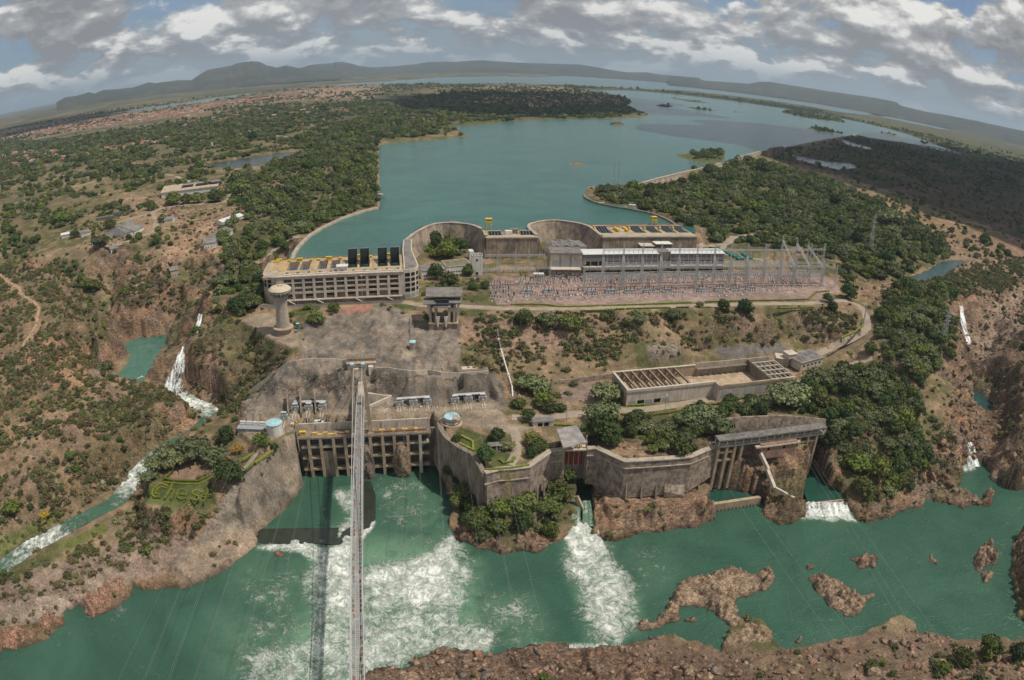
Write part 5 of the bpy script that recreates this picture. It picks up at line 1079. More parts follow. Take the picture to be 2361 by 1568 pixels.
# SUSPENSION FOOTBRIDGE
BR=[np.array([-92.2,369.9]),np.array([-62.8,216.3]),np.array([-52.1,157.7])]
def bridge():
 z0=-31.0;a=BR[0]+(BR[0]-BR[1])/np.linalg.norm(BR[0]-BR[1])*56;d=(BR[2]-BR[0])/np.linalg.norm(BR[2]-BR[0])
 r=empty('suspension_footbridge',(*BR[0],z0),math.atan2(d[1],d[0]),label='long narrow lattice suspension footbridge with rusty deck crossing the gorge',cat='suspension bridge')
 W,Hh,P=2.35,2.5,3.0
 def bay():
  k=MB()
  for s in(-1,1):
   for z in(0,Hh):k.bar((0,s*W,z),(P,s*W,z),.17)
   k.bar((0,s*W,0),(0,s*W,Hh),.13);k.bar((0,s*W,0),(P,s*W,Hh),.11);k.bar((P,s*W,0),(0,s*W,Hh),.11);k.bar((0,s*(W+.7),0),(0,s*W,Hh),.09)
   k.bar((0,s*.8,0),(P,s*.8,0),.13)
  for x in(0,P/3,2*P/3):k.bar((x,-W-.6,-.05),(x,W+.6,-.05),.14)
  k.bar((0,-W,-.3),(P,W,-.3),.1);k.bar((P,-W,-.3),(0,W,-.3),.1)
  return k
 me=None;plates={}
 rr=random.Random(4);n=150
 for i in range(-4,n):
  if me is None:o=bay().build('truss_bay',STEEL,r);me=o.data
  else:o=mesh_obj('truss_bay',me,r)
  o.location=(i*P,0,0)
  for s,m in((-1.5,'a'),(1.5,'b')):
   if rr.random()<(.85 if s>0 else .55):
    col=rr.choice([RUST,mat('orange_primer',(.34,.13,.06),.8,.4),RUST,CONC_G,CONC_G]);key=col.name
    if key not in plates:p=MB().box(0,-.42,-.04,P*.62,.42,.03).build('deck_plate',col,r);plates[key]=p.data
    else:p=mesh_obj('deck_plate',plates[key],r)
    p.location=(i*P+.2+rr.random(),s*.98+rr.uniform(-.3,.3),.12)
 MB().box(-14,-.75,.1,60,.75,.2).build('walkway',CONC_G,r)
 g=None
 for i in range(-4,n):
  if g is None:k=MB();[k.box(j*.5,-2.2,-.1,j*.5+.26,2.2,-.04)for j in range(6)];o=k.build('deck_grating',mat('weathered_grating',(.27,.26,.245),.8,.3,1),r);g=o.data
  else:o=mesh_obj('deck_grating',g,r)
  o.location=(i*P,0,0)
 span=340.;zt=26.2
 for s in(-1,1):
  pts=[(x,s*(W+.25),2.6+(zt-2.6)*(1-x/(span/2))**2)for x in np.linspace(0,span,60)]
  MB().tube(pts,.17,5).build('main_cable',STEEL,r)
  MB().tube([(0,s*(W+.25),zt),(-52,s*(W+1.0),3.5)],.17,5).build('backstay',STEEL,r)
  hm={}
  for i in range(1,56):
   x=i*6.;zz=2.6+(zt-2.6)*(1-x/(span/2))**2
   if zz<3.4:continue
   MB().bar((x,s*(W+.25),.1),(x,s*(W+.25),zz),.055).build('hanger',STEEL,r)
 MB().box(-34,-2.2,-1,-12,2.2,-.4).build('approach_slab',CONC,r)
 p=empty('bridge_pylon',(*BR[0],-50.4),math.atan2(d[1],d[0]),label='pair of tall tapering concrete pylon legs carrying the footbridge cables',cat='pylon')
 top=-4.8+50.4
 for s in(-1,1):
  k=MB();yb,yt=s*5.2,s*3.3
  k.add([(-1.5,yb-1.25,0),(1.5,yb-1.25,0),(1.5,yb+1.25,0),(-1.5,yb+1.25,0),(-.9,yt-.95,top),(.9,yt-.95,top),(.9,yt+.95,top),(-.9,yt+.95,top)],[(3,2,1,0),(4,5,6,7),(0,1,5,4),(1,2,6,5),(2,3,7,6),(3,0,4,7)]);k.build('leg',TAN,p)
  MB().cbox((0,yt,top),(2.8,2.6,1.7)).build('saddle_housing',GREYM,p);MB().cbox((0,yt,top+1.72),(2.2,2.2,.4)).build('saddle_cap',CYAN,p)
  MB().box(-2.4,s*5.2-1.9,-2,2.4,s*5.2+1.9,.3).build('footing',CONC,p)
 MB().box(-.7,-3.3,top-3,.7,3.3,top-1.4).build('cross_beam',CONC_L,p);MB().box(-.8,-4.2,16.6,.8,4.2,18.1).build('cross_beam',CONC_L,p)
 c=hit(*T(2,1,972,262));h=empty('anchor_house',(c[0],c[1],c[2]-1.5),.17,label='square concrete cable anchor house on the cliff ledge above bridge',cat='anchor house')
 MB().box(-9.5,0,0,9.5,11,5).build('block',CONC,h);MB().box(-9.9,3.5,5.02,9.9,11.4,7.2).build('upper_block',CONC_D,h);MB().box(-10.2,-.3,5.0,10.2,3.48,5.3).build('front_ledge',TAN,h)
 for x in(-6,-1.5):MB().box(x,-.05,1.2,x+1.2,.06,2.6).build('opening',BLK,h)
 MB().box(-3.4,-.12,-1.5,-.2,.06,.8).build('arched_opening',BLK,h);MB().box(5,-2.2,-3,8.3,-.02,3.6).build('white_shaft',WHITE,h)
bridge()
def ledge(pts,z,w_,label,hgt=2.2):
 P=[Vector(tuple(hit(a,b)))+Vector((0,0,.5))for(a,b),zz in zip(pts,z)];r=empty('cliff_ledge',P[0],label=label,cat='ledge');o=P[0]
 for a,b in zip(P,P[1:]):
  a=a-o;b=b-o;d=(b-a).normalized();nn=Vector((d.y,-d.x,0)).normalized()
  V=[]
  for p in(a,b):V+=[tuple(p-nn*w_+Vector((0,0,-.6))),tuple(p+nn*.2+Vector((0,0,-2.6))),tuple(p+nn*.2+Vector((0,0,hgt))),tuple(p-nn*.3+Vector((0,0,hgt))),tuple(p-nn*.3),tuple(p-nn*w_)]
  MB().add(V,[(0,1,2,3,4,5)[::-1],(6,7,8,9,10,11)]+[(i,(i+1)%6,6+(i+1)%6,6+i)for i in range(6)]).build('parapet_section',CONC_L,r)
ledge(T(2,1,-40,480,100,380,280,243,370,220,480,205,600,200,740,203,800,215,875,218),[-40.5,-35,-30,-29,-29,-29,-29,-29,-29],4,'pale parapet ledge stepping down the grey cliff, left of anchor house')
ledge(T(2,1,1075,292,1220,285,1300,300,1400,312,1480,318,1590,304,1700,328,1880,335,2145,315),[-29]*9,4,'pale wavy parapet ledge across the grey cliff, right of anchor house')
ledge(T(2,1,1900,285,2020,278,2140,268),[-27.]*3,6,'short upper ledge with dark steps at the right end of grey cliff',.6)
def ramp():
 a,b,c_=(Vector(tuple(hit(*T(2,1,*p))))+Vector((0,0,.4))for p,z in(((1025,505),-36),((1250,530),-38.5),((1040,625),-45.5)));r=empty('zigzag_ramp',a,label='zigzag concrete ramp on the cliff right of the pylon',cat='ramp');
 for p,q in((a,b),(b,c_)):MB().bar(p-a,q-a,1.6,2.2).build('ramp_flight',CONC_L,r)
ramp()
# TRANSFORMERS, BUS DUCTS, TANKS ON THE TERRACE
def transformer(label):
 r=empty('transformer',(0,0,0),label=label,cat='transformer',group='power transformers on the terrace')
 MB().box(-1.9,-1.5,.5,1.9,1.5,3.9).build('tank',GREYM,r)
 for s in(-1,1):
  k=MB()
  for q in range(6):k.box(s*(1.95+.0)-.0 if False else(s*2.0-.02),-1.3+q*.45,.9,s*2.0+s*.75 if s>0 else s*2.0+.0,-1.1+q*.45,3.6)if s>0 else k.box(-2.75,-1.3+q*.45,.9,-2.0,-1.1+q*.45,3.6)
  k.build('radiator',STEEL,r)
 MB().tube([(-1.8,.4,4.9),(1.8,.4,4.9)],.62,10).build('conservator',ROOFW,r)
 for x in(-1.1,0,1.1):MB().tube([(x,-.8,3.9),(x,-.95,4.6),(x,-1.15,5.4)],[.22,.2,.1],6).build('bushing',CERA,r)
 MB().box(-2.6,-2.2,0,2.6,2.2,.48).build('bund',TAN,r);MB().box(-.5,-1.62,1.2,.5,-1.5,2.2).build('control_box',WHITE,r)
 return r
TRF=[(360,665),(485,660),(610,655),(255,745),(1320,620),(1450,612),(1578,607),(1833,590),(1960,583),(2090,575)]
TL=['first transformer from the left in the row of three left of the bridge','middle transformer of the row left of bridge','last transformer of the left row next to the dark rock','lone transformer standing forward near the cyan roofed tank',
 'first transformer from the bridge in the centre right row','middle transformer of the centre right row','third transformer of the centre right row','first transformer of the far right row of three','middle transformer of the far right row',
 'last transformer at right end of terrace']
def trf_rows():
 base=None;rz=FO.rz
 for(tx,ty),l in zip(TRF,TL):
  g=G(*T(2,1,tx,ty),-46.2);loc=(g[0],g[1]+1.8,-46.15)
  if base is None:base=transformer(l);base.location=loc;base.rotation_euler=(0,0,rz)
  else:clone(base,None,loc,rz,l)
  t=empty('transformer_rails',(g[0],g[1],-46.14),rz,label='concrete track strips in front of the '+' '.join(l.split()[:9]),cat='rail track',group='track strips before transformers')
  for s in(-1,1):MB().box(s*.9-.25,-9 if ty>620 or ty<600 else-7,0,s*.9+.25,-.6,.22).build('track_strip',CONC_L,t)
 for a,b,l in(((345,575),(640,570),'pale bus duct behind the left row of transformers'),((1300,545),(1600,525),'pale bus duct behind the centre right row of transformers'),((1815,512),(2110,492),'pale bus duct behind the far right row of transformers')):
  p,q=(G(*T(2,1,*v),-42.0)for v in(a,b));r=empty('bus_duct',(p[0],p[1],-46.2),label=l,cat='bus duct')
  d=Vector((q[0]-p[0],q[1]-p[1],0));n=3
  for s in(0,1.3):MB().tube([(0,s,4.2),tuple(d+Vector((0,s,4.2)))],.55,8).build('duct',STEEL,r)
  for i in range(7):c=d*(i/6);MB().box(c.x-.2,c.y-.3,0,c.x+.2,c.y+1.6,3.7).build('support',GREYM,r)
 for tx,ty in((300,700),(420,700),(555,690)):
  g=G(*T(2,1,tx,ty),-46.2);o=MB().add([(-.5,0,0),(.5,0,0),(.5,15,0),(-.5,15,0),(-.5,0,1.5),(.5,0,1.5),(.5,15,12),(-.5,15,12)],[(3,2,1,0),(4,5,6,7),(0,1,5,4),(1,2,6,5),(2,3,7,6),(3,0,4,7)]).build('blast_wall',CONC_D,None)
  o.location=(g[0],g[1],-46.2);o.rotation_euler=(0,0,rz+.1);props(o,{300:'sloping blast wall before the first left transformer',420:'sloping blast wall between first and middle left transformers',555:'sloping blast wall between middle and last left transformers'}[tx],
 'wall')
 rr=random.Random(3)
 ins=None
 for i in range(46):
  if i<30:tx,ty=1290+(i%15)*56,640-(i%15)*3+(i//15)*24-(20 if(i%15)>8 else 0)
  else:tx,ty=195+(i-30)*30,640+(i%3)*16
  g=G(*T(2,1,tx+rr.randint(-8,8),ty),-46.2);loc=(g[0],g[1],-46.2)
  lab='slim post insulator standing before the right hand transformers' if i<30 else 'slim post insulator standing among the left hand transformers'
  if ins is None:
   ins=empty('post_insulator',loc,label=lab,cat='insulator',group='post insulators on the terrace');MB().box(-.15,-.15,0,.15,.15,2).build('stand',STEEL,ins);MB().tube([(0,0,2),(0,0,3.6)],[.2,.12],6).build('insulator',CERA,ins)
  else:clone(ins,None,loc,0,lab)
trf_rows()
def tank(tx,ty,r_,h,label,skirt=False):
 c=G(*T(2,1,tx,ty),-46.2);r=empty('round_tank',(c[0],c[1]+r_*.8,-46.2),label=label,cat='tank')
 MB().lathe((0,0,0),[(r_,0),(r_,h),(0,h)],30).build('wall',WHITE,r);MB().lathe((0,0,0),[(r_+.35,h+.02),(r_+.35,h+.45),(0,h+.9)],30).build('roof',CYAN,r)
 MB().lathe((0,0,0),[(r_+.4,0),(r_+2.3,0),(r_+2.3,.7),(r_+.4,.7)]if skirt else[(r_+.3,0),(r_+.9,0),(r_+.9,.4),(r_+.3,.4)],30).build('base_ring',TAN,r)
 if skirt:MB().lathe((0,0,0),[(r_+1.5,h-1.2),(r_+1.8,h-1.2),(r_+1.8,h-.2),(r_+1.5,h-.2)],30).build('outer_ring',CONC_D,r);MB().box(r_*.2,-r_-1.2,h+.9,r_*.9,r_*.1,h+1.3).build('roof_patch',CONC,r)
tank(162,890,5.0,7.6,'white round tank with pale cyan roof left of outlet works')
tank(1803,792,4.6,4.6,'squat round tank with cyan roof on the terrace above outlet',True)
def left_bank():
 a,b=G(*T(2,0,2195,862),-48),G(*T(2,1,78,872),-48);F=Frame(a,b,-48);r=F.root('switch_bank',label='blue grey bank of four transformer boxes at left end of terrace',cat='transformer bank')
 w_=F.len/4
 for i in range(4):
  MB().box(i*w_+.15,0,0,(i+1)*w_-.15,4.2,3.6).build('box_unit',GREYM,r);MB().box(i*w_+.6,4.6,0,(i+1)*w_-.6,8.5,4.6).build('rear_tank',STEEL,r);MB().tube([(i*w_+.6,6,5.4),((i+1)*w_-.6,6,5.4)],.7,8).build('conservator',ROOFW,r)
 MB().box(-.3,-.4,3.62,F.len+.3,4.4,3.9).build('roof',GREYM,r);MB().box(0,-.6,-2.5,F.len,0,0).build('base_wall',CONC_L,r)
 for i in range(3):
  k=empty('concrete_post',F.W(3+i*5,12),label='concrete dead end post behind the blue grey transformer bank',cat='post',group='posts behind left bank');MB().box(-.4,-.4,0,.4,.4,9).build('shaft',CONC,k);MB().box(-1.2,-.2,8.2,1.2,.2,
 8.6).build('crossarm',CONC,k)
left_bank()
def vehicle(kind,c,rz,body,label,z=None):
 r=empty('pickup_truck' if kind=='truck' else 'parked_car',(c[0],c[1],c[2]if z is None else z),rz,label=label,cat='truck' if kind=='truck' else 'car')
 glass=mat('car_glass',(.02,.025,.03),.1,.1,spec=.8);tyre=mat('tyre',(.02,.02,.02),.9)
 if kind=='truck':
  MB().add([(-3,-1,.5),(3.1,-1,.5),(3.1,1,.5),(-3,1,.5),(-3,-1,1.25),(3.1,-1,1.15),(3.1,1,1.15),(-3,1,1.25)],[(3,2,1,0),(4,5,6,7),(0,1,5,4),(1,2,6,5),(2,3,7,6),(3,0,4,7)]).build('body',body,r)
  MB().add([(-.2,-.95,1.26),(1.9,-.95,1.2),(1.9,.95,1.2),(-.2,.95,1.26),(0,-.8,2.1),(1.2,-.8,2.1),(1.2,.8,2.1),(0,.8,2.1)],[(4,5,6,7),(0,1,5,4),(1,2,6,5),(2,3,7,6),(3,0,4,7)]).build('cab',glass,r);MB().box(0,-.78,2.11,1.2,.78,2.18).build('roof',
 body,r);MB().box(-2.8,-.9,1.26,-.3,.9,1.9).build('load_rack',ROOFW,r)
  wx=(-2,2)
 else:
  MB().add([(-2.1,-.85,.35),(2.1,-.85,.35),(2.1,.85,.35),(-2.1,.85,.35),(-2.1,-.85,.95),(2.0,-.85,.85),(2.0,.85,.85),(-2.1,.85,.95)],[(3,2,1,0),(4,5,6,7),(0,1,5,4),(1,2,6,5),(2,3,7,6),(3,0,4,7)]).build('body',body,r)
  MB().add([(-1.7,-.8,.96),(1.1,-.8,.9),(1.1,.8,.9),(-1.7,.8,.96),(-1.2,-.65,1.45),(.4,-.65,1.45),(.4,.65,1.45),(-1.2,.65,1.45)],[(4,5,6,7),(0,1,5,4),(1,2,6,5),(2,3,7,6),(3,0,4,7)]).build('cabin',glass,r);MB().box(-1.15,-.62,1.46,
 .35,.62,1.5).build('roof',body,r)
  wx=(-1.3,1.3)
 for x in wx:
  for y in(-.9,.9):MB().tube([(x,y-.12,.35),(x,y+.12,.35)],.35,8).build('wheel',tyre,r)
 return r
CW,CB,CY_=mat('white_car_paint',(.7,.7,.7),.3,.05),mat('dark_car_paint',(.04,.05,.06),.3,.05),mat('yellow_truck',(.6,.3,.03),.5,.1)
vehicle('truck',G(*T(2,1,580,765),-46.15),.05,CW,'white pickup truck with load rack parked on the terrace edge')
vehicle('truck',G(*T(2,1,350,780),-46.15),1.2,CY_,'small yellow utility truck on the terrace behind the left tank')
vehicle('car',G(*T(1,1,372,1496),-22.1),1.4,mat('silver_paint',(.35,.37,.40),.3),'silver car parked right of the lookout tower')
for i,(tx,ty,m,l)in enumerate(((1987,1008,CB,'dark car leftmost of three below the clock tower'),(2018,1008,CW,'white car between two dark cars below the clock tower'),(2048,1006,CB,'dark car rightmost of three below the clock tower'),
 (1665,1062,CB,'dark car under trees behind the lift station'))):vehicle('car',G(*T(1,1,tx,ty),-20.1),1.5,m,l)
vehicle('truck',G(*T(1,2,694,958),-20.1),1.4,CW,'white truck in front of left machine hall')
vehicle('car',G(*T(1,3,-230,555),-17.),.4,CB,'dark car on the road bend near the yellow footbridge')
kk=G(*T(1,1,388,1462),-22.1);o=empty('blue_kiosk',kk,label='small bright blue kiosk beside the lookout tower',cat='kiosk');MB().box(-1,-1,0,1,1,4).build('wall',mat('blue_paint',(.08,.26,.45),.5),o);MB().box(-1.2,-1.2,4.02,1.2,1.2,
 4.3).build('roof',CYAN,o)
# RETAINING WALLS OF THE RIVER FRONT
W1=[(p[0],p[1])for p in TG(-46,2,1,1690,760,1712,830,1760,900,1880,990,2000,1050,2060,1150,2110,1230)]
wallrun('retaining_wall',W1,-45.6,[-70,-72,-80],3.2,3.5,-1,CONC_D,'streaked concrete wall plunging beside the outlet basin on the right','retaining wall',seg=9)
W2=TG(-46,2,1,2110,1230,2240,1195,2361,1188)+TG(-46,2,2,150,1170,250,1100,350,1030,480,1012)
wallrun('retaining_wall',W2,-45.6,-71,3.2,2.2,-1,MASON,'stone retaining wall below the round hedge garden','retaining wall',seg=9,cap=.5)
W3=TG(-46,2,2,690,1005,780,1000,910,1060,1045,1122,1250,1110,1450,1096,1645,1080,1760,1030,1880,985)
wallrun('retaining_wall',W3,-45.6,[-69,-70,-70,-70,-70,-70,-68,-64],3.2,1.8,-1,MASON,'angular stone retaining wall with buttresses right of red gates','retaining wall',seg=10,cap=.6)
for P,l,zs in((W2,'raised string course along the left stone wall',(-52.,)),(W3,'raised string course along the angular stone wall',(-49.5,))):
 for z in zs:
  o0=Vector((*P[0],z));k=MB();Q=[Vector((x,y-1.9-(-46-z)*.09,z))-o0 for x,y in P]
  for a,b in zip(Q,Q[1:]):k.bar(a,b,.8,.55)
  o=k.build('string_course',CONC,None);o.location=o0;props(o,l,'string course')
def buttress(r,c,tx,t0,t1,dep,label,z0=-70,wide=1.0,grp='wall buttresses'):
 b=G(*T(r,c,tx,t1),z0);zt=topz(b,*T(r,c,tx,t0));h=max(3,min(zt-z0,20))
 o=MB().add([(-wide/2,-dep*.2,0),(wide/2,-dep*.2,0),(wide/2,5,0),(-wide/2,5,0),(-wide/2,3.2,h),(wide/2,3.2,h),(wide/2,5,h),(-wide/2,5,h)],[(3,2,1,0),(4,5,6,7),(0,1,5,4),(1,2,6,5),(2,3,7,6),(3,0,4,7)]).build('buttress',CONC_D,None)
 o.location=(b[0],b[1]-9.2,z0);props(o,label,'buttress',grp)
names=['leftmost','second','third','fourth','fifth']
for i,(tx,t0,t1)in enumerate(((1030,1240,1390),(1168,1240,1380),(1300,1235,1372),(1580,1215,1325),(1690,1190,1290))):buttress(2,2,tx,t0,t1,6,names[i]+' buttress on the angular stone wall right of red gates',wide=.9)
for i,(tx,t0,t1)in enumerate(((68,1310,1425),(170,1300,1400),(230,1300,1440),(290,1240,1400))):buttress(2,2,tx,t0,t1,6,names[i]+' buttress on stone wall left of the red gates',wide=.9)
b=G(*T(2,2,1470,1375),-70);o=MB().add([(-6.5,0,0),(6.5,0,0),(6.5,6,0),(-6.5,6,0),(-6.5,0,4),(6.5,0,1),(6.5,6,8),(-6.5,6,14)],[(3,2,1,0),(4,5,6,7),(0,1,5,4),(1,2,6,5),(2,3,7,6),(3,0,4,7)]).build('buttress',MASON,None);o.location=(b[0],
 b[1]-8.5,-70);props(o,'broad wedge shaped stone buttress on the angular wall','buttress')
def slope_bar(pa,pb,r,c,za,zb,w_,h,label,name='channel_wall',cat='wall',m=None):
 a,b=Vector(tuple(G(*T(r,c,*pa),za))),Vector(tuple(G(*T(r,c,*pb),zb)));o=MB().bar((0,0,0),b-a,w_,h).build(name,m or CONC_L,None);o.location=a;return props(o,label,cat)
slope_bar((890,1195),(865,1310),2,2,-58,-69,.9,1.4,'pale leaning strut on the wall between the red gates and angular wall')
slope_bar((1015,1245),(970,1395),2,2,-56,-70,.9,1.4,'second pale leaning strut at corner of the angular wall')
slope_bar((865,1290),(950,1330),2,2,-67,-69,.9,1.4,'pale cross strut at the foot of the angular wall')
slope_bar((1100,1425),(1440,1370),2,2,-71,-70.5,2.2,.8,'narrow stepped path under the angular stone wall','foot_path','path',TAN)
slope_bar((1440,1372),(1560,1385),2,2,-70.5,-71.5,1.4,.8,'short bend of the path under the angular wall','foot_path','path',TAN)
slope_bar((1560,1385),(1780,1540),2,2,-71.5,-75,1.2,.8,'path dropping over brown rock towards the low weir','foot_path','path',TAN)
def red_gates():
 P=TG(-46,2,2,478,1012,690,1006);F=Frame(P[0],P[1],-46.);r=F.root('gate_house',label='concrete hoist house with slanted grey roof above two pairs of red gates',cat='gate house');L_=F.len
 MB().box(0,1.5,-22,L_,4,-.6).build('wall',CONC_D,r);MB().box(-.6,-1.0,-.6,L_+.6,6,.3).build('floor_slab',CONC_L,r)
 for x0,x1 in((.55,3.1),(3.4,6.0),(6.9,9.2),(9.5,12.0)):
  x1=min(x1,L_-.4);g=MB().box(x0,.6,-11,x1,1.3,-1.6).build('gate_leaf',RED,r)
  for q in range(4):MB().box(x0,.42,-10.4+q*2.4,x1,.6,-10.0+q*2.4).build('gate_rib',RED,g)
 for x in(0,3.25,6.45,9.35,L_):MB().box(x-.16,.2,-12.5,x+.16,1.5,5).build('guide_post',TAN,r)
 for x in(-.2,L_+.2):MB().box(x-.6,.3,-22,x+.6,1.6,-.62).build('side_pier',CONC,r)
 for x in(2,4.2,8,10.5):MB().cbox((x,1.5,.3),(1.2,1.6,1.4)).build('hoist',YEL,r)
 MB().box(.4,5.2,.3,L_-.4,6,8).build('rear_wall',CONC_D,r)
 R=[F.L(*T(2,2,*p),-36)for p in((475,988),(692,945),(592,798),(408,832))];zs=(9.0,9.6,10.6,10.0)
 MB().prism(R,zs,[z+.7 for z in zs]).build('roof',ROOFG if False else mat('pale_worn_roof',(.33,.31,.29),.9,.4,.3,stain=.35),r)
 for x in(.6,4.4,8.2,L_-.5):MB().box(x-.25,.5,.3,x+.25,1,9.2).build('column',CONC_L,r)
red_gates()
slope_bar((590,1440),(650,1568),2,2,-68,-76,1.6,3,'sloping dividing wall under the red gates',m=TAN)
def outfall():
 for x0,x1,l in((585,645,'left dark green chute of the outfall under red gates'),(665,745,'right dark green chute of outfall under the red gates')):
  pass
# LONG ROOFLESS HALL
def long_hall():
 F=Frame(G(*T(2,2,1050,612),-46.2),G(*T(2,3,190,440),-46.2),-46.2);r=F.root('roofless_hall',label='long roofless concrete hall with rusty beams over its left end',cat='roofless building');L_=F.len;H=12.2;D=27.5
 for x0,x1 in((0,22),(22,44),(44,67)):MB().box(x0+.01,0,0,x1-.01,.8,H-1.8).build('front_wall',CONC_L,r)
 MB().box(-.5,-.5,H-1.78,67,1.2,H).build('front_coping',CONC_L,r)
 for i in range(5):MB().box(2+i*6.2,-.12,.8,7+i*6.2,.05,3.6).build('ground_window',BLK if i%2 else GREYM,r)
 MB().box(67.02,-6.5,0,67.9,.8,H).build('step_wall',CONC_L,r)
 for i in range(7):MB().box(68+i*9.6,-6.6,0,77.5+i*9.6,-5.8,H-2).build('front_wall',CONC_L,r);MB().box(70+i*9.6,-6.72,3,76+i*9.6,-6.62,H-3.5).build('wall_panel',mat('pale_panel',(.42,.40,.36),.8),r)
 MB().box(67.4,-7,H-1.98,L_,-5.6,H).build('front_coping',TAN,r)
 MB().box(-.2,.82,0,.7,D-.02,H).build('end_wall',CONC,r);MB().box(-.5,.5,H+.02,1.2,D,H+.5).build('end_coping',CONC_L,r)
 for i in range(6):MB().box(i*22+.02,D,0,i*22+21.98,D+.8,H+(0 if i<3 else 1.6)).build('rear_wall',TAN if i<3 else CONC,r)
 MB().box(-.5,D-.4,H+.02,66,D+1.2,H+.5).build('rear_coping',CONC_L,r);MB().box(66,D-3,H-2.5,112,D-.02,H-2).build('gallery_slab',CONC_D,r)
 for i in range(9):MB().box(66.5+i*5.1,D-2.8,3,67.1+i*5.1,D-2.2,H-2.52).build('gallery_post',CONC_D,r)
 MB().box(.72,.82,0,L_-.1,D-.02,4.0).build('floor',mat('sandy_floor',(.46,.35,.23),.9,.3,.15,stain=.25),r);MB().box(67.92,-5.78,0,L_-.1,.80,4.6).build('lower_floor',TAN,r)
 for i in range(7):
  x=8.0+i*6.7;MB().box(x-.7,1.0,H-1.6,x+.7,D-.1,H-.3).build('roof_girder',RUST if False else mat('rust_brown_girder',(.20,.125,.08),.9,.4,.6),r)
  MB().box(x-.9,1.0,H-.28,x-.45,D-.1,H+.1).build('girder_flange',CONC,r)
  MB().bar((x,D-.8,5),(x,D-6,H-1.7),.7,.7).build('knee_brace',CONC_D,r);MB().box(x-.5,D-1.6,4,x+.5,D-.05,H-1.6).build('rear_pier',CONC,r)
  MB().box(x-3.1,1.4,H-3.2,x+2.4,4.6,H-2.8).build('inner_beam',mat('rust_brown_girder',()),r)
 x0=112.
 for i in range(6):MB().box(x0+i*4.4,-5,9.4,x0+.8+i*4.4,D,10.3).build('frame_beam',CONC,r)
 for j in range(5):MB().box(x0,-4+j*7.2,10.4,x0+23,-3.2+j*7.2,11.2).build('frame_beam',CONC_L,r)
 MB().box(x0-1.2,-5.7,4.05,x0-.4,D-.1,H+1).build('cross_wall',CONC_D,r);MB().box(x0+.2,-5,4.62,x0+22,D-.2,5).build('green_floor',mat('mossy_dark',(.07,.075,.045),.9,.4),r)
 MB().box(x0+23.02,-6.4,0,x0+24,D+.7,H-1).build('end_wall',CONC,r)
long_hall()
building('service_block','concrete service block with stained flat roof at right end of the roofless hall','building',(228.8,467.),(255,480),-45.5,17,7.0,CONC_L,mat('stained_roof',(.22,.205,.19),.9,.5,.3,stain=.4),.6,.3,[(3+i*5,3,
 2.6,1.6)for i in range(5)])
building('service_block','low concrete block with box shaped vent behind roofless hall','building',G(*T(2,3,80,165),-39),G(*T(2,3,195,180),-39),-45.5,10,6.3,CONC,CONC_L,.5)
k=G(*T(2,3,205,130),-36);o=MB().cbox((0,0,0),(9,8,3.6),.3).cbox((0,0,3.62),(9.8,8.8,.4),.3).build('vent_box',CONC_L,None);o.location=(k[0],k[1],-38.4);props(o,'square vent box with flat lid behind the service block','vent box')
# COLONNADE OVER THE RIGHT BASINS
def colonnade():
 F=Frame(G(*T(2,2,1905,978),-42.5),G(*T(2,3,520,852),-42.5),-42.5);r=F.root('covered_gallery',label='long roofed gallery on slender posts spanning both right hand basins',cat='gallery');L_=F.len
 n=14
 for i in range(n):MB().box(i*L_/n+.02,-.4,-1.4,(i+1)*L_/n-.02,6,0).build('deck_slab',CONC,r)
 MB().box(-.8,-1.2,4.0,L_+.5,5.4,4.6).build('roof',mat('gallery_roof',(.20,.185,.17),.95,.4,.4,stain=.3),r);MB().box(-.8,-1.5,3.6,L_+.5,-1.22,4.5).build('roof_beam',CONC_D,r)
 for i in range(n+1):MB().box(i*L_/n-.18,-.3,0,i*L_/n+.18,.1,3.98).build('post',WHITE,r);MB().box(i*L_/n-.18,4.6,0,i*L_/n+.18,5,3.98).build('post',WHITE,r)
 MB().box(0,.0,.9,L_,.15,1.1).build('handrail',WHITE,r);MB().box(0,5.1,0,L_,5.5,2.2).build('rear_parapet',CONC_D,r)
 for x in(.6,6.6,12.4,17.5):
  MB().box(x-.9,-.2,-33 if x!=17.5 else-12,x+.9,2.2,-1.42).build('pier',TAN,r)
 for z in(-6,-12.):MB().box(1.5,.2,z,11.5,1.8,z+1.4).build('tie_beam',TAN,r)
 MB().box(-1,6.02,-36,30,7.5,-1.4).build('basin_wall',CONC_D,r)
 for x in(62,69,76):MB().box(x-.8,-.2,-33,x+.8,2,-1.42).build('pier',TAN,r)
 for z in(-6,):MB().box(62,.2,z,76,1.8,z+1.2).build('tie_beam',TAN,r)
 MB().box(58,6.02,-36,82,7.5,-1.4).build('basin_wall',CONC_D,r)
 MB().box(30,-3,-12,58,6,-1.42).build('abutment',mat('brick_tone_wall',(.34,.21,.15),.9,.3,.4,stain=.3),r);MB().box(26,-3.6,-3.2,60,-1.2,-2.2).build('ledge',CONC_L,r)
 for x in(35,47):MB().box(x,-3.08,-6,x+1.8,-3.0,-4).build('opening',BLK,r)
colonnade()
wallrun('retaining_wall',TG(-44,2,2,1740,815,1900,812,2080,802,2361,800)+TG(-44,2,3,200,795,400,785,520,775),[-39,-37,-36,-35.5,-37,-40],-46,1.2,2.5,-1,MASON,'long rough stone wall behind the roofed gallery','retaining wall',seg=9)
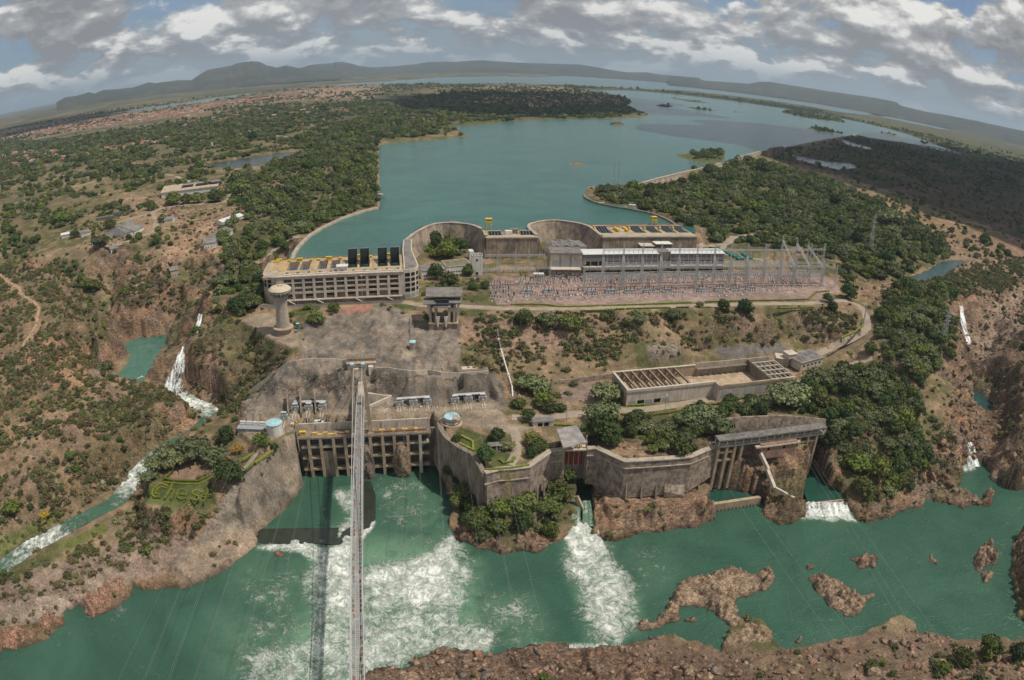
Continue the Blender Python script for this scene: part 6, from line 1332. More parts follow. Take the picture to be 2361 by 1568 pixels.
def weir(name,pa,pb,ra,rb,za,w_,h,label):
 a,b=G(*T(*ra,*pa),za),G(*T(*rb,*pb),za);o=empty(name,(a[0],a[1],za),math.atan2(b[1]-a[1],b[0]-a[0]),label=label,cat='weir');L_=float(np.hypot(*(b-a)[:2]))
 for i in range(6):MB().box(i*L_/6+.02,-w_/2,-h,(i+1)*L_/6-.02,w_/2,0).build('weir_block',TAN,o)
 for i in range(14):MB().box(i*L_/14+.4,-w_/2-.5,-h,i*L_/14+1.,-w_/2-.02,-h*.55).build('tooth',CONC_D,o)
weir('low_weir',(1828,1512),(2295,1442),(2,2),(2,2),-74.2,2.6,7,'low tan concrete weir closing the left gallery basin')
weir('low_weir',(350,1508),(722,1466),(2,3),(2,3),-76.2,1.0,5,'submerged weir crest with water falling over it in right basin')
slope_bar((-10,1190),(60,1365),2,3,-58,-66,2.2,2.0,'pale concrete wall zigzag on the rock knob, upper part')
slope_bar((60,1365),(270,1480),2,3,-66,-74,2.0,2.0,'pale concrete wall zigzag on the rock knob, lower part')
slope_bar((2290,1045),(2361,1190),2,2,-50,-58,2.2,2.0,'pale concrete wall at top of the rock knob beside gallery')
def pipe():
 P=[Vector(tuple(G(*T(*q),z)))for q,z in(((1,1,2225,1480),-27),((2,1,2240,0),-30),((2,1,2262,95),-33),((2,1,2330,325),-38),((2,1,2361,430),-41),((2,2,5,560),-44.5))]
 P=[Vector((p.x,p.y,max(p.z,float(hz(p.x,p.y))+.5)))for p in P];r=empty('slope_pipe',P[0],label='long pale pipe running down the dry slope beside the grey cliff',cat='pipe')
 for a,b in zip(P,P[1:]):MB().tube([a-P[0],b-P[0]],.55,8).build('pipe_section',WHITE if b.z<-35 else CONC_G,r)
 for p in P[1:4]:MB().cbox(tuple(p-P[0]-Vector((0,0,1))),(1.8,1.8,2)).build('anchor_block',WHITE,r)
pipe()
# VEGETATION
def leafmat(name,a,b_,dry=0.):
 m=bpy.data.materials.new(name);m.use_nodes=True;nt=m.node_tree;N=nt.nodes;L=nt.links;b=N['Principled BSDF']
 b.inputs['Roughness'].default_value=.75;b.inputs['Specular IOR Level'].default_value=.2
 oi=N.new('ShaderNodeObjectInfo');ge=N.new('ShaderNodeNewGeometry');mx=N.new('ShaderNodeMixRGB');mx.inputs[1].default_value=(*a,1);mx.inputs[2].default_value=(*b_,1)
 n=N.new('ShaderNodeTexNoise');n.inputs['Scale'].default_value=.55;n.inputs['Detail'].default_value=3;L.new(ge.outputs['Position'],n.inputs['Vector'])
 n2=N.new('ShaderNodeTexNoise');n2.inputs['Scale'].default_value=.018;n2.inputs['Detail'].default_value=3;L.new(ge.outputs['Position'],n2.inputs['Vector'])
 def M(op,x,y):
  q=N.new('ShaderNodeMath');q.operation=op
  for i,v in enumerate((x,y)):
   if isinstance(v,(int,float)):q.inputs[i].default_value=v
   else:L.new(v,q.inputs[i])
  return q.outputs[0]
 f=M('ADD',M('MULTIPLY',oi.outputs['Random'],.55),M('ADD',M('MULTIPLY',M('SUBTRACT',n.outputs['Fac'],.5),1.5),M('MULTIPLY',M('SUBTRACT',n2.outputs['Fac'],.36),1.2)))
 L.new(f,mx.inputs[0]);hs=N.new('ShaderNodeHueSaturation');L.new(mx.outputs[0],hs.inputs['Color'])
 r2=M('FRACT',M('MULTIPLY',oi.outputs['Random'],17.3),0);L.new(M('ADD',M('MULTIPLY',r2,.035),.485),hs.inputs['Hue']);L.new(M('ADD',M('MULTIPLY',M('FRACT',M('MULTIPLY',oi.outputs['Random'],5.7),0),.75),.68),hs.inputs['Value'])
 L.new(hs.outputs[0],b.inputs['Base Color']);return m
LEAF=leafmat('tree_leaves',(.058,.082,.022),(.150,.162,.048));LEAFG=leafmat('grey_green_leaves',(.088,.110,.048),(.175,.185,.082));LEAFD=leafmat('dark_leaves',(.034,.060,.018),(.080,.108,.030))
DRY=leafmat('dry_brush',(.105,.088,.040),(.19,.145,.075));SHR=leafmat('shrub_leaves',(.060,.070,.024),(.120,.120,.045));YELL=leafmat('yellow_blossom',(.20,.15,.02),(.38,.24,.03));LIME=leafmat('lime_leaves',(.075,.108,.020),(.15,.175,
 .038))
BARK=mat('bark',(.10,.075,.055),.95,.3,2)
def crown_mesh(name,seed,leaves,lobes=8,flat=.62,leaf=.11,core=.80,lift=.75,m=None,ragged=.2,spread=.55):
 """unit crown (radius about 1) of leaf clumps over several lobes"""
 r=np.random.default_rng(seed);L_=[(0,0,lift+.15,.62)]
 for i in range(lobes-1):
  a=2*math.pi*(i+r.random()*.7)/(lobes-1);d=spread*(.75+.4*r.random());L_.append((d*math.cos(a),d*math.sin(a),lift+r.uniform(-.22,.16),r.uniform(.34,.52)))
 V,F=[],[]
 ico=bmesh.new();bmesh.ops.create_icosphere(ico,subdivisions=1,radius=1);iv=[v.co.copy()for v in ico.verts];iff=[tuple(v.index for v in f.verts)for f in ico.faces];ico.free()
 for(x,y,z,q)in L_:
  o=len(V);V+=[(x+c.x*q*core,y+c.y*q*core,z+c.z*q*core*flat*1.25)for c in iv];F+=[tuple(o+k for k in f)for f in iff]
 tot=sum(l[3]**2 for l in L_)
 for(x,y,z,q)in L_:
  for _ in range(int(leaves*q*q/tot)):
   d=r.normal(size=3);d/=np.linalg.norm(d);
   if d[2]<-.55:d[2]=-d[2]
   e=q*(1+ragged*r.normal()*.6);c=np.array([x+d[0]*e,y+d[1]*e,z+d[2]*e*flat*1.25])
   n=d+r.normal(size=3)*.55;n/=np.linalg.norm(n);t=np.cross(n,r.normal(size=3));t/=np.linalg.norm(t);b=np.cross(n,t);s=leaf*r.uniform(.6,1.3);o=len(V)
   V+=[tuple(c+t*s),tuple(c+b*s*.8+n*s*.2),tuple(c-t*s*.9),tuple(c-b*s*.8)];F.append((o,o+1,o+2,o+3))
 me=bpy.data.meshes.new(name);me.from_pydata(V,[],F);me.update();me.materials.append(m);return me
def trunk_mesh(name,seed,h=.8,r0=.07,limbs=5):
 r=random.Random(seed);k=MB();k.tube([(0,0,-.15),(.02,.01,h*.3),(.0,.03,h*.62)],[r0,r0*.8,r0*.6],7)
 for i in range(limbs):
  a=2*math.pi*(i+r.random()*.5)/limbs;d=r.uniform(.3,.55);k.tube([(0,.02,h*.5),(d*.5*math.cos(a),d*.5*math.sin(a),h*.78),(d*math.cos(a),d*math.sin(a),h*1.0)],[r0*.5,r0*.35,r0*.15],5)
 me=bpy.data.meshes.new(name);me.from_pydata(k.v,[],k.f);me.update();me.materials.append(BARK);return me
KINDS={'round':[crown_mesh('crown',s,620,8,.66,.105,m=LEAF)for s in(1,2,3)],'dark':[crown_mesh('crown',s,620,7,.8,.10,spread=.45,m=LEAFD)for s in(4,5)],'spread':[crown_mesh('crown',s,620,10,.42,.10,ragged=.35,spread=.68,m=LEAFG)for s in(6,
 7)],'lime':[crown_mesh('crown',8,420,7,.7,.11,m=LIME)],'yellow':[crown_mesh('crown',9,300,6,.7,.12,m=YELL)]}
TRUNKS=[trunk_mesh('trunk',s)for s in(1,2,3)]
FAR_C=[crown_mesh('crown',20+i,110,5,.62,.24,.86,m=mm)for i,mm in enumerate((LEAF,LEAFD,LEAFG,LEAF,LEAFG))]
MID_C=[crown_mesh('crown',30+i,300,7,.64,.15,.82,m=mm)for i,mm in enumerate((LEAF,LEAFD,LEAFG,LEAF,LEAFG,LIME,LEAFG))]
BUSH=[crown_mesh('bush',40+i,150,5,.8,.20,.75,lift=.38,ragged=.5,m=mm)for i,mm in enumerate((SHR,DRY,LEAF,DRY,LEAFG,SHR,DRY))]
def rock_mesh(name,seed,m):
 bm=bmesh.new();bmesh.ops.create_icosphere(bm,subdivisions=2,radius=1);r=np.random.default_rng(seed);pl=r.normal(size=(9,3));pl/=np.linalg.norm(pl,axis=1)[:,None];ds=r.uniform(.55,.85,9)
 for v in bm.verts:
  c=np.array(v.co)*[1.25,1.0,.85]
  for p,d in zip(pl,ds):
   t=c@p-d
   if t>0:c=c-p*t*.92
  v.co=c+r.normal(size=3)*.03
 me=bpy.data.meshes.new(name);bm.to_mesh(me);bm.free();me.materials.append(m);return me
ROCKS=[rock_mesh('boulder',1+i,m)for i,m in enumerate((ROCKB,ROCKT,ROCKG,ROCKP,ROCKT))]
def stuff_instances(name,label,pts,scl,rot,idx,meshes,tilt=0.):
 """one object that scatters shared meshes over its own points (geometry nodes)"""
 me=bpy.data.meshes.new(name);me.vertices.add(len(pts));me.vertices.foreach_set('co',np.asarray(pts,np.float32).ravel());me.update()
 vattr(me,'scl',scl,'FLOAT_VECTOR');r=np.zeros((len(pts),3));r[:,2]=rot
 if tilt:r[:,:2]=rng.normal(size=(len(pts),2))*tilt
 vattr(me,'rot',r,'FLOAT_VECTOR');vattr(me,'idx',idx,'INT')
 o=mesh_obj(name,me);props(o,label,kind='stuff')
 c=bpy.data.collections.new(name+'_kinds')
 for i,m_ in enumerate(meshes):q=bpy.data.objects.new('%s_kind_%02d'%(name,i),m_);c.objects.link(q)
 ng=bpy.data.node_groups.new(name,'GeometryNodeTree');ng.interface.new_socket('Geometry',in_out='INPUT',socket_type='NodeSocketGeometry');ng.interface.new_socket('Geometry',in_out='OUTPUT',socket_type='NodeSocketGeometry')
 N=ng.nodes;L=ng.links;gi=N.new('NodeGroupInput');go=N.new('NodeGroupOutput');ip=N.new('GeometryNodeInstanceOnPoints');ci=N.new('GeometryNodeCollectionInfo');ci.inputs[0].default_value=c;ci.inputs[1].default_value=True;ci.inputs[2].default_value=True
 def at(n_,t):
  q=N.new('GeometryNodeInputNamedAttribute');q.data_type=t;q.inputs[0].default_value=n_;return next(s for s in q.outputs if s.enabled)
 L.new(gi.outputs[0],ip.inputs['Points']);L.new(ci.outputs[0],ip.inputs['Instance']);ip.inputs['Pick Instance'].default_value=True
 L.new(at('idx','INT'),ip.inputs['Instance Index']);L.new(at('rot','FLOAT_VECTOR'),ip.inputs['Rotation']);L.new(at('scl','FLOAT_VECTOR'),ip.inputs['Scale']);L.new(ip.outputs[0],go.inputs[0])
 md=o.modifiers.new('scatter','NODES');md.node_group=ng;return o
# ---- where things may stand
AREA=np.abs(np.gradient(DI))[:,None]*(DI*(AZ[1]-AZ[0]))[:,None]*np.ones_like(GX)
BLOCK=np.zeros(GX.shape,bool)
for k_,(P_,z_)in WATERS.items():
 BLOCK|=sdist(GX,GY,[tuple(G(a,b,z_)[:2])for a,b in P_],8)>(-1.5 if k_ not in('river',)else-.3)
for I in ISLANDS:BLOCK&=~(sdist(GX,GY,[tuple(G(a,b,0)[:2])for a,b in I],4)>1)
for P_ in([(1140,570),(1400,560),(1700,560),(1900,600),(1945,668),(1930,692),(1880,706),(1140,716),(1118,690),(1110,640),(1100,560)],[(1400,830),(1640,806),(1900,790),(1960,830),(1830,905),(1440,950),(1405,890)],[(560,735),(600,722),
 (640,724),(690,764),(690,800),(640,796)],[(540,955),(640,940),(830,930),(1010,925),(1130,920),(1180,965),(1220,985),(1190,1000),(1060,985),(1000,1000),(690,1000),(600,1020),(560,1010)],[(700,745),(745,738),(860,704),(950,730),(1062,
 745),(1064,855),(1150,860),(1165,950),(556,972),(590,895),(700,830)],[(600,600),(930,560),(980,600),(975,690),(850,704),(640,706),(610,690)],[(930,512),(975,520),(965,545),(985,590),(960,610),(925,600)],[(930,600),(1100,600),(1115,
 640),(1060,650),(960,640)],[(1240,500),(1400,505),(1620,520),(1620,600),(1240,600)],[(336,1112),(505,1105),(520,1175),(330,1170)],[(1640,965),(1900,960),(1890,1010),(1700,1040),(1650,1040)],[(1362,1000),(1440,1068),(1600,1068),(1660,
 1020),(1640,1165),(1380,1165),(1345,1100)],[(1000,975),(1080,985),(1180,990),(1270,1000),(1280,1060),(1190,1090),(1100,1060),(1040,1020)]):
 BLOCK|=pip(PX,PY,P_)
ROADS=[('road','pale road along the hedge in front of the switchyard',4.0,[(930,696),(985,706),(1060,706),(1145,711),(1300,712),(1500,708),(1700,702),(1800,700),(1860,700)]),('road','asphalt road in front of the intake powerhouse',
 4.2,[(600,706),(650,704),(740,702),(830,697),(930,694)]),('road','road climbing from lower terrace past the roofless hall to upper yard',4.0,[(1860,700),(1900,696),(1945,692),(1985,706),(1998,732),(2000,760),(1960,785),(1920,800),
 (1890,815),(1850,828)]),('road','lower road passing in front of the long roofless hall',3.8,[(1180,962),(1240,965),(1320,955),(1400,947),(1480,945),(1560,934),(1640,920),(1720,905),(1800,896),(1850,880),(1940,850),(2010,825)]),('road',
 'pale road through the trees right of the halls',4.0,[(1610,570),(1680,562),(1700,545),(1740,540),(1800,550)]),('road','short road bending behind green covered cells',3.5,[(1690,545),(1672,562),(1660,585),(1700,590),(1760,600)]),
 ('road','road beside the left wood leading up to intake powerhouse',4.0,[(590,612),(620,590),(640,575),(650,560),(690,545)]),('road','service road between the left sheds and the hall',4.0,[(230,525),(300,505),(350,490),(380,478),
 (430,472),(520,468),(540,440)]),('road','service road curving down past the left sheds',3.5,[(350,490),(362,510),(355,535),(310,550),(260,570),(210,560)]),('road','curved park road right of the outlet terrace',3.0,[(1180,985),(1192,
 1010),(1190,1050),(1175,1072)]),('road','far pale road crossing the left plateau',4.0,[(30,470),(100,452),(180,430),(250,408),(330,398),(400,404),(440,420)]),('dirt_track','winding sandy track over the left hill',1.6,[(0,632),(20,
 652),(48,664),(46,678),(72,692),(92,708),(86,730),(84,748),(70,770),(50,800)]),('road','pale path along the left garden edge',1.6,[(600,1035),(580,1060),(560,1085)]),('road','pale lane through the far left trees',4.5,[(560,300),(700,
 322),(860,300),(960,292),(1020,286)]),]
def roads():
 for nm,lab,hw,P in ROADS:
  W_=[]
  for a,b in zip(P,P[1:]):
   for t in np.linspace(0,1,6)[:-1]:W_.append((a[0]+(b[0]-a[0])*t,a[1]+(b[1]-a[1])*t))
  W_.append(P[-1]);C=[hit(*q)for q in W_];C=np.array(C);
  for _ in range(2):C[1:-1]=(C[:-2]+2*C[1:-1]+C[2:])/4
  d=np.gradient(C[:,:2],axis=0);d/=np.linalg.norm(d,axis=1)[:,None]+1e-9;n=np.stack([-d[:,1],d[:,0]],1)
  o0=C[0].copy();V=[];K=5
  for i in range(len(C)):
   for k in range(K):
    o=(k/(K-1)*2-1)*hw;x,y=C[i,:2]+n[i]*o;zz=float(hz(x,y))+(.22 if 0<k<K-1 else .06);V.append((x-o0[0],y-o0[1],max(zz,float(C[i,2])-.3)-o0[2]))
  F=[(i*K+k,(i+1)*K+k,(i+1)*K+k+1,i*K+k+1)for i in range(len(C)-1)for k in range(K-1)]
  dist=float(np.hypot(*C[len(C)//2][:2]));mt=ASPH if 'asphalt' in lab else(mat('sandy_track',(.40,.27,.17),.95,.3,.4)if nm=='dirt_track' else PAVE)
  me=mesh_np(nm,np.array(V),np.array([f[::-1]for f in F]),True);o=mesh_obj(nm,me,None,mt);o.location=o0;props(o,lab,kind='structure')
  q=[(float(a),float(b))for a,b in C[:,:2]];global BLOCK
  BLOCK|=sdist(GX,GY,q,hw+6,closed=False)>-(hw+2.5)
roads()
cand=[]
for k_,(P_,d_,s_)in FOREST.items():
 if d_==0:continue
 m=(zone(P_,4,wob=6)>.5)&~BLOCK;clump=smooth(-.35,.25,fbm(GX,GY,45,3,200))if d_<.9 else .25+.95*smooth(-.42,-.05,fbm(GX,GY,38,3,203))
 p=d_/62.*AREA*clump*m;n=np.minimum(p,1.);sel=rng.random(GX.shape)<n
 j,i=np.nonzero(sel);jx=(rng.random(len(i))-.5);x=GX[j,i]+jx*(AREA[j,i]**.5)*.6;y=GY[j,i]+(rng.random(len(i))-.5)*(AREA[j,i]**.5)*.6
 R=s_*4.1*np.exp(rng.normal(size=len(i))*.36)*np.clip(DIST[j,i]/1500,1,1.25);cand+=list(zip(x,y,hz(x,y),R,[k_]*len(i)))
mF=(DIST>1100)&(DIST<6500)&~BLOCK&(TREED<.4);p=mF*.0011*AREA*smooth(-.2,.4,fbm(GX,GY,300,4,201));sel=rng.random(GX.shape)<np.minimum(p,.28)
j,i=np.nonzero(sel);cand+=[(GX[a,b],GY[a,b],GZ[a,b],4.5*math.exp(rng.normal()*.25)*(1+DIST[a,b]/9000),'plain')for a,b in zip(j,i)]
mS=(DIST>560)&(DIST<1200)&~BLOCK&(TREED<.3)&(SLOPE<.5);p=mS*.0022*AREA*smooth(-.1,.4,fbm(GX,GY,70,4,202));sel=rng.random(GX.shape)<p
j,i=np.nonzero(sel);cand+=[(GX[a,b],GY[a,b],GZ[a,b],3.4*math.exp(rng.normal()*.3),'open ground')for a,b in zip(j,i)]
NOTE=[(2,0,1590,1060,150,'spread','feathery spreading tree over the stream, left of the lawn'),(2,0,1790,985,170,'spread','largest feathery spreading tree at the top of the lettered garden'),(2,0,1440,1120,110,'spread','low feathery tree leaning over the rapids'),
 (2,0,1980,1050,120,'spread','feathery tree between the big spreading tree and dark tree'),(2,0,2110,1210,170,'dark','large dark green tree beside the lettered lawn and shotcrete bank'),(2,0,2090,870,100,'dark','round dark tree below the blue grey transformer bank'),
 (2,0,2200,1000,60,'yellow','yellow flowering shrub between the dark tree and tank'),(2,0,1375,1250,80,'spread','small grey green tree hanging beside the rapids'),(2,1,50,915,90,'lime','flat topped bright tree below the round tank'),
 (2,1,170,985,50,'dark','ball clipped tree at the corner of the left bank path'),(2,1,1845,905,50,'round','small round tree in the hedge garden near squat tank'),(2,1,2110,1040,105,'dark','dense round tree at the garden wall corner'),
 (2,1,2225,880,95,'dark','dense round tree at top of the hedge garden'),(2,1,2320,960,70,'spread','loose willowy tree beside the garden shelter'),(2,1,1640,900,65,'dark','topmost vine clad tree beside the outlet deck end'),(2,1,1660,
 1000,60,'round','second tree down the outlet side wall'),(2,1,1710,1120,75,'round','third tree down the outlet side wall'),(2,1,1790,1200,75,'round','fourth tree down the outlet side wall'),(2,1,1850,1290,60,'dark','fifth tree down the outlet side wall'),
 (2,1,1930,1390,90,'round','tree at foot of the outlet side wall'),(2,2,190,390,140,'spread','big grey green tree at the foot of the dry slope'),(2,2,880,460,145,'spread','big feathery tree beside left end of the roofless hall'),(2,
 2,820,650,150,'spread','feathery tree over the lower road corner'),(2,2,60,580,75,'round','slim tree left of the road fork'),(2,2,350,610,85,'round','tree at the road fork, larger of the pair'),(2,2,455,620,55,'round','tree at the road fork, smaller of the pair'),
 (2,2,150,690,80,'dark','leafy shade tree above the park road'),(2,2,190,900,90,'round','upper tree left of the red gate house'),(2,2,250,960,90,'round','lower tree left of the red gate house'),(2,2,170,1030,70,'dark','tree at the wall edge left of gate house'),
 (2,2,850,800,190,'dark','widest dark tree right of the red gate house'),(2,2,700,830,90,'round','tree tucked behind the gate house roof'),(2,2,1110,740,110,'round','tree under the lower road, right of widest dark tree'),(2,2,930,
 920,90,'dark','dark tree at the stone platform edge'),(2,2,1620,720,130,'spread','feathery tree on the middle platform slope'),(2,2,1880,770,150,'spread','broad feathery tree left of the rough stone wall'),(2,2,1730,595,55,'dark',
 'ball shaped roadside tree, left of two'),(2,2,2003,535,55,'dark','ball shaped roadside tree, right of two'),(2,2,1590,850,80,'round','tree in the middle of the platform wood'),(2,2,1420,900,110,'round','tree above the lower stone platform'),
 (2,2,1560,980,110,'round','lowest tree on the platform above angular wall'),(2,2,1420,780,90,'spread','thin grey tree near the platform pole'),(1,1,250,690,70,'dark','dark crowned tree on the road corner left of intake powerhouse'),
 (1,1,483,1258,45,'round','round tree beside the lookout tower road'),(1,1,330,1330,32,'lime','small bright shrub right of tower shaft'),(1,1,550,1360,90,'round','tree cluster at the cliff edge right of tower'),(1,1,720,1265,65,'lime',
 'light green bush at the red paved viewpoint'),(1,1,1660,940,95,'dark','left round tree in front of the low annexes'),(1,1,1780,1000,90,'round','sparse tree between the two round annex trees'),(1,1,1957,930,68,'lime','bright round tree directly left of clock tower'),
 (1,1,2115,1060,52,'dark','round tree at the switchyard corner'),(1,1,2000,1070,50,'round','small tree left of the switchyard corner tree'),(1,1,1640,640,100,'dark','left tree of the horseshoe dam grove'),(1,1,1750,600,90,'round',
 'rear tree of the horseshoe dam grove'),(1,1,1770,740,120,'lime','front bright tree of the horseshoe dam grove'),(1,1,1890,700,90,'dark','right tree of the horseshoe dam grove'),(1,1,1940,600,70,'spread','bare grey tree at right rear of the dam grove'),
 (1,1,1650,770,60,'lime','low tree at front left of the dam grove'),(1,3,540,1180,60,'dark','rusty dark tree at right end of the yard road'),(1,3,590,1260,65,'dark','round dark tree at the slope edge, end of yard road'),(1,3,735,1120,
 95,'dark','big dark tree at the right road junction'),(1,3,735,890,80,'round','tall tree right of switchyard pylons, upper'),(1,3,740,1000,65,'round','tall tree right of switchyard pylons, lower'),(1,2,1945,1245,68,'dark','left of two dense round trees below the yard hedge'),
 (1,2,2140,1260,92,'dark','right and larger of two dense round trees below the yard hedge'),(1,2,1730,1240,38,'round','small umbrella tree by the yard road'),(1,2,110,1350,95,'round','first slope tree right of the lift station'),(1,
 2,320,1365,100,'spread','second slope tree right of the lift station'),(1,2,530,1400,110,'round','third slope tree beside the black drain line'),(1,2,850,1345,45,'round','small round tree on upper slope'),(1,2,1050,1400,55,'round',
 'column shaped tree on the upper slope'),(1,2,1480,1320,75,'spread','grey tree under the clipped hedge'),(1,2,1180,1370,65,'spread','faded tree right of column shaped tree'),(1,0,700,590,48,'dark','dark tree between the two small left sheds'),
 (1,0,925,650,85,'spread','grey tree covering the left shed corner'),(1,0,1010,495,65,'round','round tree on the left service island'),(1,0,1190,620,38,'dark','small dark tree before the long grey roof'),(1,0,1160,360,55,'round','tree left of the lattice shed'),
 (1,0,1600,265,90,'round','first tree in the row before the flat hall'),(1,0,1720,270,65,'round','second tree in row before the flat hall'),(1,0,1830,260,70,'round','third tree in the row before flat hall'),(1,0,1990,240,90,'round',
 'fourth tree at right corner of the flat hall'),(1,0,2230,180,110,'round','tree on the sandy bank right of flat hall'),(1,0,1450,650,50,'dark','dark tree on the rocky slide edge'),(1,0,2200,1250,110,'dark','large tree below the road left of lookout tower'),
 (1,0,2060,1030,60,'round','tree beside the small upper cascade'),(2,0,650,1060,60,'round','dark bush tree in the middle of left hill'),(2,0,370,1210,45,'round','bush tree low on the left hill'),(2,0,710,1180,45,'lime','bright bush at left of stream bank rocks'),
 (2,0,1110,915,38,'dark','small upright tree on the pink rocks'),(2,0,120,1540,100,'lime','bright bush at lower left frame edge'),(3,0,425,40,55,'yellow','golden bush on pale boulders by the stream'),(3,3,2020,1240,140,'lime','tall light green tree on the near right bank'),
 (3,3,1780,1340,110,'round','spiky dark tree left of tall light tree'),(3,3,1600,1440,90,'lime','low bright bush on near right bank'),(3,3,2280,1300,120,'dark','dark tree at the near right corner'),(3,3,1060,1400,40,'lime','small bright shrub on the near bank'),
 (3,3,1140,1500,40,'lime','lowest small bright shrub on the near bank'),(3,3,940,1420,80,'round','dark bush beside the small bright shrubs'),(3,2,300,1545,90,'round','dark bush at bottom edge of near bank'),(2,3,170,480,185,'spread',
 'largest feathery tree on the right cliff top'),(2,3,470,330,130,'spread','feathery tree below the service block, left'),(2,3,700,330,150,'spread','feathery tree below the service block, right'),(2,3,970,310,130,'spread','grey tree by the terrace road end'),
 (2,3,470,550,110,'round','green tree under the feathery pair'),(2,3,760,830,100,'dark','glossy round tree on the right cliff'),(2,3,560,930,120,'dark','dark tree at right end of the roofed gallery'),(2,3,1050,570,90,'dark','dark tree high on the right cliff'),
 (2,3,1280,700,90,'dark','dark tree in the right cliff gully'),(2,3,940,80,80,'dark','dark tree by the upper right road'),(2,3,1110,130,65,'lime','bright tree at bend of the right road'),(2,3,800,1130,130,'lime','bright creeper covered tree above the waterfall weir'),
 (2,3,1000,1160,140,'lime','widest creeper clad tree on right promontory'),(2,3,1130,1300,120,'lime','creeper clad tree near the promontory foot'),(2,3,850,1330,110,'round','green tree on the promontory edge over the basin'),(2,3,
 1200,1060,70,'round','small tree at right of creeper clad trees'),(2,2,500,1230,120,'dark','tree rising in front of the red gates'),(2,2,700,1260,110,'dark','dark tree right of the red gates'),(2,2,420,1380,140,'round','broad tree on the wooded knoll'),
 (2,2,130,1450,120,'round','tree on the knoll below left stone wall'),(2,2,350,1500,130,'round','lowest broad tree on the knoll'),(3,1,2050,60,130,'round','tree on the left shoulder of the knoll'),(3,1,2230,130,110,'round','tree on the lower knoll above water'),
 (3,2,100,100,120,'dark','tree in the middle of the knoll'),(3,2,350,170,90,'lime','bright shrub tree by the outfall'),]
def add_tree(x,y,z,R,kind,n,label,cat='tree',group=None,hh=1.0):
 r=empty('tree',(x,y,z),rng.random()*6.28,label=label,cat=cat,group=group);r.scale=(R,R,R*hh)
 ms=KINDS[kind];mesh_obj('crown',ms[n%len(ms)],r);mesh_obj('trunk',TRUNKS[n%3],r);return r
nn=0;PL=[]
for r_,c_,tx,ty,hw,kd,lab in NOTE:
 px_,py_=T(r_,c_,tx,ty);g=hit(px_,py_+hw/4*.62);dd=math.sqrt(g[0]**2+g[1]**2+(CAM_H-g[2])**2);R=hw/4*dd/FPX*1.02
 if g[2]<-79:g[2]=-79
 add_tree(g[0],g[1],g[2]-R*.12,R,kd,nn,lab,'bush' if kd=='yellow' or 'bush' in lab or 'shrub' in lab else 'tree');nn+=1;PL.append((g[0],g[1],R))
PL=np.array(PL);ca=np.array([c[:4]for c in cand]);zn=np.array([c[4]for c in cand])
keep=np.ones(len(ca),bool)
for x,y,R in PL:keep&=np.hypot(ca[:,0]-x,ca[:,1]-y)>R*.75
cx,cy=proj(ca[:,0],ca[:,1],ca[:,2]);keep&=(cx>-40)&(cx<2400)&(cy<1600)&(ca[:,2]>-79.5)
ca=ca[keep];zn=zn[keep];cx=cx[keep];cy=cy[keep]
size=ca[:,3]/np.sqrt(ca[:,0]**2+ca[:,1]**2+(CAM_H-ca[:,2])**2)
order=np.argsort(-size);NI=300-nn
ZL={'left shore':'tree in the dense wood along the left reservoir wall','left mid':'tree among the sheds of the left plateau','right wood':'tree in the large wood right of the reservoir','right cliff wood':'tree on the wooded cliff right of roofed gallery',
 'right road wood':'tree in dark wood by the upper right gorge','wall foot':'tree at the foot of the river front walls','ravine':'bushy tree in the shaded ravine behind left hill','tower hill':'tree on the hillside left of the lookout tower',
 'dam bowl':'tree inside the horseshoe dam','walk trees':'tree at the foot of the dry slope by lower road','lower walk':'tree on the platforms above angular stone wall','right scatter':'scattered tree on the stony ground right of large wood'}
for q,k in enumerate(order[:NI]):
 z_=zn[k];kd=rng.choice(['round','round','dark','spread','spread','lime']);add_tree(*ca[k,:3],ca[k,3],kd,q,('large ' if ca[k,3]>5.5 else 'small ' if ca[k,3]<4.2 else 'middling ')+{'round':'mid green ','dark':'dark green ','spread':'grey green ',
 'lime':'bright green '}[str(kd)]+ZL.get(z_,'tree on open ground of the plateau'),group='trees of the '+(z_ if z_ in ZL else 'plateau'))
rest=order[NI:];near=rest[size[rest]>4.2/1250];farr=rest[size[rest]<=4.2/1250]
def scat(name,label,k,meshes,lo=.8,hi=1.25):
 n=len(k);s=np.repeat(ca[k,3][:,None],3,1)*np.stack([np.ones(n),np.ones(n),rng.uniform(lo,hi,n)],1);p=ca[k,:3].copy();p[:,2]-=ca[k,3]*.25
 stuff_instances(name,label,p,s,rng.random(n)*6.28,rng.integers(0,len(meshes),n),meshes)
scat('woodland','woods on the plateaus around the reservoir',near,MID_C);scat('distant_woodland','distant trees over the plain and islands',farr,FAR_C)
P_,S_=[],[]
for k_,(Pz,d_)in SCRUB.items():
 m=(zone(Pz,5,wob=8)>.5)&~BLOCK;cl=smooth(-.3,.3,fbm(GX,GY,18,4,210));p=d_/100.*AREA*(cl*1.6+.15)*m;sel=rng.random(GX.shape)<np.minimum(p,.9);j,i=np.nonzero(sel)
 x=GX[j,i]+(rng.random(len(i))-.5)*1.5;y=GY[j,i]+(rng.random(len(i))-.5)*1.5;P_.append(np.stack([x,y,hz(x,y)-.25],1));S_.append(1.3*np.exp(rng.normal(size=len(i))*.5)*(1.2 if 'near' not in k_ else .8))
m=(DIST>250)&(DIST<1100)&~BLOCK&(TREED<.5)&(ROCKY<.6);p=.012*AREA*m*(smooth(-.2,.3,fbm(GX,GY,30,4,211))+.1);sel=rng.random(GX.shape)<np.minimum(p,.5);j,i=np.nonzero(sel);P_.append(np.stack([GX[j,i],GY[j,i],GZ[j,i]-.2],1));S_.append(1.4*np.exp(rng.normal(size=len(i))*.4))
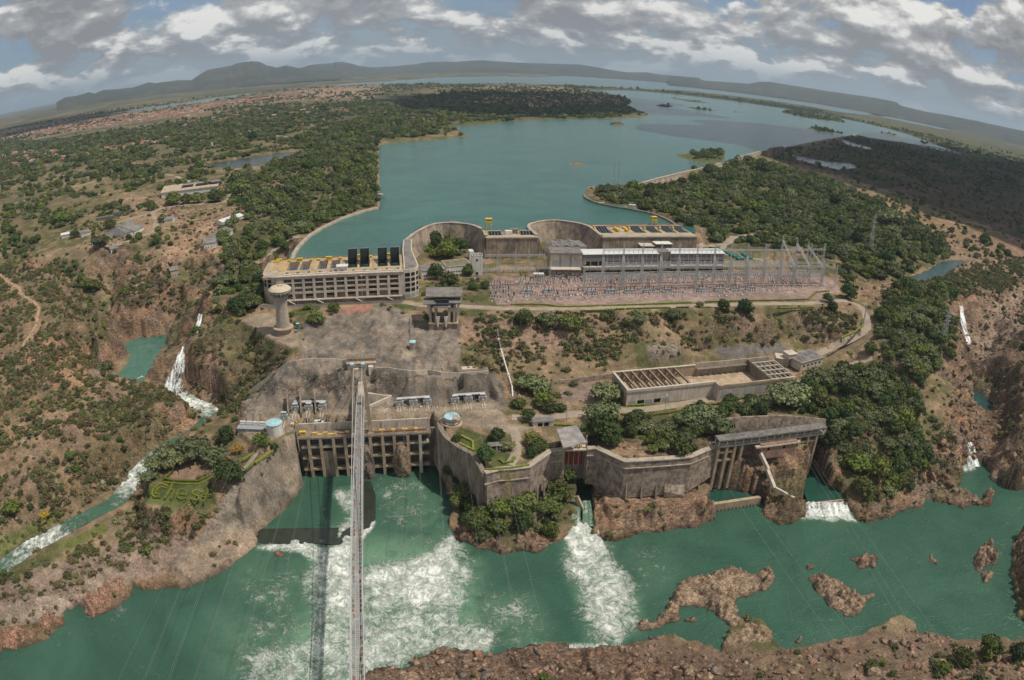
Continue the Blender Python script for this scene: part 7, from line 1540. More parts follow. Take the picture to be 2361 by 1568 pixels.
m=(DIST<700)&(ROCKY>.5)&(GZ>-77);p=.022*AREA*m*smooth(-.1,.3,fbm(GX,GY,26,4,212));sel=rng.random(GX.shape)<np.minimum(p,.5);j,i=np.nonzero(sel);P_.append(np.stack([GX[j,i],GY[j,i],GZ[j,i]-.2],1));S_.append(1.2*np.exp(rng.normal(size=len(i))*.4))
P_=np.concatenate(P_);S_=np.concatenate(S_);ok=P_[:,2]>-79.4;P_=P_[ok];S_=np.clip(S_[ok],.4,3.2)
stuff_instances('brushwood','dry brush and low bushes on the gorge slopes',P_,S_[:,None]*np.array([[1,1,.85]]),rng.random(len(P_))*6.28,rng.integers(0,len(BUSH),len(P_)),BUSH)
print('trees',len(ca),'near',len(near),'far',len(farr),'bush',len(P_))
P_,S_=[],[]
for Pz,d_,s_ in(([(840,1560),(1010,1500),(1230,1490),(1400,1495),(1650,1480),(1780,1510),(2100,1450),(2361,1480),(2600,1560),(2300,1800),(850,1800)],8.,1.0),([(2150,1060),(2190,900),(2200,760),(2361,680),(2500,700),(2500,1140),(2300,
 1140),(2210,1060),(2280,1165),(2170,1170),(2130,1130)],1.8,1.6),([(0,1215),(100,1195),(150,1180),(250,1130),(330,1040),(290,1020),(240,1100),(100,1170),(0,1190)],6.,.9),([(270,1100),(330,1090),(340,1130),(290,1150)],8.,.9),([(350,
 440),(520,480),(560,400),(700,370),(760,390),(640,430),(520,520),(430,600),(370,640),(420,540)],2.2,1.2),([(0,1380),(170,1330),(200,1300),(180,1400),(60,1430)],5.,.7),([(1480,790),(1570,785),(1580,830),(1490,840)],6.,.6),([(1980,
 640),(2100,660),(2200,700),(2150,740),(2000,700)],2.,1.3)):
 m=zone(Pz,5,wob=6)>.5;p=d_/100*AREA*m;sel=rng.random(GX.shape)<np.minimum(p,.9);j,i=np.nonzero(sel);x=GX[j,i]+(rng.random(len(i))-.5);y=GY[j,i]+(rng.random(len(i))-.5);P_.append(np.stack([x,y,hz(x,y)],1));S_.append(s_*np.exp(rng.normal(size=len(i))*.55))
P_=np.concatenate(P_);S_=np.concatenate(S_);ok=(P_[:,2]>-80.8)&(~BLOCK[np.clip(np.searchsorted(DI,np.hypot(P_[:,0],P_[:,1])),0,ND-1),np.clip(((np.arctan2(P_[:,0],P_[:,1])-AZ[0])/(AZ[1]-AZ[0])).astype(int),0,NA-1)]);P_=P_[ok];S_=np.clip(S_[ok],
 .25,3.8)
stuff_instances('boulders','tumbled brown and tan boulders along the gorge banks',P_,S_[:,None]*np.stack([rng.uniform(.8,1.3,len(P_)),np.ones(len(P_)),rng.uniform(.6,1,len(P_))],1),rng.random(len(P_))*6.28,rng.integers(0,len(ROCKS),
 len(P_)),ROCKS,.5)
print('boulders',len(P_))
# ROCKS STANDING IN THE RIVER
def wet(m):
 m=m.copy();N=m.node_tree.nodes;L=m.node_tree.links;b=N['Principled BSDF'];src=b.inputs['Base Color'].links[0].from_socket;ge=N.new('ShaderNodeNewGeometry');sp=N.new('ShaderNodeSeparateXYZ');L.new(ge.outputs['Position'],sp.inputs[0])
 r=N.new('ShaderNodeMapRange');r.inputs[1].default_value=-79.9;r.inputs[2].default_value=-78.9;r.inputs[3].default_value=.3;L.new(sp.outputs[2],r.inputs[0]);mm=N.new('ShaderNodeMixRGB');mm.blend_type='MULTIPLY';mm.inputs[0].default_value=1;cb=N.new('ShaderNodeCombineXYZ');[L.new(r.outputs[0],
 cb.inputs[i])for i in range(3)];L.new(src,mm.inputs[1]);L.new(cb.outputs[0],mm.inputs[2]);L.new(mm.outputs[0],b.inputs['Base Color']);return m
ROCKB,ROCKT,ROCKP,ROCKG=wet(ROCKB),wet(ROCKT),wet(ROCKP),wet(ROCKG)
def river_rock(label,pts,h,m,z=RIVER_Z,slope=1.1,step=.55,name='river_rock',seed=0,amp=1.):
 Q=[tuple(G(a,b,z)[:2])for a,b in pts];xs=[p[0]for p in Q];ys=[p[1]for p in Q];X,Y=np.meshgrid(np.arange(min(xs)-3,max(xs)+3,step),np.arange(min(ys)-3,max(ys)+3,step))
 s=sdist(X,Y,Q,14)+fbm(X,Y,5,4,300+seed)*2.2;c1,e1,h1=cells(X+Y*.5,Y*1.3,4.6,301+seed);c2,e2,h2=cells(X,Y*1.2,1.9,305)
 rg=1-2*np.abs(fbm(X+Y*.4,Y*1.4,9,4,306+seed));H=np.minimum(s*slope*1.3,h*(.6+.8*h1))+(h1-.5)*2.6*amp-smooth(.2,0,e1)*1.6*amp+(h2-.5)*1.6*amp+rg*2.4*amp-1.6*amp+fbm(X,Y,7,4,302+seed)*2.2*amp-smooth(.18,0,e2)*.7
 H=np.where(s>0,np.maximum(H,.05+s*.4),s*1.3);ins=s>-2.2;cell=ins[:-1,:-1]&ins[1:,:-1]&ins[:-1,1:]&ins[1:,1:];j,i=np.nonzero(cell);w_=X.shape[1];a=j*w_+i;F=np.stack([a,a+1,a+1+w_,a+w_],1);u,inv=np.unique(F,return_inverse=True)
 o0=np.array([np.mean(xs),np.mean(ys),z]);V=np.stack([X.ravel()[u],Y.ravel()[u],z+H.ravel()[u]],1)-o0;o=mesh_obj(name,mesh_np(name,V,inv.reshape(F.shape)),None,m);o.location=o0
 return props(o,label,'rock','rocks standing in the river')
river_rock('long hook shaped brown rock enclosing a quiet pool in the river',[(1463,1449),(1480,1436),(1500,1433),(1522,1416),(1537,1400),(1545,1374),(1556,1350),(1582,1335),(1620,1325),(1660,1317),(1700,1317),(1742,1325),(1765,1313),
 (1786,1330),(1776,1352),(1745,1366),(1722,1372),(1702,1376),(1693,1388),(1694,1404),(1704,1424),(1735,1430),(1752,1442),(1775,1475),(1795,1500),(1700,1510),(1665,1490),(1674,1468),(1685,1446),(1668,1430),(1650,1412),(1622,1404),(1595,
 1399),(1568,1400),(1565,1412),(1562,1430),(1530,1443),(1500,1449),(1480,1452)],3.4,ROCKT,seed=1)
river_rock('large jagged tan rock, right of the hook shaped rock',T(3,3,390,620,470,600,520,645,590,620,690,690,730,740,740,778,850,790,900,775,972,790,900,855,860,935,790,972,710,970,690,935,560,880,460,770,390,690),4.2,ROCKT,seed=2)
river_rock('two humped brown rock below the waterfall weir',T(3,3,770,460,840,420,900,442,970,430,1005,470,960,522,870,547,820,540),4.0,ROCKB,seed=3)
river_rock('smallest round rock near the large jagged rock',T(3,3,325,530,360,513,405,525,385,570,335,552),1.8,ROCKB,seed=4)
river_rock('little crescent shaped rock in open green water',T(3,3,1478,410,1520,393,1515,440,1570,468,1545,492,1500,470),1.6,ROCKT,seed=5)
river_rock('tall pointed pale rock near the right edge',T(3,3,1900,470,1930,350,2050,288,2092,380,2097,490,2040,500,1950,602,1905,530),5.5,ROCKT,seed=6,slope=1.6)
river_rock('smaller pointed rock just below the tall pale rock',T(3,3,1960,620,2080,532,2062,640,1980,676),3.5,ROCKT,seed=7)
river_rock('half sunken dark rock cluster at the head of the quiet pool',T(3,2,1270,1180,1360,1150,1395,1205,1310,1220),1.6,ROCKG,seed=8)
river_rock('low rock inside the quiet pool of the hook shaped rock',T(3,2,1600,1020,1650,1000,1700,1025,1650,1038),.9,ROCKB,seed=9,amp=.4)
river_rock('reddish sunken ledge in the left foam line',T(3,1,150,375,230,395,278,420,190,432,150,410),.5,ROCKP,seed=10,amp=.3)
river_rock('dark knob in the foam by the near bank',T(3,1,1675,1250,1730,1220,1745,1265,1700,1275),1.5,ROCKB,seed=11)
river_rock('pair of dark stones off the near bank',T(3,3,240,1200,275,1188,305,1205,290,1235,255,1230),1.5,ROCKB,seed=12)
river_rock('rounded pink bulge of rock on the left shore',T(3,0,745,850,790,800,900,740,1000,700,1150,640,1215,720,1200,780,1100,830,1045,830,1050,890,960,950,860,985,770,940),4.6,ROCKP,seed=13,slope=1.4,amp=.6)
river_rock('tan eroded rock at the lower left shore',T(3,0,-60,1130,120,1040,180,1110,330,1080,400,980,500,960,560,1010,600,1050,480,1110,380,1170,300,1220,180,1240,150,1290,0,1280,-60,1290),3.6,ROCKP,seed=14,slope=1.2,amp=.7)
river_rock('brown rock foot under the wooded knoll, left part',T(3,1,1810,180,1870,120,1960,200,2080,260,2210,280,2350,330,2361,395,2240,395,2100,360,1900,300,1870,270),3.5,ROCKB,seed=15,slope=1.5)
river_rock('brown rock foot under the wooded knoll, right part',T(3,2,0,320,60,290,130,240,200,230,300,300,325,360,280,385,160,385,60,385,0,395),3.0,ROCKB,seed=16,slope=1.5)
river_rock('dark cliff rock at the right frame edge',[(2335,1262),(2345,1240),(2420,1230),(2430,1400),(2361,1430),(2345,1390),(2335,1340)],14,ROCKB,seed=17,slope=2.2,amp=2)
# SWITCHYARD
def lattice(L_,w_=1.5,p=2.4,th=.13,taper=1.,axis='z'):
 """square lattice mast along z (or x): four chords, battens and zigzags"""
 k=MB();n=max(2,round(L_/p));sq=((-1,-1),(1,-1),(1,1),(-1,1))
 def P(i,q):t=i/n;s=w_/2*(1+(taper-1)*t);a,b=sq[q%4];v=(a*s,b*s,L_*t);return v if axis=='z' else(v[2],v[0],v[1])
 for q in range(4):
  k.bar(P(0,q),P(n,q),th)
  for i in range(n):k.bar(P(i,q),P(i+1,q+1 if i%2 else q+1)if i%2==0 else P(i+1,q),th*.6)if i%2==0 else k.bar(P(i,q+1),P(i+1,q),th*.6);k.bar(P(i+1,q),P(i+1,q+1),th*.6)
 me=bpy.data.meshes.new('lattice');me.from_pydata(k.v,[],k.f);me.update();me.materials.append(STEEL);return me
def gantry(label,bases,h,hb,beams=True):
 B=[Vector((*G(*b,-20)[:2],-20.1))for b in bases];r=empty('switchyard_gantry',B[0],label=label,cat='gantry',group='lattice gantries of the switchyard');cm=lattice(h,2.0,2.4,.17,.55)
 for b in B:o=mesh_obj('lattice_column',cm,r);o.location=b-B[0]
 if beams:
  for a,b in zip(B,B[1:]):
   if 'front row' in label:q=mesh_obj('lattice_beam',lattice((b-a).length,1.1,2.4,.16,axis='x'),r);q.location=a-B[0]+Vector((0,0,hb*.66));q.rotation_euler=(0,0,math.atan2((b-a).y,(b-a).x))
   d=b-a;o=mesh_obj('lattice_beam',lattice(d.length,1.4,2.4,.155,axis='x'),r);o.location=a-B[0]+Vector((0,0,hb));o.rotation_euler=(0,0,math.atan2(d.y,d.x))
   for t in(.25,.5,.75):q=MB().tube([(0,0,0),(0,0,-1.9)],.17,5).build('insulator_string',CERA,r);q.location=a-B[0]+d*t+Vector((0,-.9,hb-.6))
X2=[655,830,1015,1190,1360,1525,1690,1850,2000,2150,2310];X3=[100,230,370,490]
row=lambda y0,y1,y2,xs=X2,x3=X3:[T(1,2,x,y0+(y1-y0)*(x-655)/1655.)for x in xs]+[T(1,3,x,y1+(y2-y1)*x/490.)for x in x3]
gantry('front row lattice gantry, spanning the whole pink gravel yard',row(1120,1075,1075),27,21)
gantry('rear row lattice gantry close to the machine hall fronts',row(985,960,940,X2[1:]),32,25.5)
gantry('rear row second gantry with lower beam before machine halls',row(1005,980,985,X2[1::2]),20,15)
gantry('middle lattice gantry row standing among the breaker banks',row(1062,1032,1030,X2[1:],[100,230]),25,18)
gantry('lattice gantry row between front row and breaker banks, smaller frames',row(1092,1052,1052,X2[::2],[230,490]),19,13.5)
gantry('left switchyard gantry beside the clock tower',[T(1,1,2120,1075),T(1,1,2240,1070),T(1,2,40,1065),T(1,2,155,1060),T(1,2,235,1058),T(1,2,345,1055)],21,15.5)
gantry('left rear gantry close under the middle intake dam',[T(1,1,2110,950),T(1,1,2230,950),T(1,2,30,948),T(1,2,150,948),T(1,2,300,945)],22,17)
for i,(a,b)in enumerate((((1,2,1015,1110),(1,2,1015,980)),((1,2,1360,1100),(1,2,1360,976)),((1,2,1850,1088),(1,2,1850,966)),((1,2,2150,1080),(1,2,2150,962)),((1,3,230,1075),(1,3,120,800)),((1,3,370,1075),(1,3,250,830)),((1,3,490,1075),
 (1,3,350,850)),((1,3,610,1085),(1,3,490,1040)))):gantry(('first','second','third','fourth','fifth','sixth','seventh','last')[i]+' cross gantry counted from the left, running front to back',[T(*a),T(*b)],24,19.)
def conductors():
 W0=mat('busbar',(.33,.33,.32),.5,.1);r=empty('overhead_conductors',(*G(*T(1,2,830,1110),-20)[:2],-20),label='thin overhead conductors strung front to back across the gravel yard',cat='power line');o=Vector(r.location);F_,B_=row(1120,
 1075,1075),row(985,960,940)
 for i in range(1,len(F_)-1):
  for t in(.2,.5,.8):
   a=[Vector((*G(q[i][0]*(1-t)+q[i+1][0]*t,q[i][1]*(1-t)+q[i+1][1]*t,-20)[:2],-20+h))for q,h in((F_,20),(B_,24))];d=a[1]-a[0];MB().tube([a[0]-o+d*s+Vector((0,0,-2.5*4*s*(1-s)))for s in np.linspace(0,1,9)],.07,3,cap=False).build('conductor',
 W0,r)
conductors()
def yard_gear():
 base=empty('circuit_breaker',(0,0,-20.1),label='x',cat='switchgear',group='grey breaker banks of the switchyard')
 MB().box(-5,-1.6,1.2,5,1.6,3.0).build('tank_row',GREYM,base);MB().box(-5.4,-2,0,5.4,2,1.18).build('frame',STEEL,base)
 for x in(-3.6,0,3.6):
  for y in(-1,1):MB().tube([(x,y*.7,3),(x+y*.4,y*1.5,5.6)],[.26,.16],6).build('bushing',CERA,base)
 P=[T(1,2,x,y)for x,y in((140,1135),(340,1128),(730,1142),(910,1130),(1090,1130),(1265,1125),(1435,1122),(1755,1115),(1910,1110),(2060,1106),(2200,1102))]
 for i,p in enumerate(P):
  g=G(*p,-20);l='grey breaker bank standing %s in the front row of the yard'%('far left','second from left','third from left','fourth from left','fifth from left','sixth, in the middle,','fifth from right','fourth from right','third from right',
 'second from right','far right')[i]
  if i==0:base.location=g;base['label']=l;base.rotation_euler=(0,0,.15)
  else:clone(base,None,g,.15,l)
 rr=random.Random(9);iso=None
 ROWS=[(1,2,y,x0,x1,st,sl,n)for y,x0,x1,st,sl,n in((1000,360,2330,55,-.022,'rearmost'),(1022,20,2330,52,-.022,'second'),(1052,60,2350,50,-.022,'third'),(1082,40,2340,54,-.024,'middle'),(1170,30,2330,52,-.022,'front'),(1200,10,2300,
 68,-.022,'frontmost'))]+[(1,3,y,10,440-q*40,44,0,'f')for q,y in enumerate((975,1005,1040,1075,1110))]+[(1,1,y,2180,2340,36,0,'g')for y in(1090,1130,1170,1210)]
 LB={1:'isolator trio in the left corner of the switchyard',2:'isolator trio in the %s row of the long pink gravel yard',3:'isolator trio in the right end of the switchyard'}
 for r_,c_,y,x0,x1,st,sl,n in ROWS:
  for x in range(x0,x1,st):
   if rr.random()<.12:continue
   g=G(*T(r_,c_,x+rr.randint(-9,9),y+sl*(x-x0)+rr.randint(-5,5)),-20.1)
   if iso is None:
    iso=empty('isolator',g,.15,label=LB[c_].replace('%s',n),cat='isolator',group='isolators of the switchyard');MB().box(-2.4,-.3,2.2,2.4,.3,2.45).build('frame',STEEL,iso);
    for q in(-2.2,2.2):MB().box(q-.12,-.12,0,q+.12,.12,2.2).build('leg',STEEL,iso)
    for q in(-2,0,2):MB().tube([(q,0,2.4),(q,0,4.3)],[.24,.17],5).build('insulator',CERA,iso)
    MB().box(-.7,-.7,0,.7,.7,.14).build('footing',WHITE,iso)
   else:c=clone(iso,None,g,rr.choice((.15,.15,1.7)),LB[c_].replace('%s',n));c.scale=(1.15,1.15,rr.uniform(.9,1.7))
 for tx,ty,l in((75,1040,'left'),(1150,1012,'middle'),(1780,1004,'right')):
  g=G(*T(1,2,tx,ty),-20.1);o=MB().lathe((0,0,0),[(4.4,0),(4.4,.9),(3.7,.9),(3.7,0)],22).build('ring_kerb',WHITE,None);o.location=g;props(o,l+' one of three white ring kerbs on the yard','ring kerb')
 o,r=building('yard_kiosk','small white kiosk with flat roof in the left yard','kiosk',G(*T(1,2,205,1000),-20),G(*T(1,2,290,1000),-20),-20.1,4,4,WHITE,ROOFW,.5,windows=[(1,1,.8,2),(3,1,.8,2)])
yard_gear()
# HEDGES, LETTERS, FENCES
HEDGE=leafmat('hedge_leaves',(.11,.135,.022),(.20,.205,.03))
def hedge(pts,z,label,w_=1.3,h=1.0,name='clipped_hedge',parent=None,cat='hedge',group=None,seed=0):
 P=[Vector(tuple(G(*p,z)))for p in pts];o=P[0].copy()if parent is None else Vector(parent.location);k=MB();r=random.Random(seed)
 for a,b in zip(P,P[1:]):
  n=max(1,int((b-a).length/(w_*.7)))
  for i in range(n+1):c=a.lerp(b,i/n)-o;s=w_*r.uniform(.85,1.15);k.cbox((c.x,c.y,c.z-.3),(s,s,h*r.uniform(.85,1.15)+.3),r.random()*1.5)
 ob=k.build(name,HEDGE,parent)
 if parent is None:ob.location=o;props(ob,label,cat,group)
 return ob
for i,(P,z,l)in enumerate((([T(1,2,*p)for p in((0,1243),(200,1240),(350,1248),(440,1264),(600,1262),(790,1255))],-20,'long hedge between yard and road, left stretch'),([T(1,2,*p)for p in((850,1253),(1250,1240),(1650,1224))],-20,'long hedge between yard and road, middle stretch'),
 ([T(1,2,*p)for p in((1790,1218),(2100,1210),(2361,1205))]+[T(1,3,180,1202),T(1,3,370,1195),T(1,3,440,1130),T(1,3,560,1118)],-20,'long hedge between yard and road, right stretch'),*[([T(1,2,a,y),T(1,2,b,y-4)],-20,n+' clipped hedge block below the yard road')for a,
 b,y,n in((640,880,1303,'first'),(945,1030,1288,'second'),(1060,1215,1283,'third'),(1235,1335,1279,'fourth'),(1350,1450,1276,'fifth'),(1520,1625,1272,'sixth'),(1740,1830,1272,'seventh'))],([T(1,3,*p)for p in((90,1278),(420,1272))],
 -20,'clipped hedge strip on the right terrace lawn'),([T(1,3,*p)for p in((760,1205),(790,1270),(830,1330),(880,1380),(870,1440),(800,1500),(680,1548))],-26,'vine like hedge bordering the road down the right slope'),([T(2,2,*p)for p in((1020,
 690),(1250,700),(1450,675),(1640,640))],-46,'roadside hedge under the roofless hall, left part'),([T(2,2,*p)for p in((1640,640),(1790,605),(1920,590),(2100,545),(2250,505))],-46,'roadside hedge under the roofless hall, right part'),
 ([T(2,2,*p)for p in((400,785),(560,790))],-46,'short bright hedge behind the red gate house'),([T(2,2,*p)for p in((1075,608),(1225,600))],-46,'short hedge at the foot of the roofless hall wall'),([T(2,1,*p)for p in((1900,890),(2000,
 940),(2005,1020),(1880,960))],-46,'hedge around the small lawn at squat tank'),([T(2,1,*p)for p in((2250,1110),(2290,1140),(2361,1125))]+[T(2,2,20,1090)],-46,'round hedge border of the path loop'),([T(2,1,*p)for p in((2120,1200),
 (2250,1195),(2361,1185))]+[T(2,2,150,1160)],-45.5,'low hedge along the top of the stone wall'),([T(2,0,*p)for p in((1640,1150),(1570,1230),(1520,1280),(1600,1300),(1820,1305),(1960,1250))],-57,'hedge bordering the bare garden plot above lawn'),
 ([T(2,0,*p)for p in((1530,1320),(1700,1335),(1830,1335),(1960,1275))],-58,'second hedge line beside the garden path above lettering'),([T(2,0,2240,1110),T(2,0,2361,1040)],-50,'hedge at the left bank path, upper'),([T(2,0,2270,1200),
 T(2,0,2361,1140)],-51,'hedge at the left bank path, lower'),([T(2,1,0,1135),T(2,1,155,1030)],-49,'low hedge on the rim of shotcrete bank'))):hedge(P,z,l,seed=i)
LZ=-58.2
def letters():
 gz=float(hz(*G(*T(2,0,1680,1430),LZ)[:2]));r=empty('hedge_lettering',G(*T(2,0,1680,1430),gz),label='word Chesf planted in yellow green clipped hedges on the lawn',cat='hedge lettering')
 for i,(S,w_)in enumerate((([(1545,1352),(1515,1338),(1475,1336),(1438,1356),(1410,1395),(1404,1432),(1425,1452),(1475,1452)],1.1),([(1535,1375),(1500,1362),(1465,1372),(1440,1405),(1438,1428),(1475,1434)],.9),([(1588,1345),(1568,
 1390),(1548,1430),(1522,1468)],1.2),([(1552,1412),(1582,1385),(1608,1392),(1604,1420),(1580,1472)],1.2),([(1650,1430),(1722,1440),(1718,1402),(1690,1384),(1655,1392),(1636,1425),(1640,1460),(1668,1478),(1712,1468)],.9),([(1860,1412),
 (1825,1394),(1785,1400),(1775,1422),(1800,1438),(1835,1450),(1835,1472),(1805,1486),(1765,1474)],.9),([(1965,1400),(1932,1388),(1915,1410),(1905,1445),(1882,1500)],.9),([(1880,1432),(1950,1436)],.8))):
  hedge([T(2,0,*p)for p in S],gz,None,w_,1.0,('letter_c','letter_c','letter_h','letter_h','letter_e','letter_s','letter_f','letter_f')[i],r,seed=i)
letters()
# FALLS AND STREAM
FOAMW=bpy.data.materials['river_water']
def ribbon(name,P,label,foam,kind='structure',n=14,amp=.35,milk=.2):
 """P: (px, py, z, width m); foam: strengths along the run"""
 C=np.array([[*G(a,b,z),w_]for a,b,z,w_ in P]);t=np.linspace(0,len(P)-1,max(30,len(P)*14));C=np.stack([np.interp(t,np.arange(len(P)),C[:,q])for q in range(4)],1)
 for _ in range(3):C[1:-1]=(C[:-2]+C[1:-1]*2+C[2:])/4
 d=np.gradient(C[:,:2],axis=0);d/=np.linalg.norm(d,axis=1)[:,None];nn_=np.stack([-d[:,1],d[:,0]],1);u=np.linspace(-.5,.5,n);X=C[:,0][:,None]+nn_[:,0][:,None]*u*C[:,3][:,None];Y=C[:,1][:,None]+nn_[:,1][:,None]*u*C[:,3][:,None]
 f=np.interp(t,np.linspace(0,len(P)-1,len(foam)),foam)[:,None]*np.ones(n)*(1+fbm(X,Y,3,3,400)*.5);Z=C[:,2][:,None]+fbm(X,Y,1.6,3,401)*amp*2*f;a=(np.arange(len(t)-1)[:,None]*n+np.arange(n-1)).ravel();F=np.stack([a,a+1,a+1+n,a+n],1)
 me=mesh_np(name,np.stack([X.ravel(),Y.ravel(),Z.ravel()],1),F,True);vattr(me,'foam',f.ravel());vattr(me,'milk',np.full(f.size,milk));o=mesh_obj(name,me,None,FOAMW);return props(o,label,kind=kind)
ribbon('stream_water',[(a,b,z+.25,w_*1.5)for a,b,z,w_ in STREAM],'rushing stream winding between the left hill and the garden',[1,1.05,.95,.3,.1,.1,.3,.75,1.,.35,.2,.3,.9,.95,.4,.3])
ribbon('stream_water',[(336,868,-67.6,9),(325,880,-69,16),(300,884,-70,14),(285,872,-70,10)],'white rapids at the outflow of the plunge pool',[.8,1.,1.,.8]);ribbon('stream_water',[(345,875,-68,6),(365,890,-70,5),(395,905,-71,6),(412,
 914,-71.3,9)],'thin rapids joining the plunge pool to the waterfall foot',[.7,.4,.4,.9])
FALL=bpy.data.materials.new('falling_water');FALL.use_nodes=True
def fall_mat():
 N=FALL.node_tree.nodes;L=FALL.node_tree.links;b=N['Principled BSDF'];b.inputs['Roughness'].default_value=.6;b.inputs['Base Color'].default_value=(.80,.83,.82,1);ge=N.new('ShaderNodeNewGeometry');mp=N.new('ShaderNodeMapping');mp.inputs['Scale'].default_value=(1,
 1,.13);L.new(ge.outputs['Position'],mp.inputs[0]);n=N.new('ShaderNodeTexNoise');n.inputs['Scale'].default_value=.9;n.inputs['Detail'].default_value=6;n.inputs['Roughness'].default_value=.65;L.new(mp.outputs[0],n.inputs['Vector'])
 at=N.new('ShaderNodeAttribute');at.attribute_name='foam';m=N.new('ShaderNodeMath');m.operation='MULTIPLY_ADD';L.new(at.outputs['Fac'],m.inputs[0]);m.inputs[1].default_value=.42;L.new(n.outputs['Fac'],m.inputs[2]);r=N.new('ShaderNodeMapRange');r.inputs[1].default_value=.70;r.inputs[2].default_value=1.12;L.new(m.outputs[0],
 r.inputs[0]);L.new(r.outputs[0],b.inputs['Alpha'])
fall_mat()
def fall(label,rows,foam=1.0,n=18,bulge=1.,mt=None):
 """rows: (left px, right px, y, z) from the lip down; the sheet leans out a little from the rock"""
 R=[(G(a,y,z),G(b,y,z))for a,b,y,z in rows];t=np.linspace(0,len(R)-1,40);A=np.array([r[0]for r in R]);B=np.array([r[1]for r in R]);A=np.stack([np.interp(t,range(len(R)),A[:,q])for q in range(3)],1);B=np.stack([np.interp(t,range(len(R)),
 B[:,q])for q in range(3)],1)
 u=np.linspace(0,1,n);V=A[:,None]*(1-u)[:,None]+B[:,None]*u[:,None];nz=fbm(V[...,0]*1.5,V[...,2]*.25,1.5,4,410);V[...,1]-=bulge*(1+nz*1.6);V[...,2]+=.6;f=foam*(1+fbm(V[...,0],V[...,2]*.2,1.2,3,411)*.8)*(1-.45*smooth(.32,.5,np.abs(u-.5)));a=(np.arange(39)[:,
 None]*n+np.arange(n-1)).ravel();F=np.stack([a,a+1,a+1+n,a+n],1)
 me=mesh_np('waterfall',V.reshape(-1,3),F,True);vattr(me,'foam',f.ravel());vattr(me,'milk',np.full(f.size,.5));return props(mesh_obj('waterfall',me,None,mt or FALL),label,kind='structure')
fall('tall fanning waterfall dropping between rock wedge and green slope',[(420,428,800,-43),(408,428,830,-50),(392,427,862,-59),(375,425,895,-68),(390,420,914,-72)],1.02,bulge=1.6)
fall('narrow upper cascade above the tall waterfall',[(459,468,724,-25.5),(453,466,745,-31),(449,461,768,-37)],1.05);fall('small white chute among trees at the upper left road',[(546,560,613,-14),(528,545,626,-17),(512,522,660,-22)],
 .9)
fall('long thin waterfall in the right gorge',[(2211,2219,706,-28),(2213,2224,735,-36),(2219,2232,765,-45),(2228,2240,795,-52)],1.05,bulge=.5);fall('lower cascade of the right gorge into the river',[(2226,2240,1020,-71),(2230,2250,
 1045,-75),(2228,2258,1076,-80)],.95);fall('thin trickle over the pink rock slide',[(298,302,675,-40),(290,294,700,-48),(286,290,725,-55)],.7,6,.2)
fall('broad white curtain of water pouring over the right weir',[(1853,1950,1157,-76.2),(1852,1952,1166,-77.5),(1850,1954,1178,-79.2),(1849,1957,1190,-80)],1.1,30,1.2)
def basin(pts,z,label):Q=[tuple(G(a,b,z))for a,b in pts];o0=np.array(Q[0]);n=len(Q);o=MB().add([tuple(np.array(q)-o0)for q in Q],[tuple(range(n))]).build('basin_water',bpy.data.materials['still_basin_water'],None);o.location=o0;props(o,
 label,kind='structure')
basin(T(2,2,1780,1500,1800,1430,1840,1395,1960,1380,2060,1390,2150,1410,2320,1430,2310,1448,1835,1518),-76,'still green water behind the low tan weir');basin(T(2,3,300,1240,420,1180,560,1280,740,1462,370,1506,330,1400),-76.4,'smooth green water above the right weir')
fall('left green chute gushing out below red gates',[(1322,1338,1155,-73),(1318,1338,1185,-76),(1312,1338,1215,-79)],.45,bulge=.3,mt=FOAMW);fall('right green chute gushing out below red gates',[(1343,1361,1155,-73),(1343,1366,1185,
 -76),(1343,1372,1215,-79)],.5,bulge=.3,mt=FOAMW)
WETC=mat('wet_weir_concrete',(.036,.044,.029),.2,.5,.12,.15,spec=.5,stain=.2)
for P,l in(([(583,1234),(604,1219),(700,1217),(815,1216),(812,1236),(780,1256),(700,1252),(620,1254),(586,1250)],'dark submerged weir crest running from the left bank to footbridge'),([(839,1108),(855,1110),(866,1140),(866,1195),(856,
 1212),(838,1222)],'dark rounded end of the submerged dividing wall beside footbridge')):
 Q=[tuple(G(a,b,-79.7)[:2])for a,b in P];o=MB().prism([(q[0]-Q[0][0],q[1]-Q[0][1])for q in Q],-6,0).build('submerged_weir',WETC,None);o.location=(Q[0][0],Q[0][1],-79.72);props(o,l,'weir')
# FAR HILLS
HILL=mat('hill_scrub',(.034,.042,.022),.95,.5,.0012,0,col2=(.075,.06,.04),fine=.004)
def hills(label,prof,D,foot,seed):
 pts=[]
 for a,b in zip(prof,prof[1:]):pts+=[(a[0]+(b[0]-a[0])*t,a[1]+(b[1]-a[1])*t)for t in np.linspace(0,1,12)[:-1]]
 pts.append(prof[-1]);pts=np.array(pts);d=rays(pts[:,0],pts[:,1]);h=np.hypot(d[0],d[1]);ux,uy=d[0]/h,d[1]/h;n=len(pts);K=14;V=[]
 for k in range(K):
  t=k/(K-1);rad=D-foot+(foot+foot*.8)*t;e=(1-abs(t-.55)/.55 if t<.55 else 1-(t-.55)/.45);e=max(0,e)**.75
  zt=CAM_H+d[2]/h*(D-foot+foot*1.8*.54);nz=np.abs(fbm(ux*40+9,uy*40+t*2.2,.9,4,seed))*.55
  V.append(np.stack([ux*rad,uy*rad,np.maximum(zt,12)*e*(1-nz*(1-e)*1.6)+4*(1-e)+2-60*(t==1)],1))
 V=np.concatenate(V);a=(np.arange(K-1)[:,None]*n+np.arange(n-1)).ravel();F=np.stack([a,a+1,a+1+n,a+n],1);props(mesh_obj('hills',mesh_np('hills',V,F[:,::-1],True),None,HILL),label,kind='structure')
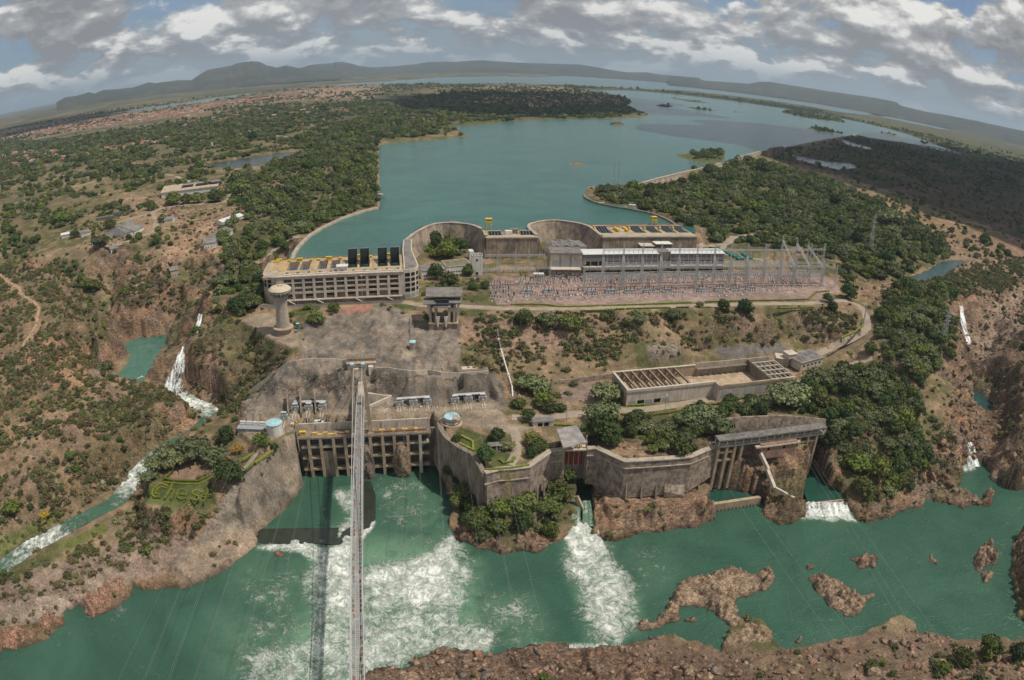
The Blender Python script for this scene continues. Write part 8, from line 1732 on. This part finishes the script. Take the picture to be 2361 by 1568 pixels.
c1=lambda*xy:[(xy[i]/2.925,xy[i+1]/2.925)for i in range(0,len(xy),2)];c2=lambda*xy:[(749+xy[i]*.3662,xy[i+1]*.3662)for i in range(0,len(xy),2)];c3=lambda*xy:[(1556+xy[i]*.3408,xy[i+1]*.3408)for i in range(0,len(xy),2)]
hills('dark humped mountain on the left horizon with long ridge',c1(380,690,440,655,520,645,600,620,640,630,700,605,800,600,900,590,1000,555,1050,560,1200,540,1290,540,1350,500,1400,470,1560,440,1600,425,1700,410,1750,415,1800,440,
 1870,455,1930,440,2000,455,2100,470,2300,478),13500,3200,1)
hills('low mesa ridge left of centre on the horizon',c1(1960,470,2050,450,2100,435,2300,420)+c2(60,390,120,390,170,400,220,415,300,424),17000,2500,2);hills('long blue mesa across the centre of the horizon',c2(250,425,420,418,560,405,
 650,390,760,388,830,390,860,385,980,378,1200,393,1400,400,1600,405,1700,420,1800,440,1900,455,2030,455,2100,468,2361,490),19000,3200,3)
hills('long escarpment descending across the right horizon',c3(-40,512,150,528,200,545,340,555,500,565,560,555,640,553,700,562,1000,610,1350,660,1500,690,1530,715,1700,755,1850,780,2060,820,2100,830,2361,885,2600,950,2900,1040),15000,
 3000,4)
# FAR WORKS, HOUSES, MASTS
DP=[(1452,430),(1480,423),(1520,412),(1560,402),(1600,393),(1630,386),(1662,377),(1700,364),(1752,350),(1790,345),(1850,333),(1900,323),(1942,316),(1976,311)]
wallrun('long_dam',[G(*p,2.5)for p in DP[:7]],3.0,-9.5,3.5,7,-1,DAMF,'near stretch of the long straight dam right of the reservoir','dam',seg=30,cap=1.2);wallrun('long_dam',[G(*p,2.5)for p in DP[7:]],3.0,-9,3.5,8,-1,DAMF,'far stretch of the long dam, beyond the spillway tower',
 'dam',seg=60,cap=1.2)
wallrun('long_dam',[G(*p,2.5)for p in((1976,311),(2008,318),(2090,330),(2160,340),(2238,362))],3.0,-9,4,8,-1,DAMF,'low far dam running right behind the dark heath','dam',seg=90)
def spill(label,a,b,n,h,z0=-8,zt=2):
 F=Frame(G(*a,zt),G(*b,zt),z0);r=F.root('spillway',label=label,cat='spillway');L_=F.len
 for i in range(n):x=i*L_/(n-1);MB().box(x-L_/n*.12,-8,0,x+L_/n*.12,8,h).build('pier',CONC_D,r)
 MB().box(-4,-4,h+.02,L_+4,4,h+2.5).build('hoist_bridge',CONC_D,r);MB().box(0,2,0,L_,5,h*.5).build('gate_wall',BLK,r)
spill('far gated spillway with ten piers on the dark heath edge',(2010,327),(2086,340),10,22);spill('small spillway tower on the long dam',(1776,356),(1801,352),4,24);spill('very distant ribbed dam at the head of the island',(1190,
 203),(1320,200),15,26);spill('distant dam powerhouse across the right lake arm',(1908,266),(1990,280),8,24)
def mast(px,py,top,label,z=1.,w_=1.6,arms=0,taper=.5):
 b=G(px,py,z);h=topz(b,px,top)-z;r=empty('lattice_mast',b,label=label,cat='mast');mesh_obj('mast_body',lattice(h,w_*(3.4 if arms else 1),3,.22,.14 if arms else taper),r)
 for i in range(arms):q=lattice(9-i*1.2,.8,1.8,.14,axis='x');o=mesh_obj('crossarm',q,r);o.location=(-(9-i*1.2)/2,0,h*(.66+.13*i))
mast(1414,440,371,'left mast of the slender pair by the reservoir');mast(1424,439,371,'right mast of the slender pair by the reservoir');mast(2006,578,492,'large transmission pylon rising from the right wood',-17,arms=3);mast(1990,
 748,700,'small pylon at the right terrace road',-24,.8);mast(2172,790,708,'pylon on the brink of the right gorge',-34,arms=2)
P0=len(bpy.data.objects)
_B=[((1560,640),(1648,625),-4,10,4,'small open shed with grey roof left of the dark tree',1),((755,632),(838,608),-4,14,4.5,'white shed with grey roof right of the dark tree',0),((1165,640),(1240,615),-4,42,5,'large grey roofed workshop, front wing',
 0),((1018,712),(1104,690),-4,14,5,'small white house at the near corner of the workshops',0),((1240,610),(1330,560),-3,44,5,'large grey roofed workshop, rear wing',0),((1518,500),(1596,492),-3,14,4,'white house at the road fork above rocky slide',
 0),((1568,905),(1640,890),-14,12,7,'lone pink hut with grey roof on the rocky slope',0),((1885,742),(1995,728),-6,22,6,'white house with grey roof in the wood edge, nearest',0),((2005,700),(2150,590),-5,18,5,'long grey roofed house behind the nearest wood edge house',
 0),((2055,520),(2250,455),-3,14,4,'long shed with white roof in the left wood',1)]
for(a,b,z,dp,h,l,w_)in _B:a,b=(T(1,0,a[0]-(990 if a[0]==1560 else 0),a[1]),T(1,0,b[0]-(1005 if b[0]==1648 else 0),b[1]));A_,B_=G(*a,z),G(*b,z);building('plateau_house',l,'house',A_,B_,float(hz(*A_[:2]))-.3,dp,h+.3,mat('pink_render',
 ())if 'pink' in l else WHITE,ROOFW if w_ else ROOFG,.6,gable='x',windows=[(1.5+q*3,1.6,1,1)for q in range(3)])
A_,B_=G(*T(1,0,1490,255),1),G(*T(1,0,2010,190),1);Fq,rq=building('flat_hall','wide white hall with beige roof and louvred openings on left plateau','hall',A_,B_,float(hz(*A_[:2])),60,8,WHITE,mat('beige_roof',(.46,.36,.25),.9,.2,.2),
 1.2,1.0)
for i in range(3):MB().box(Fq.len*.35+i*22,22,9.5,Fq.len*.35+18+i*22,52,10.2).build('louvre_panel',DARKIN,rq);MB().box(Fq.len*.35+i*22,35,10.3,Fq.len*.35+18+i*22,37,11.4).build('louvre_beam',ROOFW,rq)
for tx,ty,l in((1070,350,1),(910,400,2)):g=hit(*T(1,0,tx+60,ty+55));o=MB().cbox((0,0,0),(26,9,4),.5).build('lattice_shed',mat('mesh_shed',(.16,.15,.13),.9,.5,1.5),None);o.location=g;props(o,('long mesh sided shed on the sandy service yard',
 'grey scrap filled shed at left of service yard')[l-1],'shed')
hm=[]
for i,c in enumerate(((.60,.55,.47),(.55,.42,.30),(.62,.60,.57))):
 k=MB().box(-6,-4.5,-.5,6,4.5,3.2);k.add([(-6.6,-5.2,3.2),(6.6,-5.2,3.2),(6.6,0,5),(-6.6,0,5),(-6.6,5.2,3.2),(6.6,5.2,3.2)],[(0,1,2,3),(3,2,5,4),(0,3,4),(1,5,2)],1);o=k.build('h',(mat('house_wall_%d'%i,c,.9,.1,.3),ROOFT if i!=2 else mat('pale_tile_roof',
 (.42,.30,.22),.9,.3,.8,objvar=.25)));hm.append(o.data);bpy.data.objects.remove(o)
TOWN=[([(0,300),(150,283),(300,258),(420,245),(560,228),(690,220),(700,226),(560,242),(440,262),(300,285),(150,305),(0,322)],.9,'in the dense far town strip',22),([(170,362),(260,340),(350,322),(424,306),(430,314),(350,332),(260,350),
 (190,366)],.8,'in the tiled row crossing the left plateau',18),([(15,352),(135,345),(145,368),(80,392),(10,380)],.28,'in the shady estate at far left',20),([(380,240),(620,208),(760,196),(860,190),(880,198),(760,212),(640,226),(480,
 245)],.22,'scattered before the distant channel',34),([(1120,222),(1420,222),(1440,240),(1200,250),(1100,238)],.3,'among trees on the reservoir island',26),([(400,265),(700,245),(860,255),(700,300),(400,300)],.10,'scattered through the plateau woods',
 24)]
HP=[]
for P,dens_,l,sp in TOWN:
 px=rng.uniform(min(p[0]for p in P),max(p[0]for p in P),9000);py=rng.uniform(min(p[1]for p in P),max(p[1]for p in P),9000);m=pip(px,py,P);got=[]
 for a,b in zip(px[m],py[m]):
  g=G(a,b,3.);u_=(round(g[0]/sp),round(g[1]/sp))
  if u_ in got or _h(np.array(u_[0]),np.array(u_[1]),5)>dens_:continue
  got.append(u_);x,y=u_[0]*sp+rng.uniform(-3,3),u_[1]*sp+rng.uniform(-3,3);HP.append((x,y,float(hz(x,y))+.2,l))
HP.sort(key=lambda q:q[0]**2+q[1]**2);print('houses',len(HP))
for i,(x,y,z,l)in enumerate(HP[:250]):
 o=mesh_obj('tiled_house',hm[i%3]);o.location=(x,y,z);o.rotation_euler=(0,0,.45+(i%2)*1.57);s=1+.4*rng.random();o.scale=(s,s,1.1);props(o,('cream','ochre','white')[i%3]+' house with tiled roof '+l,'house','houses '+l)
R_=HP[250:6000]
if R_:n=len(R_);stuff_instances('far_houses','tiled houses of the far town',[q[:3]for q in R_],np.ones((n,3))*rng.uniform(1,1.7,(n,1)),.45+rng.integers(0,2,n)*1.57,rng.integers(0,3,n),hm)
g=hit(489,340);o=MB().box(-2,-2,0,2,2,12).build('water_tower',WHITE,None);o.location=g;props(o,'thin white block tower beside sheds above the lagoon','tower')
# SMALL THINGS
def boat(g,s,rz,label,roof=True):
 r=empty('boat',g,rz,label=label,cat='boat');r.scale=(s,s,s);MB().add([(-3,-1,.1),(1.6,-1,.1),(3.2,0,.2),(1.6,1,.1),(-3,1,.1),(-3,-1.2,.9),(1.8,-1.2,.9),(3.8,0,1.2),(1.8,1.2,.9),(-3,1.2,.9)],[(4,3,2,1,0),(0,1,6,5),(1,2,7,6),(2,3,8,
 7),(3,4,9,8),(4,0,5,9)]).build('hull',WHITE,r);MB().box(-2.8,-.9,.4,1.6,.9,.5).build('deck',CONC_G,r)
 if roof:MB().box(-2.6,-1.2,2.5,1.4,1.2,2.65).build('canopy',ROOFW,r);[MB().box(x-.06,y-.06,.5,x+.06,y+.06,2.49).build('canopy_post',STEEL,r)for x in(-2.4,1.2)for y in(-1,1)]
boat(G(1455,482,0),2.2,2.9,'white boat with canopy moored at the right reservoir wall');boat(G(1387,469,0),1.5,.4,'small white boat near the tip of right reservoir wall',False);boat(G(879,455,0),1.7,0,'small white ferry hut boat at the straight left wall');boat(G(*T(3,
 2,2085,795),-80),.95,.4,'narrow open white boat beside the hook shaped rock',False)
def pole(tag_,p,h,label,grp,z=None):
 g=hit(*p)if z is None else G(*p,z);r=empty('lamp_post',g,rng.random()*3,label=label,cat='lamp post',group=grp);MB().tube([(0,0,0),(0,0,h)],[.22,.12],6).build('pole',WHITE if 'white' in label else CONC,r);MB().box(-1.1,-.15,h,1.1,
 .15,h+.25).build('lamp_head',WHITE,r)
for i,x in enumerate((480,605,757,1062,1215,1370,1527,1680,322,345,370,272)):pole(i,T(2,1,x,(775,745,758,748,742,735,722,728,830,800,780,920)[i]),8.5,'white lamp post on the outlet terrace, '+('second, left of pickup truck','beside the pickup truck',
 'third, nearest the bridge on its left','first right of the bridge','second right of the bridge','third right of the bridge','fourth right of the bridge','last right of the bridge','first at the round tank','second at the round tank',
 'third at the round tank','on the rim of shotcrete bank')[i],'lamp posts on the terrace',-46.2)
for r_,c_,x,y,h in((1,1,308,592,13),(1,1,545,370,11),(1,1,985,1235,24),(1,1,640,1480,12),(1,0,1220,325,11),(1,0,1388,355,11),(1,0,1165,700,11),(1,0,205,675,11),(1,0,2165,910,14),(1,0,2048,1305,18),(1,0,890,515,11),(1,0,2225,430,13),
 (1,3,630,1000,22),(2,2,500,750,13),(2,2,1405,680,14),(2,2,1275,915,10),(2,2,2068,578,15),(2,3,800,200,16),(1,3,180,1568,16),(1,2,1592,500,9),(1,2,655,1200,32)):pole(0,T(r_,c_,x,y),h,'tall slim lamp post on the grounds','lamp posts of the grounds')
def shelter():
 c=G(*T(2,1,2215,1000),-46.2);r=empty('garden_shelter',c,.2,label='small grey roofed shelter among the hedge garden trees',cat='shelter');MB().box(-5,-2.2,2.8,5,2.2,3.2).build('roof',ROOFG,r);[MB().box(x-.2,y-.2,0,x+.2,y+.2,2.78).build('post',
 WHITE,r)for x in(-4.5,0,4.5)for y in(-1.9,1.9)];MB().box(-2,-1,0,2,-.4,.5).build('bench',CONC_L,r)
shelter()
building('guard_house','small white guard house with dark doors at the road fork','guard house',G(*T(2,2,195,800),-46.2),G(*T(2,2,380,790),-46.2),-46.2,5,3.4,WHITE,ROOFG,.5,doors=[(3,3,2.4),(7,3,2.6)])
wallrun('low_wall',[G(*p,-45)for p in T(2,2,360,400,560,380,760,350,940,330)],-43,-46.5,.8,.5,-1,MASON,'low stone wall left of the roofless hall','wall',seg=9)
slope_bar((-8,0),(-30,230),2,2,-24,-44,.5,.5,'x').name='drain_line'
bpy.data.objects['drain_line'].location=Vector(tuple(G(*T(1,2,645,1340),-21.5)));props(bpy.data.objects['drain_line'],'thin dark drain line running straight down the dry slope','drain')
WIRE=mat('wire',(.30,.30,.27),.5,.1,metal=.3)
def wires():
 L_=[((2,1,490,1080,-52),(3,0,2400,1568)),((2,1,498,1080,-52),(3,0,2425,1568)),((2,1,395,1020,-48),(3,0,2105,1568)),((2,1,405,1015,-48),(3,0,2120,1568)),((2,1,180,950,-42),(3,0,1740,1568)),((2,1,172,950,-42),(3,0,1725,1568)),((2,1,
 40,860,-38),(3,0,1485,1568)),((2,1,48,860,-38),(3,0,1505,1568)),((2,0,2300,800,-38),(3,0,1255,1568)),((2,0,2290,800,-38),(3,0,1275,1568)),((2,0,2250,780,-38),(3,0,1020,1568)),((2,1,1370,640,-38),(3,1,1330,1500)),((2,1,1378,640,-38),
 (3,1,1345,1500)),((2,1,1505,835,-45),(3,1,1560,1568)),((2,1,1513,835,-45),(3,1,1572,1568)),((2,1,1665,720,-40),(3,1,1830,1568)),((2,1,1673,720,-40),(3,1,1842,1568)),((2,1,1890,640,-38),(3,1,2240,1568)),((2,1,2030,640,-38),(3,2,170,
 1568)),((2,1,2040,640,-38),(3,2,185,1568)),((2,1,2150,560,-36),(3,2,440,1568)),((2,2,1840,1130,-44),(3,3,960,1568)),((2,2,2000,1190,-44),(3,3,1200,1568)),((2,3,300,1000,-40),(3,3,1600,1568)),((2,3,330,990,-40),(3,3,1700,1568)),((2,
 3,420,1100,-42),(3,3,1950,1568))]
 for i,((r_,c_,x,y,z),b)in enumerate(L_):
  a=Vector(tuple(G(*T(r_,c_,x,y),z)));e=Vector(tuple(G(*T(*b),-18)));e=a+(e-a)*1.5;d=e-a;pts=[tuple(d*t+Vector((0,0,-5*4*t*(1-t))))for t in np.linspace(0,1,24)]
  o=MB().tube(pts,.045,3,cap=False).build('power_line',WIRE,None);o.location=a;props(o,'thin power conductor sagging across the green river','power line','power lines over the gorge')
wires()
# CLOUDS OVERHEAD (outside the picture; they throw the shadows the photo shows) AND THE AIR
CLM=mat('cloud_white',(.8,.8,.8),1.,.05)
def cloud(label,pts,zg,seed):
 Q=[G(a,b,zg)for a,b in pts];H=1500.;off=sdir*((H-zg)/sdir.z);cx_,cy_=np.mean([q[0]for q in Q]),np.mean([q[1]for q in Q]);n=56;V,F=[],[];A=[math.atan2(q[1]-cy_,q[0]-cx_)for q in Q];R=[math.hypot(q[1]-cy_,q[0]-cx_)for q in Q];o_=np.argsort(A);A=np.array(A)[o_];R=np.array(R)[o_]
 for j,(f,z)in enumerate(((.0,0),(.9,0),(1.,60),(.92,190),(.6,330),(.25,400),(0,410))):
  for i in range(n):
   a=-math.pi+2*math.pi*i/n;r=np.interp(a,A,R,period=2*math.pi)*f*(1+.28*float(fbm(math.cos(a)*3+seed,math.sin(a)*3,1,4,seed)));V.append((r*math.cos(a),r*math.sin(a),z+(0 if z<1 else 60*float(fbm(math.cos(a)*4*f,math.sin(a)*4*f,1,
 3,seed)))))
  if j:F+=[((j-1)*n+i,(j-1)*n+(i+1)%n,j*n+(i+1)%n,j*n+i)for i in range(n)]
 o=MB().add(V,F).build('cloud',CLM,None,True);o.location=(cx_+off.x,cy_+off.y,H);props(o,label,kind='stuff')
cloud('cumulus cloud overhead shading the dark heath',[(1790,370),(1990,318),(2240,350),(2420,385),(2420,560),(2200,490),(2040,440),(1880,395)],-5,1);cloud('cumulus cloud overhead shading the reservoir island',[(960,235),(1080,212),
 (1250,212),(1400,222),(1480,262),(1380,268),(1150,262),(980,262)],3,2)
cloud('cumulus cloud overhead shading the far left town edge',[(-60,335),(0,300),(130,275),(260,255),(300,252),(280,262),(140,290),(60,305)],3,3)
def haze():
 o=MB().box(-43500,-900,-95,43500,43500,900).build('haze',bpy.data.materials.new('haze_air'),None);m=o.data.materials[0];m.use_nodes=True;N=m.node_tree.nodes;N.remove(N['Principled BSDF']);v=N.new('ShaderNodeVolumePrincipled');v.inputs['Color'].default_value=(.66,
 .84,1.0,1);v.inputs['Density'].default_value=4e-5;v.inputs['Anisotropy'].default_value=.2
 m.node_tree.links.new(v.outputs[0],N['Material Output'].inputs['Volume']);props(o,'thin pale air over the whole plain',kind='stuff')
haze()
